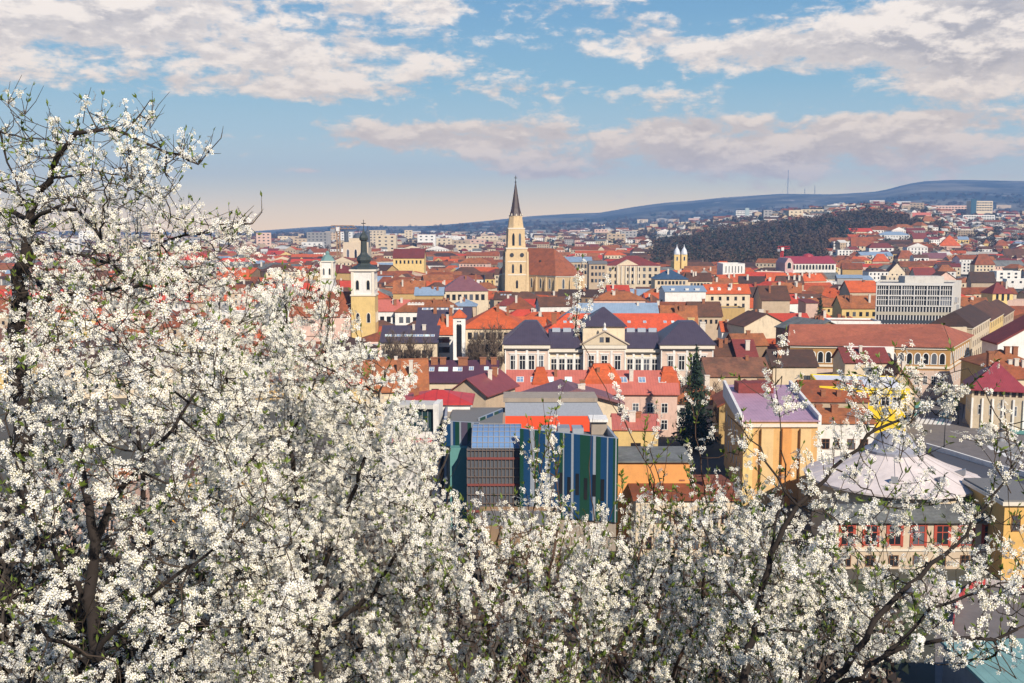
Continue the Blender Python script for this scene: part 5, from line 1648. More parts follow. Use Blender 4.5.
def uniq(objs, frm='from the left'):
    by = {}
    for o, px, py in objs: by.setdefault(o['label'], []).append((px, py, o))
    for lb, L in by.items():
        if len(L) == 1: continue
        L.sort(key=lambda t: t[0])
        n = len(L)
        for i, (px, py, o) in enumerate(L):
            if i == 0: w = 'leftmost'
            elif i == n - 1: w = 'rightmost'
            else: w = (ORD[i] if i < 20 else str(i + 1) + 'th') + ' from left'
            o['label'] = lb + ', ' + w


ROADPX = [[(835, 470), (905, 400), (952, 366), (985, 366), (968, 395), (985, 412), (1100, 425), (1100, 480), (930, 455)]]


def gpt(px, py, z=0.0):
    a = TH + atan((py - 341.5) / F); Y = (EYE - z) / tan(a)
    return (xx(px, Y, z), Y)


for R_ in ROADPX:
    P = [gpt(*p) for p in R_]
    for i in range(1, len(P) - 1): FOOT.append([P[0], P[i], P[i + 1]])


class Bulk:
    def __init__(s):
        s.v = []; s.f = []; s.mi = []; s.mats = []; s.idx = {}

    def m(s, mat):
        if mat.name not in s.idx: s.idx[mat.name] = len(s.mats); s.mats.append(mat)
        return s.idx[mat.name]

    def add(s, V, Fs, mat):
        n = len(s.v); s.v += V; k = s.m(mat)
        for f in Fs: s.f.append(tuple(n + i for i in f)); s.mi.append(k)

    def house(s, X, Y, z0, w, d, h, rh, rot, axis, wm, rm, hip=False, wins=True, dk=M_GL):
        c, sn = cos(rot), sin(rot)
        T = lambda x, y, z: (X + x * c - y * sn, Y + x * sn + y * c, z0 + z)
        a, b_ = w / 2, d / 2
        q = [(-a, -b_), (a, -b_), (a, b_), (-a, b_)]
        s.add([T(x, y, -4) for x, y in q] + [T(x, y, h) for x, y in q], [(i, (i + 1) % 4, 4 + (i + 1) % 4, 4 + i) for i in range(4)] + ([(4, 5, 6, 7)] if rh == 0 else []), wm if rh else wm)
        if rh:
            if axis == 'y':
                q2 = [q[1], q[2], q[3], q[0]]
            else: q2 = q
            o = .4
            e = [(x * (1 + o / a), y * (1 + o / b_)) for x, y in q2]
            t = .25 if hip else 0
            mL = edge_pt(e[0], e[3], .5); mR = edge_pt(e[1], e[2], .5)
            rL, rR = edge_pt(mL, mR, t), edge_pt(mR, mL, t)
            V = [T(x, y, h) for x, y in e] + [T(*rL, h + rh), T(*rR, h + rh)]
            s.add(V, [(0, 1, 5, 4), (2, 3, 4, 5)], rm)
            s.add([V[i] for i in (3, 0, 4, 1, 2, 5)], [(0, 1, 2), (3, 4, 5)], rm if hip else wm)
        else:
            s.add([T(x * .96, y * .96, h + .05) for x, y in q], [(0, 1, 2, 3)], rm)
        if wins:
            n = max(1, int(w / 3.5)); nf = max(1, int(h / 3.6))
            for r in range(nf):
                for i in range(n):
                    x = -a + w * (i + .5) / n; z = h - 3 - r * 3.5
                    if z < 0: continue
                    s.add([T(x - .6, -b_ - .06, z), T(x + .6, -b_ - .06, z), T(x + .6, -b_ - .06, z + 1.8), T(x - .6, -b_ - .06, z + 1.8)], [(0, 1, 2, 3)], dk)

    def build(s, name, label=None, cat=None):
        me = bpy.data.meshes.new(name); me.from_pydata(s.v, [], s.f)
        for m_ in s.mats: me.materials.append(m_)
        me.polygons.foreach_set('material_index', s.mi); me.update()
        o = link(name, me); o['kind'] = 'stuff'
        if label: o['label'] = label
        if cat: o['category'] = cat
        return o


def in_park(px, Y):
    return px > 650 and px < 940 and 1060 < Y < 1750 and not (px > 825 and Y < 1330 + (px - 825) * 2.2)


def gen_town():
    R = random.Random(5)
    cands = []
    Y = 150.0
    while Y < 1500:
        step = 19 + Y / 70
        half = Y * .56
        x = -half + R.uniform(0, 10)
        while x < half:
            w = R.choice([10, 13, 16, 20, 26]) * (1 + Y / 2600)
            d = R.uniform(9, 13) * (1 + Y / 3000)
            xc = x + w / 2; yc = Y + R.uniform(-3, 3)
            cands.append((xc, yc, w, d))
            x += w + (R.uniform(0, 2) if R.random() < .6 else R.uniform(2, 9))
        Y += step * R.uniform(.8, .95)
    wallc = ['cream', 'beige', 'white', 'ochre', 'yellow', 'pink', 'grey', 'brown', 'cream', 'white', 'beige', 'beige', 'white', 'cream']
    roofc = ['terracotta', 'brown', 'rust', 'dark brown', 'maroon', 'orange-red', 'terracotta', 'brown', 'rust', 'grey', 'terracotta', 'rust', 'bright red', 'brown', 'dark brown', 'terracotta', 'blue-grey', 'rust', 'orange-red', 'flat pale', 'orange-red', 'terracotta', 'bright red', 'rust']
    kept = []
    for (xc, yc, w, d) in cands:
        z0 = terrain(xc, yc)
        px, py = proj(xc, yc, z0 + 8)
        if px < -30 or px > 1056: continue
        if px < 380 and yc < 270: continue
        if px < 560 and yc < 215: continue
        if px < 330 and yc < 600 and R.random() < .35: continue
        if yc < 196 and px > 700: continue
        if in_park(px, yc): continue
        h = R.uniform(5.5, 10.5) if yc < 900 else R.uniform(5, 9)
        rh = R.uniform(3, 5.2)
        if R.random() < .06 and yc > 450: h += 6
        ang = R.gauss(0, 7) + (0 if R.random() < .75 else R.choice([-28, 25, 35]))
        if yc < 1000 and 400 < px: ang += -6
        r = radians(ang)
        c, sn = cos(r), sin(r)
        q = [(xc + x * c - y * sn, yc + x * sn + y * c) for x, y in ((-w / 2, -d / 2), (w / 2, -d / 2), (w / 2, d / 2), (-w / 2, d / 2))]
        if any(overlap(q, f) for f in FOOT): continue
        # keep hand-built fronts visible
        p0 = min(proj(a[0], a[1], z0)[0] for a in q); p1 = max(proj(a[0], a[1], z0)[0] for a in q)
        top = min(proj(a[0], a[1], z0 + h + rh)[1] for a in q[:2])
        bad = False
        for (kx0, ky0, kx1, ky1, KY) in KEEP:
            if yc < KY and p1 > kx0 + 1 and p0 < kx1 - 1 and top < ky1 - 1:
                bad = True; break
        if bad:
            h *= .6; rh *= .8
            top = min(proj(a[0], a[1], z0 + h + rh)[1] for a in q[:2])
            if any(yc < K_[4] and p1 > K_[0] + 1 and p0 < K_[2] - 1 and top < K_[3] - 1 for K_ in KEEP): continue
        hidden = False
        for (kx0, ky0, kx1, ky1, KY) in KEEP:
            if yc > KY and p0 > kx0 and p1 < kx1 and top > ky0 and py < ky1 + 6: hidden = True
        if hidden: continue
        kept.append((w * 1030 / yc * (h + rh) , xc, yc, z0, w, d, h, rh, ang, q, px, py, R.choice(wallc), R.choice(roofc), R.random(), R.random()))
    # small far ones go into one mesh
    kept.sort(key=lambda t: -t[0] / t[2])
    near, far = kept[:300], kept[300:]
    objs = []
    for (_, xc, yc, z0, w, d, h, rh, ang, q, px, py, wc, rc, r1, r2) in near:
        rt = 'gable' if r1 < .62 else 'hip'
        ax = 'x' if w > d * 1.05 or r2 > .3 else 'y'
        if rc == 'flat pale': rt = 'flat'
        size = 'wide' if w * (2600 / (2600 + yc)) > 19 else ('small' if w * (2600 / (2600 + yc)) < 11.5 else '')
        shape = {'gable': 'gabled', 'hip': 'hipped', 'flat': 'flat'}[rt]
        if ax == 'y' and rt == 'gable': shape = 'gable-fronted'
        rcn = 'pale' if rt == 'flat' else rc
        lb = (size + ' ' if size else '') + '%s house, %s %s roof, %s' % (wc, shape if shape != 'gable-fronted' else 'steep', rcn, zone_phrase(px, py, yc))
        if shape == 'gable-fronted': lb = lb.replace(' house,', ' gable-fronted house,', 1)
        chs = [(R.uniform(.1, .9), R.uniform(.35, .9), R.uniform(.9, 1.4), R.uniform(.3, 1.2), R.choice([M_BRICK, M_CHW, M_CHW])) for _ in range(R.choice([0, 1, 1, 2, 3]))] if yc < 900 else []
        nf = max(1, int(h / 3.4))
        nwn = max(1, int(w / 3.2))
        ws = [win(nwn, [-2.9 - 3.2 * k for k in range(min(nf, 3))], 1.1, 1.6, m0=.8)] if r2 < .8 else []
        if yc < 500: ws.append(win(2, [-3.0], 1.1, 1.6, face='l' if xc > 0 else 'r', m0=1.5))
        dm = [(u, .4, 1.4, .9, ROOFS[rc] if rt != 'flat' else ROOFS['grey']) for u in (.25, .5, .75)] if (r1 > .5 and w > 15 and rt == 'gable' and ax == 'x' and yc < 700) else []
        sk = [(u, .5, 1.1, 1.2) for u in (.3, .45, .7)] if (r1 < .2 and w > 12 and rt == 'gable' and ax == 'x' and yc < 600) else []
        rr = quad_building(lb, 'house', 'town_house', q, z0, h, rh, rt, ax, wallm=WALLS[wc], roofm=ROOFS[rc], windows=ws, chimneys=chs, dormers=dm, skylights=sk, group='red and brown roofed houses of the old town')
        objs.append((rr[0], px, py))
    uniq(objs)
    B = Bulk()
    for (_, xc, yc, z0, w, d, h, rh, ang, q, px, py, wc, rc, r1, r2) in far:
        B.house(xc, yc, z0, w, d, h, 0 if rc == 'flat pale' else rh, radians(ang), 'x' if r2 > .25 else 'y', WALLS[wc], ROOFS[rc], hip=r1 > .62)
    # distant suburbs
    for i in range(3600):
        yc = 1450 + 3300 * R.random() ** 1.3
        xc = R.uniform(-.54, .54) * yc
        z0 = terrain(xc, yc); px, py = proj(xc, yc, z0 + 6)
        if in_park(px, yc) or py < 190: continue
        if yc > 3300 and R.random() < .35: continue
        nz = wob(xc / 190, yc / 260)
        if nz < -.35: continue
        if yc > 2800 and (R.random() < .4 or wob(xc / 420, yc / 380) < -.1): continue
        if px > 900 and yc < 2600 and R.random() < .5: continue
        sc = 1 + (yc - 1450) / 3000
        w = R.choice([9, 12, 16, 24]) * sc; h = R.choice([5, 6, 8, 11]) * sc ** .5
        B.house(xc, yc, z0, w, 10 * sc, h, 3.5 if R.random() < .7 else 0, R.gauss(0, .4), 'x' if R.random() < .7 else 'y', WALLS[R.choice(['white', 'cream', 'beige', 'pink', 'grey', 'beige'])],
                ROOFS[R.choice(['terracotta', 'brown', 'maroon', 'rust', 'grey', 'brown', 'dark brown', 'flat pale'])], wins=yc < 2300, hip=R.random() < .3)
    for i in range(650):
        yc = R.uniform(1080, 2700); px = R.uniform(826, 1045); xc = (px - 512) / F * yc
        if in_park(px, yc): continue
        z0 = terrain(xc, yc); py = proj(xc, yc, z0)[1]
        if any(yc < K_[4] and K_[0] - 1 < px < K_[2] + 1 and py - 6 < K_[3] for K_ in KEEP if K_[4] > 900): continue
        B.house(xc, yc, z0, R.choice([10, 13, 17]), 10, R.choice([5, 6, 8]), 3.5 if R.random() < .8 else 0, R.gauss(0, .4), 'x' if R.random() < .7 else 'y', WALLS[R.choice(['white', 'cream', 'beige', 'pink', 'white'])],
                ROOFS[R.choice(['terracotta', 'brown', 'maroon', 'rust', 'grey', 'flat pale', 'orange-red'])], hip=R.random() < .4)
    B.build('distant_houses', 'carpet of tiny far-off houses filling the valley to the foot of the hills', 'houses')
    return near


near = gen_town()

# ---- apartment blocks of the far districts, each a thing
def far_blocks():
    R = random.Random(21)
    objs = []
    spots = []
    for (a, b_, n) in ((2, 250, 16), (252, 440, 17), (440, 500, 7), (528, 665, 9), (800, 925, 6), (760, 800, 3)):
        for i in range(n): spots.append((a + (b_ - a) * (i + R.uniform(.1, .9)) / n, a))
    for px, a in spots:
        Y = R.uniform(1500, 3000) if a < 500 else R.uniform(1900, 3300)
        X = (px - 512) / F * Y; z0 = terrain(X, Y)
        px_, _ = proj(X, Y, z0)
        if in_park(px_, Y): continue
        w = R.uniform(18, 48); d = R.uniform(11, 15)
        h = R.choice([15, 18, 28, 32]) if px < 520 else R.choice([12, 15, 20])
        c = R.choice(['cream', 'white', 'beige', 'pink', 'grey', 'cream', 'beige'])
        r = radians(R.uniform(-25, 25)); cc, sn = cos(r), sin(r)
        q = [(X + x * cc - y * sn, Y + x * sn + y * cc) for x, y in ((-w / 2, -d / 2), (w / 2, -d / 2), (w / 2, d / 2), (-w / 2, d / 2))]
        if any(overlap(q, f) for f in FOOT): continue
        px_, py_ = proj(X, Y, z0 + h)
        lb = '%s %s slab of flats %s' % ({15: 'low', 12: 'low', 18: 'mid-rise', 20: 'mid-rise', 28: 'tall', 32: 'tall'}[h], c, zone_phrase(px_, py_, Y))
        rr = quad_building(lb, 'apartment block', 'apartment_block', q, z0, h, 0, 'flat', wallm=WALLS[c], roofm=ROOFS['flat grey'], foot=True, windows=[win(int(w / 8), [h - 4.5 - 5.6 * k for k in range(int(h / 6))], 3.4, 2.0)] if Y < 2600 else [],
                           group='blocks of flats in the far districts')
        objs.append((rr[0], px_, py_))
    uniq(objs)


far_blocks()

# ================================================================= trees of the town
M_BARK = plain('bark_brown', (.075, .052, .038), .9, var=.6)
M_TWIG = plain('twig_brown', (.13, .092, .065), .9, var=.5)
M_TWIGD = plain('twig_dark', (.062, .050, .042), .9, var=.5)
M_FIR = plain('fir_green', (.022, .045, .022), .9, var=.6, scale=6)
M_MOSS = plain('olive_foliage', (.085, .085, .03), .9, var=.6)


def tri_cloud(r, n, fn, size, seed):
    g = np.random.default_rng(seed)
    V = []; Fs = []
    for i in range(n):
        p = fn(g)
        a = g.normal(size=3); a /= np.linalg.norm(a); b_ = np.cross(a, g.normal(size=3)); b_ /= np.linalg.norm(b_)
        s = size * g.uniform(.5, 1.5)
        k = len(V)
        V += [tuple(p - a * s), tuple(p + a * s), tuple(p + b_ * s * r)]
        Fs.append((k, k + 1, k + 2))
    return V, Fs


def bare_tree_meshes(seed, H_=12):
    g = random.Random(seed)
    tr = MB(); cr = MB()
    from mathutils import Vector
    def grow(p, d, L, r, lev):
        n = 3; pts = [p]; rad = [r]
        q = p; dd = d
        for i in range(n):
            dd = (dd + Vector((g.uniform(-.18, .18), g.uniform(-.18, .18), g.uniform(-.05, .14)))).normalized()
            q = q + dd * L / n; pts.append(q); rad.append(r * (1 - .45 * (i + 1) / n))
        (tr if lev < 2 else cr).tube(pts, [max(r_, H_ * .0022) for r_ in rad], 5 if lev < 2 else 3)
        if lev >= 4: return
        k = (5, 5, 5, 5)[lev]
        for i in range(k):
            t = .35 + .65 * (i + 1) / k
            b_ = pts[min(n, max(1, int(t * n)))]
            ax = Vector((g.uniform(-1, 1), g.uniform(-1, 1), g.uniform(0.1, .9))).normalized()
            nd = (dd * .7 + ax * .85).normalized()
            grow(b_, nd, L * g.uniform(.5, .72), rad[-1] * .62, lev + 1)
    grow(Vector((0, 0, -.3)), Vector((0, 0, 1)), H_ * .40, H_ * .024, 0)
    return tr.mesh('trunk', M_BARK), cr.mesh('crown', M_TWIG)


BT = [bare_tree_meshes(s) for s in (3, 8, 15)]


def fir_mesh(seed):
    g = np.random.default_rng(seed)
    V, Fs = tri_cloud(.5, 2600, lambda g: (lambda z, a, rr: np.array([cos(a) * rr, sin(a) * rr, z]))(*(lambda z: (z, g.uniform(0, 2 * pi), (1 - z / 12.5) * 2.9 * g.uniform(.3, 1.0) * (1 + .25 * sin(z * 4.5))))(12 * (1 - sqrt(g.uniform(0, 1))) + .8)), .32, seed)
    me = bpy.data.meshes.new('crown'); me.from_pydata(V, [], Fs); me.materials.append(M_FIR)
    t = MB(); t.lathe(0, 0, [(.28, -.3), (.05, 11.5)], 7)
    return t.mesh('trunk', M_BARK), me


FT = [fir_mesh(2), fir_mesh(9)]
TREES = []


def tree(kind, label, X, Y, s, group, name):
    z0 = terrain(X, Y)
    tm, cm = (BT if kind == 'bare' else FT)[int(abs(X * 7 + Y)) % (3 if kind == 'bare' else 2)]
    r = thing(name, label, 'tree', (X, Y, z0), (X * 1.3 + Y) % 6.28, group)
    r.scale = (s, s, s)
    link('trunk', tm, r); link('crown', cm, r)
    return r


_tl = []
for (px, py, Y, s, k, lb) in [
        (388, 0, 318, 1.6, 'bare', 'bare tree before the plum roof'), (402, 0, 314, 1.55, 'bare', 'bare tree before the plum roof'), (412, 0, 317, 1.65, 'bare', 'bare tree before the plum roof'),
        (424, 0, 314, 1.5, 'bare', 'bare tree before the plum roof'), (478, 0, 313, 1.75, 'bare', 'bare tree before the big orange-red roofed school'), (488, 0, 315, 1.85, 'bare', 'bare tree before the big orange-red roofed school'),
        (499, 0, 313, 1.75, 'bare', 'bare tree before the big orange-red roofed school'), (472, 0, 312, 1.6, 'bare', 'bare tree before the big orange-red roofed school'),
        (683, 0, 252, 1.2, 'bare', 'bare tree at the right end of the skylight roof'), (712, 0, 240, 1.1, 'bare', 'bare tree in the yard below the weathered brown roof'), (735, 0, 238, 1.0, 'bare', 'bare tree in the yard below the weathered brown roof'),
        (756, 0, 240, 1.1, 'bare', 'bare tree in the yard below the weathered brown roof'), (698, 0, 226, 1.0, 'bare', 'bare tree in the yard below the weathered brown roof'), (722, 0, 222, 1.0, 'bare', 'bare tree in the yard below the weathered brown roof'),
        (872, 0, 190, .55, 'bare', 'bare bush beside the street left of the crossing'), (896, 0, 192, .6, 'bare', 'bare bush beside the street left of the crossing'), (911, 0, 196, .55, 'bare', 'bare bush beside the street left of the crossing'), (921, 0, 198, .5, 'bare', 'bare bush beside the street left of the crossing'),
        (697, 0, 214, 1.8, 'fir', 'tall dark fir right of the skylight roof'), (820, 0, 500, 1.15, 'fir', 'dark fir beside the small pink house'), (790, 0, 205, 1.0, 'fir', 'dark fir behind the apricot building'),
        (960, 0, 262, .42, 'fir', 'small dark conifer on the pavement by the crossing'), (884, 0, 262, .4, 'fir', 'small green shrub at the gable before the arcaded school')]:
    X = (px - 512) / F * Y * 1.004
    o = tree('bare' if k == 'bare' else 'fir', lb, X, Y, s, None, 'bare_tree' if k == 'bare' else 'fir_tree')
    _tl.append((o, px, Y))
_R = random.Random(77)
n_ = 0; tries = 0
while n_ < 90 and tries < 3000:
    tries += 1
    Y = _R.uniform(240, 1150); X = _R.uniform(-.5, .52) * Y
    px, py = proj(X, Y, terrain(X, Y))
    if in_park(px, Y): continue
    q = [(X - 3, Y - 3), (X + 3, Y - 3), (X + 3, Y + 3), (X - 3, Y + 3)]
    if any(overlap(q, f) for f in FOOT): continue
    tp = proj(X, Y, terrain(X, Y) + 8)[1]
    if any(Y < K_[4] and K_[0] < px < K_[2] and tp < K_[3] for K_ in KEEP): continue
    fir = _R.random() < (.3 if px < 820 else .45)
    lb = '%s among houses %s' % ('dark fir' if fir else 'leafless brown tree', zone_phrase(px, py, Y))
    o = tree('fir' if fir else 'bare', lb, X, Y, _R.uniform(.65, 1.05), 'trees between the town houses', 'fir_tree' if fir else 'bare_tree')
    _tl.append((o, px, Y)); n_ += 1
uniq(_tl)


def slope_trees():
    tm = []
    for a, b_ in BT:
        c = b_.copy(); c.materials.clear(); c.materials.append(M_TWIGD); t = a.copy(); t.materials.clear(); t.materials.append(plain('dark_bark', (.03, .024, .02), .9))
        tm.append((t, c))
    g = random.Random(31); objs = []
    k = 0
    for px in list(range(-20, 430, 24)) + list(range(430, 800, 36)):
        for row in range(2 if px < 430 else 1):
            Y = g.uniform(9.5, 13) + row * 5 + (3 if px > 430 else 0)
            X = (px + g.uniform(-10, 10) - 512) / F * Y * 1.1
            z0 = terrain(X, Y); top = (440 if px < 380 else 575) + g.uniform(-20, 50) + row * 20
            H_ = zz(top, Y) - z0
            s = max(.2, H_ / 11.0)
            r = thing('bare_tree', 'dark leafless tree on the slope %s' % ('behind the dense blossom' if px < 430 else 'below the middle bushes'), 'tree', (X, Y, z0), k * 1.7, 'leafless trees on the slope')
            r.scale = (s, s, s); t, c = tm[k % 3]; k += 1
            link('trunk', t, r); link('crown', c, r); objs.append((r, px + row * 3, Y))
    uniq(objs)


slope_trees()


def woods():
    """park forest and far tree belts: too many to count"""
    g = np.random.default_rng(4)
    R = random.Random(8)
    P = []
    for i in range(4300):
        Y = R.uniform(1050, 1760); px = R.uniform(640, 948)
        X = (px - 512) / F * Y
        if not in_park(px, Y): continue
        k_ = 1 + .45 * wob(X / 45, Y / 60)
        if wob(X / 90 + 3, Y / 70) < -.82: continue
        P.append((X, Y, R.uniform(6.5, 17) * k_, R.uniform(2.6, 6.0)))
    for i in range(6500):
        Y = R.uniform(1000, 5600); X = R.uniform(-.54, .54) * Y
        nz = wob(X / 190, Y / 260)
        px = 512 + F * X / Y
        if nz > -.2 and R.random() < .5: continue
        if Y < 1500 and px < 640 and R.random() < .6: continue
        if px > 840 and R.random() < .1: continue
        P.append((X, Y, R.uniform(6, 11) * (1 + Y / 9000), R.uniform(3, 6) * (1 + Y / 4500)))
    for i in range(1500):      # wooded upper right slope
        Y = R.uniform(1150, 2500); px = R.uniform(850, 1040); X = (px - 512) / F * Y
        P.append((X, Y, R.uniform(7, 12), R.uniform(3, 5)))
    def build(sel, name, mat, label, seed):
        g = np.random.default_rng(seed)
        Vs = []; nt = 44
        for (X, Y, H_, r) in sel:
            z0 = terrain(X, Y)
            sx, sy = proj(X, Y, z0 + H_)
            if any(Y < K_[4] + 3 and K_[0] - 2 < sx < K_[2] + 2 and sy < K_[3] - 1 for K_ in KEEP if K_[4] > 500): continue
            if any(min(a[0] for a in f) - 2 < X < max(a[0] for a in f) + 2 and min(a[1] for a in f) - 2 < Y < max(a[1] for a in f) + 2 for f in FOOT if f[0][1] > 900): continue
            u = g.normal(size=(nt, 3)); u /= np.linalg.norm(u, axis=1)[:, None]
            rad = g.uniform(.45, 1, (nt, 1)) ** .5
            c = np.array([X, Y, z0 + H_ * .55]) + u * rad * np.array([r, r, H_ * .47])
            a = g.normal(size=(nt, 3)); a /= np.linalg.norm(a, axis=1)[:, None]; b_ = np.cross(a, u); b_ /= np.linalg.norm(b_, axis=1)[:, None] + 1e-6
            s = r * g.uniform(.14, .36, (nt, 1))
            Vs.append(np.stack([c - b_ * s, c + b_ * s, c + a * s * 1.3], 1).reshape(-1, 3))
        V = np.concatenate(Vs)
        me = bpy.data.meshes.new(name)
        nf = len(V) // 3
        me.vertices.add(len(V)); me.vertices.foreach_set('co', V.ravel())
        me.loops.add(len(V)); me.loops.foreach_set('vertex_index', np.arange(len(V)))
        me.polygons.add(nf); me.polygons.foreach_set('loop_start', np.arange(nf) * 3); me.update()
        me.materials.append(mat)
        o = link(name, me); o['kind'] = 'stuff'; o['label'] = label; o['category'] = 'trees'
    for i in range(900):       # undergrowth at the foot of the castle hill
        Y = R.uniform(68, 126); px = R.uniform(-60, 900)
        if px > 760 and Y > 112: continue
        P.append(((px - 512) / F * Y, Y, R.uniform(4, 8), R.uniform(1.6, 3)))
    dark = [p for i, p in enumerate(P) if i % 4 == 0]; brown = [p for i, p in enumerate(P) if i % 4 in (1, 2)]; mid = [p for i, p in enumerate(P) if i % 4 == 3]
    build(dark, 'evergreen_wood', plain('wood_dark_green', (.022, .034, .022), .95), 'dark evergreens of the park wood and far tree belts', 1)
    build(brown, 'leafless_wood', plain('wood_dark_brown', (.088, .058, .040), .95), 'leafless dark brown trees of the park wood', 2)
    build(mid, 'budding_wood', plain('wood_rust_brown', (.088, .060, .040), .95), 'rusty brown budding trees of the park wood', 3)


woods()


# ================================================================= streets at the right
def sheet(name, pts, z, mat, kind='structure', px=True):
    P = [gpt(a, b_, z) for a, b_ in pts] if px else pts
    m = MB(); m.poly([(p[0], p[1], z) for p in P]); o = m.obj(name, mat)
    if kind: o['kind'] = kind
    return o


M_ASPH = plain('asphalt', (.17, .15, .14), .85, var=.4, scale=.4)
M_PAVE = plain('paving', (.27, .255, .24), .9, var=.35, scale=.6)
M_LINE = plain('road_paint', (.72, .71, .68), .7, var=.2)
M_TEAL = plain('teal_lane', (.09, .27, .24), .7, var=.3)
sheet('road', [(1100, 540), (960, 470), (905, 462), (858, 470), (846, 462), (905, 402), (958, 366), (975, 366), (964, 396), (962, 420), (1100, 440)], .02, M_ASPH)


def kerbed(name, pts, h=.13):
    P = [gpt(a, b_, h) for a, b_ in pts]
    m = MB(); m.hexa(P, -.3, h); o = m.obj(name, M_PAVE); o['kind'] = 'structure'; return o


kerbed('pavement', [(962, 422), (966, 398), (975, 372), (985, 372), (990, 396), (1060, 400), (1060, 438), (1000, 428)])
kerbed('pavement', [(868, 444), (848, 444), (905, 394), (935, 372), (945, 374), (917, 400), (900, 420)])
kerbed('traffic_island', [(986, 440), (1006, 438), (1060, 446), (1060, 462), (1010, 452)])


def line(a, b_, w, z=.03, mat=M_LINE, name='road_marking'):
    A = gpt(*a, z); B = gpt(*b_, z)
    dx, dy = B[0] - A[0], B[1] - A[1]; L = sqrt(dx * dx + dy * dy); nx, ny = -dy / L * w / 2, dx / L * w / 2
    m = MB(); m.poly([(A[0] - nx, A[1] - ny, z), (B[0] - nx, B[1] - ny, z), (B[0] + nx, B[1] + ny, z), (A[0] + nx, A[1] + ny, z)])
    o = m.obj(name, mat); o['kind'] = 'structure'; return o


for k in range(8):
    x = 916 + k * 4.6; line((x, 423.5 + k * .25), (x + 3.6, 417.5 + k * .25), .75)
for k in range(6):
    x = 989 + k * 7; line((x, 446 + k * 3.4), (x + 4, 450 + k * 3.4), .9)
line((962, 436), (1024, 458), .25); line((950, 431), (985, 441), .2)
line((940, 424), (957, 400), 2.2, .028, M_TEAL, 'bus_lane'); line((903, 421), (926, 401), 2.6, .028, M_TEAL, 'bus_lane')
sheet('bicycle_plaza', [(1000, 424), (1060, 428), (1060, 437), (1016, 434)], .14, M_TEAL)
sheet('yard', [(935, 590), (1060, 585), (1100, 660), (935, 700)], .024, M_ASPH)
sheet('lawn', [(800, 580), (930, 578), (925, 640), (780, 640)], .016, plain('lawn_grass', (.06, .075, .025), .95, var=.6, scale=.8))


def street_lamp(px, py, h, label, sign=False):
    X, Y = gpt(px, py, .1)
    root = thing('street_lamp' if not sign else 'sign_mast', label, 'street lamp' if not sign else 'sign', (X, Y, .1))
    m = MB(); m.lathe(0, 0, [(.14, 0), (.10, h * .3), (.07, h)], 8); m.lathe(0, 0, [(.22, 0), (.22, .5), (.14, .6)], 8); m.obj('pole', M_IRON, root)
    if sign:
        m = MB(); m.box(-1.1, 1.1, -.15, .15, h - .2, h + 1.0); m.obj('panel', M_GREYM, root)
        m = MB(); m.box(-1.0, 1.0, -.17, -.15, h - .1, h + .9); m.obj('panel_face', plain('pale_panel', (.45, .5, .55), .4), root)
    else:
        m = MB(); m.tube([(0, 0, h - .1), (-.5, -.1, h + .25), (-1.4, -.3, h + .3)], .05, 6); m.obj('arm', M_IRON, root)
        m = MB(); m.box(-2.0, -1.3, -.45, -.15, h + .22, h + .36); m.obj('lamp_head', M_GREYM, root)


street_lamp(944, 449, 9.5, 'tall thin dark street lamp nearest the crossing')
street_lamp(971, 427, 8.2, 'dark mast with rectangular sign box on the pavement', True)
street_lamp(958, 424, 6.0, 'shorter street lamp beside the small conifer')
street_lamp(987, 425, 6.0, 'street lamp at the curved flower bed')


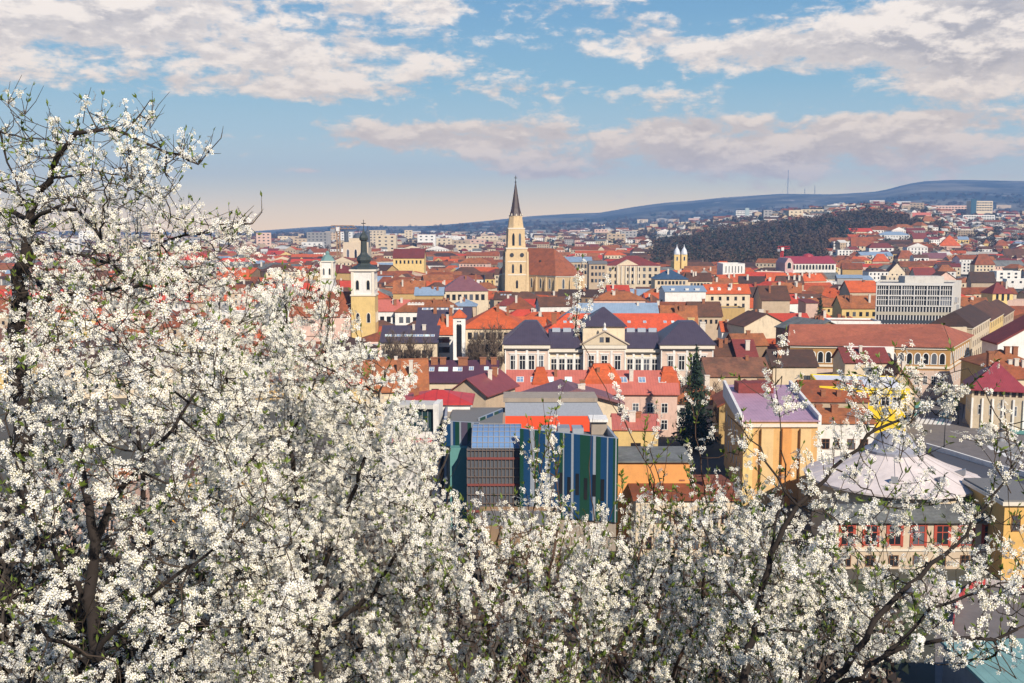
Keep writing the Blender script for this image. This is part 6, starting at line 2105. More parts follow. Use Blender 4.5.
def bits():
    X, Y = gpt(988, 420, .13)
    root = thing('flower_bed', 'curved orange-brown flower bed at the foot of the corner villa', 'flower bed', (X, Y, .13))
    m = MB(); n = 10
    for i in range(n):
        a0, a1 = pi + pi * .9 * i / n, pi + pi * .9 * (i + 1) / n
        m.hexa([(2.6 * cos(a0), 1.9 * sin(a0)), (2.6 * cos(a1), 1.9 * sin(a1)), (2.0 * cos(a1), 1.3 * sin(a1)), (2.0 * cos(a0), 1.3 * sin(a0))], 0, .5)
    m.obj('rim', plain('orange_rim', (.50, .18, .04), .8), root)
    m = MB(); m.lathe(0, 0, [(2.0, 0), (2.0, .35), (1.2, .6)], 16, sy=.66); m.obj('planting', M_MOSS, root)
    X, Y = gpt(1001, 441, .13)
    root = thing('advertising_column', 'dark grey advertising column on the traffic island', 'column', (X, Y, .13))
    m = MB(); m.lathe(0, 0, [(.6, 0), (.6, .3), (.5, .35), (.5, 2.3)], 14); m.obj('drum', M_GREYM, root)
    m = MB(); m.lathe(0, 0, [(.68, 2.3), (.6, 2.5), (.1, 2.9)], 14); m.obj('cap', M_IRON, root)
    # red and white barrier, bottom right
    pts = [gpt(*p) for p in ((952, 640), (954, 622), (958, 604), (968, 592), (985, 586), (1008, 590), (1040, 598))]
    root = thing('site_barrier', 'faded red and white barrier fence curving round the grey yard, bottom right', 'barrier', (pts[0][0], pts[0][1], 0))
    pts = [(p[0] - root.location.x, p[1] - root.location.y) for p in pts]
    red = plain('barrier_red', (.45, .05, .05), .6); wh = plain('barrier_white', (.62, .56, .54), .6)
    k = 0
    for a, b_ in zip(pts, pts[1:]):
        L = sqrt((a[0] - b_[0]) ** 2 + (a[1] - b_[1]) ** 2); n = max(1, int(L / 1.6)); rot = atan2(b_[1] - a[1], b_[0] - a[0])
        for i in range(n):
            p = edge_pt(a, b_, (i + .5) / n); w = L / n
            m = MB(); m.box(-w / 2 + .03, w / 2 - .03, -.06, .06, .25, 1.05); o = m.obj('panel', red if k % 3 else wh, root); o.location = (p[0], p[1], 0); o.rotation_euler = (0, 0, rot)
            m = MB(); m.box(-.05, .05, -.08, .08, 0, 1.15); o = m.obj('post', M_IRON, root); q = edge_pt(a, b_, i / n); o.location = (q[0], q[1], 0); o.rotation_euler = (0, 0, rot)
            k += 1
    # stone mound
    X, Y = gpt(932, 600); g = np.random.default_rng(5)
    m = MB(); m.lathe(0, 0, [(3.6, -.3), (3.4, .6), (2.6, 1.7), (1.2, 2.5), (.2, 2.7)], 12)
    m.v = [(x + g.normal() * .2, y + g.normal() * .2, z + g.normal() * .15) for x, y, z in m.v]
    o = m.obj('rubble_mound', plain('pale_rubble', (.36, .31, .28), .95, var=.6), smooth=False); o.location = (X, Y, 0); tag(o, 'pale rounded heap of rubble left of the barrier', 'mound')
    # bus shelter-like blue white box
    X, Y = gpt(953, 600)
    root = thing('portable_toilet', 'small blue and white cabin standing at the barrier corner', 'cabin', (X, Y, 0), .3)
    m = MB(); m.box(-.6, .6, -.6, .6, 0, 2.2); m.obj('wall', plain('cabin_blue', (.10, .26, .45), .5), root)
    m = MB(); m.box(-.45, .45, -.66, -.6, .1, 2.0); m.obj('door', plain('cabin_white', (.66, .68, .72), .5), root)
    m = MB(); m.hexa([(-.66, -.66), (.66, -.66), (.66, .66), (-.66, .66)], 2.2, 2.35, [(-.5, -.5), (.5, -.5), (.5, .5), (-.5, .5)]); m.obj('roof', plain('cabin_white', (.66, .68, .72), .5), root)
    # teal sheet roof bottom right
    z = 6.0; A = [gpt(944, 640, z), gpt(1100, 632, z)]
    root = thing('teal_roofed_hall', 'low hall with pale teal sheet roof in the bottom right corner', 'hall', (A[0][0], A[0][1], 0))
    w = A[1][0] - A[0][0] + 6
    m = MB(); m.box(0, w, -22, 0, -6, z - .3); m.obj('wall', WALLS['grey'], root)
    m = MB(); m.hexa([(-.4, -22.4), (w, -22.4), (w, .4), (-.4, .4)], z - .28, z); m.obj('roof', metal_roof('teal_sheet', (.20, .36, .33), seam=.6), root)
    FOOT.append([(A[0][0], A[0][1] - 22), (A[1][0], A[0][1] - 22), (A[1][0], A[1][1]), (A[0][0], A[0][1])])


bits()


def person(px, py, label, top, legs, hgt=1.72):
    X, Y = gpt(px, py, .13)
    me = bpy.data.meshes.new('person')
    J = [(0, 0, .93), (0, 0, 1.2), (0, 0, 1.45), (0, 0, 1.56), (0, -.01, 1.70),
         (.2, 0, 1.42), (.27, 0, 1.15), (.29, -.08, .88), (-.2, 0, 1.42), (-.27, .02, 1.15), (-.28, .06, .88),
         (.1, 0, .88), (.12, -.1, .48), (.12, -.12, .06), (.12, -.26, .03), (-.1, 0, .88), (-.11, .08, .48), (-.11, .2, .06), (-.11, .08, .03)]
    E = [(0, 1), (1, 2), (2, 3), (3, 4), (2, 5), (5, 6), (6, 7), (2, 8), (8, 9), (9, 10), (0, 11), (11, 12), (12, 13), (13, 14), (0, 15), (15, 16), (16, 17), (17, 18)]
    me.from_pydata(J, E, [])
    o = link('person', me); o.location = (X, Y, .13); o.rotation_euler = (0, 0, px)
    rad = [.15, .15, .16, .055, .10, .07, .05, .035, .07, .05, .035, .09, .065, .045, .04, .09, .065, .045, .04]
    md = o.modifiers.new('skin', 'SKIN')
    sv = me.skin_vertices[0].data
    for i, r in enumerate(rad): sv[i].radius = (r, r)
    sv[0].use_root = True
    o.modifiers.new('sub', 'SUBSURF').levels = 1
    m, b, bs = new_mat('clothing')
    tc = b.n('ShaderNodeTexCoord'); sp = b.n('ShaderNodeSeparateXYZ'); b.put(sp.inputs[0], tc.outputs['Object'])
    b.put(bs.inputs['Base Color'], b.ramp(b.m('MULTIPLY', sp.outputs[2], .5), [(0, legs), (.47, top), (.77, (.5, .3, .2)), (.86, (.05, .03, .02))], 'CONSTANT'))
    me.materials.append(m)
    tag(o, label, 'person')


person(967, 409, 'person in dark clothes walking on the pavement beside the sign mast', (.03, .03, .04), (.02, .02, .03))
person(900.5, 417, 'person in purple jacket standing at the left kerb, left of two', (.12, .05, .16), (.03, .03, .05))
person(903, 418, 'person in dark blue coat standing at the left kerb, right of two', (.03, .04, .12), (.03, .03, .03))
# ================================================================= blossoming plum trees on the slope below the eye
def petal_material():
    m = bpy.data.materials.new('plum_petals'); m.use_nodes = True
    nt = m.node_tree; nt.nodes.clear(); b = NB(nt)
    out = b.n('ShaderNodeOutputMaterial')
    geo = b.n('ShaderNodeNewGeometry')
    n = b.noise(geo.outputs['Position'], 14, 2, .5)
    col = b.mix(b.smooth(n, .35, .7), (.90, .875, .82), (.89, .84, .70))
    d = b.n('ShaderNodeBsdfDiffuse'); b.put(d.inputs[0], col)
    t = b.n('ShaderNodeBsdfTranslucent'); b.put(t.inputs[0], col)
    mx = b.n('ShaderNodeMixShader'); mx.inputs[0].default_value = .28
    nt.links.new(d.outputs[0], mx.inputs[1]); nt.links.new(t.outputs[0], mx.inputs[2]); nt.links.new(mx.outputs[0], out.inputs[0])
    return m


M_PETAL = petal_material()
M_STAMEN = plain('stamens', (.42, .36, .10), .8, var=.2)
M_LEAF = plain('young_leaf', (.12, .17, .02), .6, var=.4, scale=30)
M_LIMB = plain('plum_bark', (.022, .015, .012), .9, var=.5, scale=12)
M_LIMBR = plain('plum_bark_reddish', (.085, .045, .028), .85, var=.5, scale=12)
M_SHOOT = plain('plum_twig', (.060, .040, .026), .8, var=.4, scale=12)


def pt(px, py, Y):
    z = zz(py, Y); return np.array([xx(px, Y, z), Y, z])


def in_poly(x, y, poly):
    c = False; n = len(poly); j = n - 1
    for i in range(n):
        xi, yi = poly[i]; xj, yj = poly[j]
        if (yi > y) != (yj > y) and x < (xj - xi) * (y - yi) / (yj - yi) + xi: c = not c
        j = i
    return c


def np_mesh(name, V, Fq, mats, mi=None, smooth=False):
    """Fq: (n,k) face array"""
    me = bpy.data.meshes.new(name)
    V = np.asarray(V, dtype=np.float32); Fq = np.asarray(Fq, dtype=np.int32)
    n, k = Fq.shape
    me.vertices.add(len(V)); me.vertices.foreach_set('co', V.ravel())
    me.loops.add(n * k); me.loops.foreach_set('vertex_index', Fq.ravel())
    me.polygons.add(n); me.polygons.foreach_set('loop_start', np.arange(n, dtype=np.int32) * k)
    for m_ in mats: me.materials.append(m_)
    if mi is not None: me.polygons.foreach_set('material_index', np.asarray(mi, dtype=np.int32))
    if smooth: me.polygons.foreach_set('use_smooth', np.ones(n, dtype=bool))
    me.update()
    return me


def frames(N, g):
    """orthonormal frames with z = N and a random spin"""
    N = N / np.linalg.norm(N, axis=1)[:, None]
    r = g.normal(size=N.shape)
    U = np.cross(N, r); U /= np.linalg.norm(U, axis=1)[:, None] + 1e-9
    return U, np.cross(N, U), N


def flower_mesh(name, P, N, S, g, petals=5):
    tv = []; tf = []
    for k in range(petals):
        a = 2 * pi * k / petals
        for (r, da, z) in ((.10, 0, .0), (.72, -.40, .16), (1.0, 0, .10), (.72, .40, .16)):
            tv.append((r * cos(a + da), r * sin(a + da), z))
        tf.append((4 * k, 4 * k + 1, 4 * k + 2, 4 * k + 3))
    n0 = len(tv)
    for k in range(4):
        tv.append((.20 * cos(k * pi / 2), .20 * sin(k * pi / 2), .20))
    tf.append((n0, n0 + 1, n0 + 2, n0 + 3))
    tv = np.array(tv); tf = np.array(tf)
    U, W, Z = frames(N, g)
    n = len(P)
    cup = g.uniform(.3, 2.6, n)
    V = (P[:, None, :] + S[:, None, None] * (tv[None, :, 0:1] * U[:, None, :] + tv[None, :, 1:2] * W[:, None, :] + tv[None, :, 2:3] * cup[:, None, None] * Z[:, None, :]))
    Fq = tf[None] + (np.arange(n) * len(tv))[:, None, None]
    mi = np.tile(np.array([0] * petals + [1]), n)
    return np_mesh(name, V.reshape(-1, 3), Fq.reshape(-1, 4), [M_PETAL, M_STAMEN], mi)


def leaf_mesh(name, P, D, S, g):
    n = len(P)
    U, W, Z = frames(D, g)     # Z along the leaf
    tv = np.array([(0, 0, 0), (.20, .06, .5), (0, 0, 1.15), (-.20, .06, .5)])
    V = P[:, None, :] + S[:, None, None] * (tv[None, :, 0:1] * U[:, None, :] + tv[None, :, 1:2] * W[:, None, :] + tv[None, :, 2:3] * Z[:, None, :])
    Fq = np.array([[0, 1, 2, 3]])[None] + (np.arange(n) * 4)[:, None, None]
    return np_mesh(name, V.reshape(-1, 3), Fq.reshape(-1, 4), [M_LEAF])


def seg_tubes(name, A, B, RA, RB, mat, sides=4):
    A = np.array(A); B = np.array(B); RA = np.array(RA); RB = np.array(RB)
    D = B - A; L = np.linalg.norm(D, axis=1)[:, None] + 1e-9; D = D / L
    ref = np.where(np.abs(D[:, 2:3]) < .9, np.array([[0, 0, 1.0]]), np.array([[1.0, 0, 0]]))
    U = np.cross(D, ref); U /= np.linalg.norm(U, axis=1)[:, None]; W = np.cross(D, U)
    n = len(A); V = np.zeros((n, sides * 2, 3))
    Bx = B + D * np.minimum(RB[:, None] * .8, L * .3)
    for k in range(sides):
        a = 2 * pi * k / sides
        o = U * cos(a) + W * sin(a)
        V[:, k] = A + o * RA[:, None]; V[:, sides + k] = Bx + o * RB[:, None]
    tf = np.array([(k, (k + 1) % sides, sides + (k + 1) % sides, sides + k) for k in range(sides)])
    Fq = tf[None] + (np.arange(n) * sides * 2)[:, None, None]
    return np_mesh(name, V.reshape(-1, 3), Fq.reshape(-1, 4), [mat], smooth=True)


def colonize(nodes, parent, attr, step, infl, kill, iters, g, up=.08):
    nodes = [np.array(n) for n in nodes]; parent = list(parent)
    attr = np.array(attr)
    N = np.array(nodes)
    d = np.linalg.norm(attr[:, None] - N[None], axis=2)
    best = d.argmin(1); bd = d.min(1)
    alive = bd > kill
    for it in range(iters):
        idx = np.where(alive & (bd < infl))[0]
        if len(idx) == 0:
            if it > 3: break
            infl *= 1.6; continue
        tgt = {}
        for i in idx: tgt.setdefault(int(best[i]), []).append(i)
        new = []
        for nd, ii in tgt.items():
            v = attr[ii] - nodes[nd]; v /= np.linalg.norm(v, axis=1)[:, None]
            dr = v.mean(0) + g.normal(size=3) * .16 + np.array([0, 0, up])
            l = np.linalg.norm(dr)
            if l < .05: dr = g.normal(size=3); l = np.linalg.norm(dr)
            new.append((nodes[nd] + dr / l * step, nd))
        k0 = len(nodes)
        for p, nd in new: nodes.append(p); parent.append(nd)
        NN = np.array([p for p, _ in new])
        d = np.linalg.norm(attr[:, None] - NN[None], axis=2)
        b2 = d.argmin(1); m2 = d.min(1)
        upd = m2 < bd
        bd[upd] = m2[upd]; best[upd] = b2[upd] + k0
        alive &= bd > kill
        if len(nodes) > 7000: break
    return np.array(nodes), np.array(parent)


def resample(pts, step):
    out = [pts[0]]
    for a, b_ in zip(pts, pts[1:]):
        L = np.linalg.norm(b_ - a); n = max(1, int(L / step))
        for i in range(1, n + 1): out.append(a + (b_ - a) * i / n)
    return out


STAT = {}


def plum(label, limbs, regions, seed, r_tip=.0022, pexp=2.35, rmax=.12, shoots=1.0, slen=(.12, .36), up=.5, clusters=.028, per=(2, 5), leaf=.10, bark=None, fsize=.0104, step=.055,
         spread=.022, infl=.55, kill=.09, sides=5, name='plum_tree', droop=0.0, bare=0.0, rk=1.0, lk=.5, fk=1.0):
    """limbs: list of polylines of (px, py, Y, radius or None). regions: (polygon, Y0, Y1, n attractors, flowering 0..1)"""
    g = np.random.default_rng(seed)
    bark = bark or M_LIMB
    nodes = []; parent = []; fixr = []
    for L in limbs:
        pts = [pt(*p[:3]) for p in L]
        rs = [max(p[3] * lk, r_tip) for p in L]
        cum = [0]
        for a, b_ in zip(pts, pts[1:]): cum.append(cum[-1] + np.linalg.norm(b_ - a))
        P = resample(pts, step)
        # attach to the nearest existing node
        if nodes:
            d = np.linalg.norm(np.array(nodes) - P[0], axis=1); pa = int(d.argmin())
        else: pa = -1
        acc = 0
        for i, p in enumerate(P):
            if i: acc += np.linalg.norm(P[i] - P[i - 1])
            jit = g.normal(size=3) * step * .10 if 0 < i < len(P) - 1 else 0
            nodes.append(p + jit); parent.append(pa if i == 0 else len(nodes) - 2)
            fixr.append(float(np.interp(acc, cum, rs)))
    nfix = len(nodes)
    attr = []; fl = []
    for (poly, Y0, Y1, n, flo) in regions:
        xs = [p[0] for p in poly]; ys = [p[1] for p in poly]
        c = 0
        while c < n:
            x = g.uniform(min(xs), max(xs)); y = g.uniform(min(ys), max(ys))
            if not in_poly(x, y, poly): continue
            Y = g.uniform(Y0, Y1)
            attr.append(pt(x, y, Y)); fl.append(flo); c += 1
    attr = np.array(attr); fl = np.array(fl)
    nodes, parent = colonize(nodes, parent, attr, step, infl, kill, 90, g)
    n = len(nodes)
    # pipe-model radii
    acc = np.zeros(n); kids = np.zeros(n, dtype=int)
    for i in range(n - 1, -1, -1):
        if kids[i] == 0: acc[i] = r_tip ** pexp
        if parent[i] >= 0: acc[parent[i]] += acc[i]; kids[parent[i]] += 1
    rad = np.minimum(acc ** (1 / pexp), rmax) * rk
    for i in range(nfix): rad[i] = max(fixr[i], r_tip)
    for i in range(nfix, n):
        rad[i] = min(rad[i], rad[parent[i]] * .92)
    for i in range(n - 1, 0, -1):
        if parent[i] >= 0 and rad[parent[i]] < rad[i]: rad[parent[i]] = rad[i]
    base = nodes[0].copy()
    root = thing(name, label, 'tree', tuple(base))
    A = []; B = []; RA = []; RB = []
    for i in range(n):
        if parent[i] >= 0:
            A.append(nodes[parent[i]]); B.append(nodes[i]); RA.append(rad[parent[i]] if i < nfix or rad[parent[i]] < rad[i] * 1.6 else rad[i] * 1.2); RB.append(rad[i])
    thick = [k for k in range(len(A)) if RB[k] > .004]; thin = [k for k in range(len(A)) if RB[k] <= .004]
    sel = lambda X, ks: [X[k] for k in ks]
    bo = lambda nm, me: link(nm, me, root, tuple(-base))
    bo('limbs', seg_tubes('limbs', sel(A, thick), sel(B, thick), sel(RA, thick), sel(RB, thick), bark, 7))
    # flowering density at each node = that of the nearest attractor
    # shoots
    SA = sel(A, thin); SB = sel(B, thin); SRA = sel(RA, thin); SRB = sel(RB, thin)
    FP = []; FN = []; LP = []; LD = []
    ctr = nodes.mean(0)
    for i in range(1, n):
        if rad[i] > .011: continue
        k = int(((attr - nodes[i]) ** 2).sum(1).argmin())
        f = fl[k]
        pr = shoots * (1.0 if kids[i] == 0 else .30)
        m = g.poisson(pr * 1.3)
        dirn = nodes[i] - nodes[parent[i]]; dirn /= np.linalg.norm(dirn) + 1e-9
        for _ in range(min(m, 4)):
            d = dirn * .6 + np.array([0, 0, up]) + g.normal(size=3) * .55
            d /= np.linalg.norm(d)
            L = g.uniform(*slen)
            q = nodes[i].copy(); ns = max(2, int(L / .06)); dd = d.copy()
            pts = [q.copy()]
            for s in range(ns):
                dd = dd + g.normal(size=3) * .10 + np.array([0, 0, .06 * (up > .3) - droop]); dd /= np.linalg.norm(dd)
                q = q + dd * L / ns; pts.append(q.copy())
            r0 = r_tip * 1.05
            for s in range(ns):
                SA.append(pts[s]); SB.append(pts[s + 1]); SRA.append(r0 * (1 - .6 * s / ns)); SRB.append(r0 * (1 - .6 * (s + 1) / ns))
            if g.uniform() < bare: continue
            t = g.uniform(0, clusters)
            bloom = f * g.choice([.0, .35, .95, 1.15])
            while t < L:
                s = min(ns - 1, int(t / L * ns)); fr = t / L * ns - s
                c = pts[s] * (1 - fr) + pts[s + 1] * fr
                if g.uniform() < bloom:
                    off = g.normal(size=3); off /= np.linalg.norm(off)
                    cc = c + off * spread * .7
                    nf = g.integers(per[0], per[1] + 2)
                    for _k in range(nf):
                        o2 = g.normal(size=3); o2 = o2 / np.linalg.norm(o2)
                        FP.append(cc + o2 * spread * g.uniform(.3, 1.0)); FN.append(off * .7 + o2 * .8 + np.array([.2, -.45, .45]))
                elif g.uniform() < leaf * 3:
                    for _k in range(g.integers(2, 5)):
                        o2 = g.normal(size=3) * .5 + np.array([0, 0, .6]) + dd * .5
                        LP.append(c); LD.append(o2)
                t += clusters * .80 * g.uniform(.6, 1.5)
            if g.uniform() < leaf * 8:
                for _k in range(g.integers(2, 5)):
                    LP.append(pts[-1]); LD.append(dd + g.normal(size=3) * .4)
    bo('twigs', seg_tubes('twigs', SA, SB, SRA, SRB, M_SHOOT if bark is M_LIMB else bark, 3))
    FP = np.array(FP); FN = np.array(FN)
    S = fsize * g.uniform(.75, 1.2, len(FP))
    bo('blossom', flower_mesh('blossom', FP, FN, S, g))
    if LP:
        bo('leaves', leaf_mesh('leaves', np.array(LP), np.array(LD), g.uniform(.014, .028, len(LP)), g))
    STAT[label] = (n, len(FP))
    print('PLUM', label[:40], n, len(FP), len(LP))
    return root


G = 'flowering plum trees on the slope'
# --- old tree at the left, against the sky
plum('old plum tree with dark arching limbs against the sky at the left edge',
     [[(45, 760, 4.6, .10), (30, 520, 4.7, .085), (16, 330, 4.8, .070), (22, 273, 4.8, .060), (29, 241, 4.8, .05), (31, 224, 4.8, .045), (31, 212, 4.8, .032), (48, 180, 4.7, .026), (58, 154, 4.65, .022), (76, 131, 4.6, .019), (97, 128, 4.6, .016),
       (122, 132, 4.6, .014), (142, 140, 4.6, .012), (167, 151, 4.6, .010), (190, 163, 4.6, .008), (200, 164, 4.6, .007), (209, 152, 4.6, .005), (221, 138, 4.6, .003)],
      [(31, 222, 4.8, .026), (14, 214, 4.9, .020), (0, 209, 5.0, .018), (-40, 195, 5.1, .012)],
      [(31, 224, 4.8, .022), (42, 214, 4.7, .018), (58, 207, 4.6, .016), (77, 210, 4.5, .014), (97, 228, 4.4, .012), (110, 262, 4.3, .010), (140, 300, 4.3, .006)],
      [(30, 215, 4.8, .016), (20, 194, 4.9, .012), (0, 189, 5.0, .009)],
      [(22, 205, 4.85, .011), (16, 178, 4.9, .008), (4, 150, 4.9, .004)],
      [(48, 180, 4.7, .012), (70, 176, 4.9, .010), (95, 172, 5.0, .008), (128, 175, 5.1, .006), (160, 190, 5.2, .004)],
      [(97, 128, 4.6, .008), (88, 112, 4.6, .005), (84, 101, 4.6, .003)],
      [(125, 133, 4.6, .008), (138, 112, 4.6, .006), (150, 100, 4.6, .003)],
      [(0, 131, 4.9, .008), (32, 140, 4.8, .007), (53, 141, 4.7, .005)],
      [(32, 141, 4.8, .006), (18, 122, 4.8, .004), (8, 104, 4.8, .003)],
      [(30, 240, 4.8, .020), (60, 250, 4.6, .016), (110, 262, 4.5, .012), (170, 240, 4.5, .010), (215, 226, 4.5, .007), (252, 222, 4.5, .005), (262, 212, 4.5, .003)],
      [(24, 268, 4.8, .022), (48, 300, 4.6, .018), (90, 290, 4.5, .014), (140, 285, 4.4, .012), (190, 300, 4.4, .008)]],
     [([(0, 100), (12, 98), (55, 135), (90, 112), (160, 112), (172, 140), (215, 150), (205, 170), (178, 168), (160, 200), (60, 200), (0, 210)], 4.2, 5.2, 150, .36),
      ([(75, 165), (150, 165), (175, 200), (180, 235), (200, 222), (255, 222), (240, 250), (205, 310), (60, 310), (50, 210)], 4.0, 5.4, 400, .72),
      ([(0, 215), (60, 210), (60, 310), (0, 320)], 4.2, 5.6, 120, .55)],
     101, lk=.55, bare=.1, shoots=1.6, slen=(.05, .17), up=.45, clusters=.026, per=(3, 6), leaf=.05, spread=.024, infl=.5, kill=.07)

# --- dense masses at the left
plum('dense white plum tree with thick near-black trunk at the lower left',
     [[(112, 800, 3.4, .12), (100, 683, 3.5, .075), (92, 600, 3.55, .062), (95, 540, 3.6, .050), (85, 490, 3.65, .036), (70, 430, 3.7, .024), (60, 370, 3.8, .014), (55, 320, 3.9, .007)],
      [(95, 545, 3.6, .040), (112, 500, 3.6, .032), (150, 455, 3.6, .022), (190, 405, 3.7, .014), (220, 350, 3.8, .007)],
      [(92, 610, 3.55, .03), (60, 560, 3.5, .022), (25, 500, 3.5, .015), (5, 420, 3.6, .008)],
      [(98, 650, 3.5, .03), (140, 600, 3.4, .02), (200, 560, 3.3, .014), (250, 520, 3.3, .008)],
      [(100, 660, 3.45, .026), (50, 640, 3.2, .018), (10, 600, 3.1, .010)]],
     [([(0, 310), (120, 305), (220, 330), (290, 440), (300, 740), (0, 740)], 3.0, 4.6, 1000, 1.05)],
     202, lk=.36, shoots=1.35, slen=(.08, .24), up=.35, clusters=.026, per=(2, 5), leaf=.06, spread=.022)
plum('broad cloud of plum blossom in the left centre, beside the red church roof',
     [[(330, 860, 4.6, .09), (320, 683, 4.7, .05), (310, 600, 4.8, .040), (300, 520, 4.9, .030), (290, 440, 5.0, .022), (285, 360, 5.1, .014), (285, 290, 5.2, .007)],
      [(310, 600, 4.8, .028), (345, 520, 4.8, .022), (370, 440, 4.9, .016), (385, 370, 5.0, .008)],
      [(300, 520, 4.9, .022), (250, 450, 4.9, .018), (225, 370, 5.0, .012), (220, 300, 5.1, .006)],
      [(318, 640, 4.75, .025), (375, 590, 4.7, .02), (420, 520, 4.7, .012), (440, 460, 4.8, .006)],
      [(290, 440, 5.0, .014), (325, 360, 5.2, .010), (330, 300, 5.3, .006)]],
     [([(200, 360), (250, 300), (280, 285), (300, 295), (330, 315), (352, 345), (375, 370), (390, 400), (405, 435), (435, 465), (445, 510), (445, 740), (200, 740)], 4.2, 6.2, 1500, 1.05)],
     303, shoots=1.35, slen=(.10, .30), up=.55, clusters=.026, per=(3, 6), leaf=.05, spread=.022)
plum('farther plum tree filling the background behind the left tree trunks',
     [[(160, 900, 7.5, .10), (150, 683, 7.6, .07), (150, 560, 7.8, .05), (140, 450, 8.0, .035), (120, 360, 8.2, .02), (110, 290, 8.3, .01)],
      [(150, 560, 7.8, .04), (230, 470, 8.0, .026), (270, 370, 8.2, .012)],
      [(150, 600, 7.7, .035), (60, 500, 7.8, .025), (20, 380, 8.0, .012)]],
     [([(0, 290), (150, 275), (230, 280), (280, 330), (340, 400), (370, 480), (370, 540), (0, 540)], 6.6, 9.0, 1150, 1.1)],
     404, shoots=1.3, slen=(.12, .34), up=.5, clusters=.034, per=(2, 5), leaf=.05, spread=.028, step=.09, kill=.15, infl=.9, fsize=.0125)

# --- middle bushes with upright shoots
SH = dict(up=1.5, bark=M_LIMBR)
plum('upright shooting plum bush with green leaves below the striped office block',
     [[(470, 900, 4.4, .05), (480, 760, 4.4, .03), (485, 683, 4.5, .020), (490, 600, 4.6, .014), (500, 520, 4.7, .007)],
      [(480, 740, 4.4, .022), (440, 640, 4.4, .014), (420, 560, 4.5, .007)],
      [(482, 720, 4.4, .022), (540, 620, 4.5, .014), (560, 520, 4.6, .009), (553, 450, 4.7, .004)],
      [(484, 700, 4.4, .02), (520, 640, 4.3, .012), (530, 560, 4.3, .006), (535, 470, 4.3, .003)]],
     [([(400, 520), (440, 545), (470, 560), (530, 550), (600, 565), (600, 740), (380, 740)], 3.8, 5.4, 660, 1.0), ([(528, 480), (545, 470), (556, 550), (530, 550)], 4.4, 4.7, 14, .9)],
     505, shoots=1.15, bare=.10, slen=(.10, .36), clusters=.028, per=(2, 5), leaf=.22, spread=.020, **SH)
plum('plum bush with reddish upright stems in front of the apricot building',
     [[(650, 900, 4.6, .05), (645, 760, 4.6, .03), (650, 683, 4.6, .020), (660, 600, 4.7, .014), (670, 520, 4.8, .009), (650, 450, 4.8, .004)],
      [(646, 740, 4.6, .02), (610, 640, 4.5, .014), (600, 560, 4.5, .008), (590, 480, 4.5, .003)],
      [(648, 720, 4.6, .02), (700, 620, 4.6, .014), (710, 520, 4.7, .008), (690, 400, 4.7, .004)],
      [(655, 640, 4.6, .012), (640, 560, 4.6, .009), (655, 480, 4.6, .006), (612, 400, 4.6, .0035), (575, 330, 4.6, .002)]],
     [([(580, 570), (640, 545), (700, 520), (760, 530), (790, 560), (800, 740), (580, 740)], 3.9, 5.6, 720, 1.0), ([(683, 440), (705, 440), (715, 530), (690, 530)], 4.5, 4.8, 22, .9), ([(738, 450), (752, 450), (752, 520), (735, 520)], 4.5, 4.8, 10, .9)],
     606, shoots=1.15, bare=.10, slen=(.10, .36), clusters=.028, per=(2, 5), leaf=.20, spread=.020, **SH)

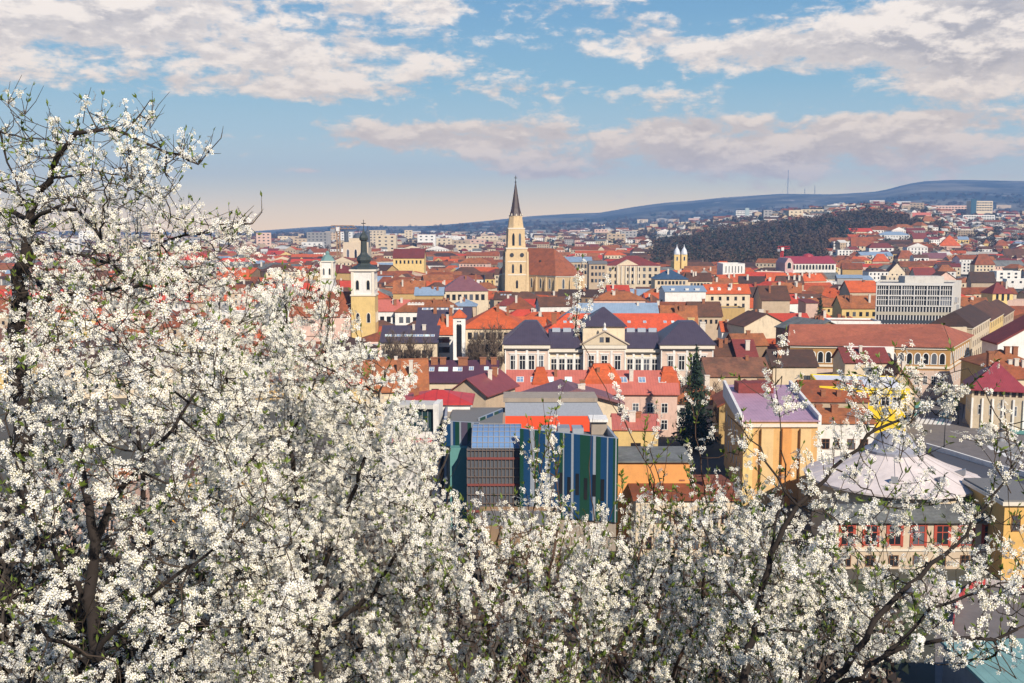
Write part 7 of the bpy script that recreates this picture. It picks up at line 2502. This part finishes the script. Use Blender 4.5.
# --- right hand tree with the long diagonal limb
plum('dark limbed plum tree reaching diagonally up to the street on the right',
     [[(735, 860, 3.5, .05), (738, 760, 3.6, .036), (742, 683, 3.7, .026), (757, 620, 3.75, .022), (762, 585, 3.8, .020), (770, 555, 3.8, .018), (797, 503, 3.85, .015), (824, 479, 3.9, .012), (869, 436, 3.9, .010), (927, 405, 4.0, .006), (948, 392, 4.0, .003)],
      [(740, 740, 3.6, .026), (833, 683, 3.5, .020), (866, 640, 3.5, .018), (899, 595, 3.55, .015), (943, 554, 3.6, .012), (964, 532, 3.6, .009), (1011, 470, 3.7, .006), (1030, 440, 3.7, .004)],
      [(833, 690, 3.5, .018), (858, 676, 3.4, .015), (886, 654, 3.4, .013), (949, 638, 3.4, .011), (995, 638, 3.4, .009), (1034, 622, 3.4, .006)],
      [(886, 652, 3.4, .010), (933, 610, 3.4, .009), (999, 585, 3.4, .006), (1034, 575, 3.4, .003)],
      [(770, 555, 3.8, .009), (785, 480, 4.0, .006), (780, 420, 4.0, .004), (776, 366, 4.0, .002)],
      [(797, 505, 3.85, .008), (760, 450, 4.0, .006), (728, 415, 4.1, .003)],
      [(869, 436, 3.9, .006), (885, 415, 3.9, .004), (892, 385, 3.9, .002)],
      [(1011, 470, 3.7, .005), (1005, 430, 3.8, .004), (985, 395, 3.9, .003), (968, 368, 3.9, .002)],
      [(757, 620, 3.75, .012), (720, 570, 3.8, .008), (700, 520, 3.9, .004)]],
     [([(720, 540), (790, 530), (850, 520), (900, 560), (1024, 520), (1024, 600), (900, 640), (860, 683), (700, 683)], 3.4, 4.6, 300, .85),
      ([(765, 365), (800, 365), (800, 410), (775, 420)], 3.9, 4.1, 26, 1.0),
      ([(860, 380), (955, 375), (960, 420), (880, 440), (840, 430)], 3.8, 4.1, 75, 1.0),
      ([(985, 410), (1010, 405), (1024, 440), (1024, 500), (990, 500)], 3.6, 3.9, 50, .95),
      ([(820, 440), (870, 440), (960, 470), (1000, 500), (990, 560), (820, 560)], 3.6, 4.4, 45, .8),
      ([(930, 600), (1024, 590), (1024, 683), (960, 683), (890, 640)], 3.2, 3.8, 60, .8)],
     707, lk=.62, shoots=1.05, slen=(.06, .22), up=.75, clusters=.026, per=(3, 6), leaf=.10, spread=.021, infl=.45, kill=.07)
plum('lower plum bush crowding the bottom edge right of centre',
     [[(800, 950, 4.8, .05), (800, 800, 4.9, .03), (800, 683, 5.0, .02), (805, 620, 5.1, .012), (810, 560, 5.2, .006)],
      [(800, 740, 4.9, .02), (860, 670, 5.0, .014), (890, 600, 5.1, .007)],
      [(800, 760, 4.9, .02), (740, 690, 4.9, .014), (720, 620, 5.0, .007)]],
     [([(690, 600), (740, 580), (800, 580), (840, 590), (880, 590), (900, 640), (880, 683), (690, 683)], 4.5, 6.0, 460, .95)],
     808, shoots=.9, slen=(.12, .34), up=1.0, clusters=.028, per=(2, 5), leaf=.12, spread=.020)
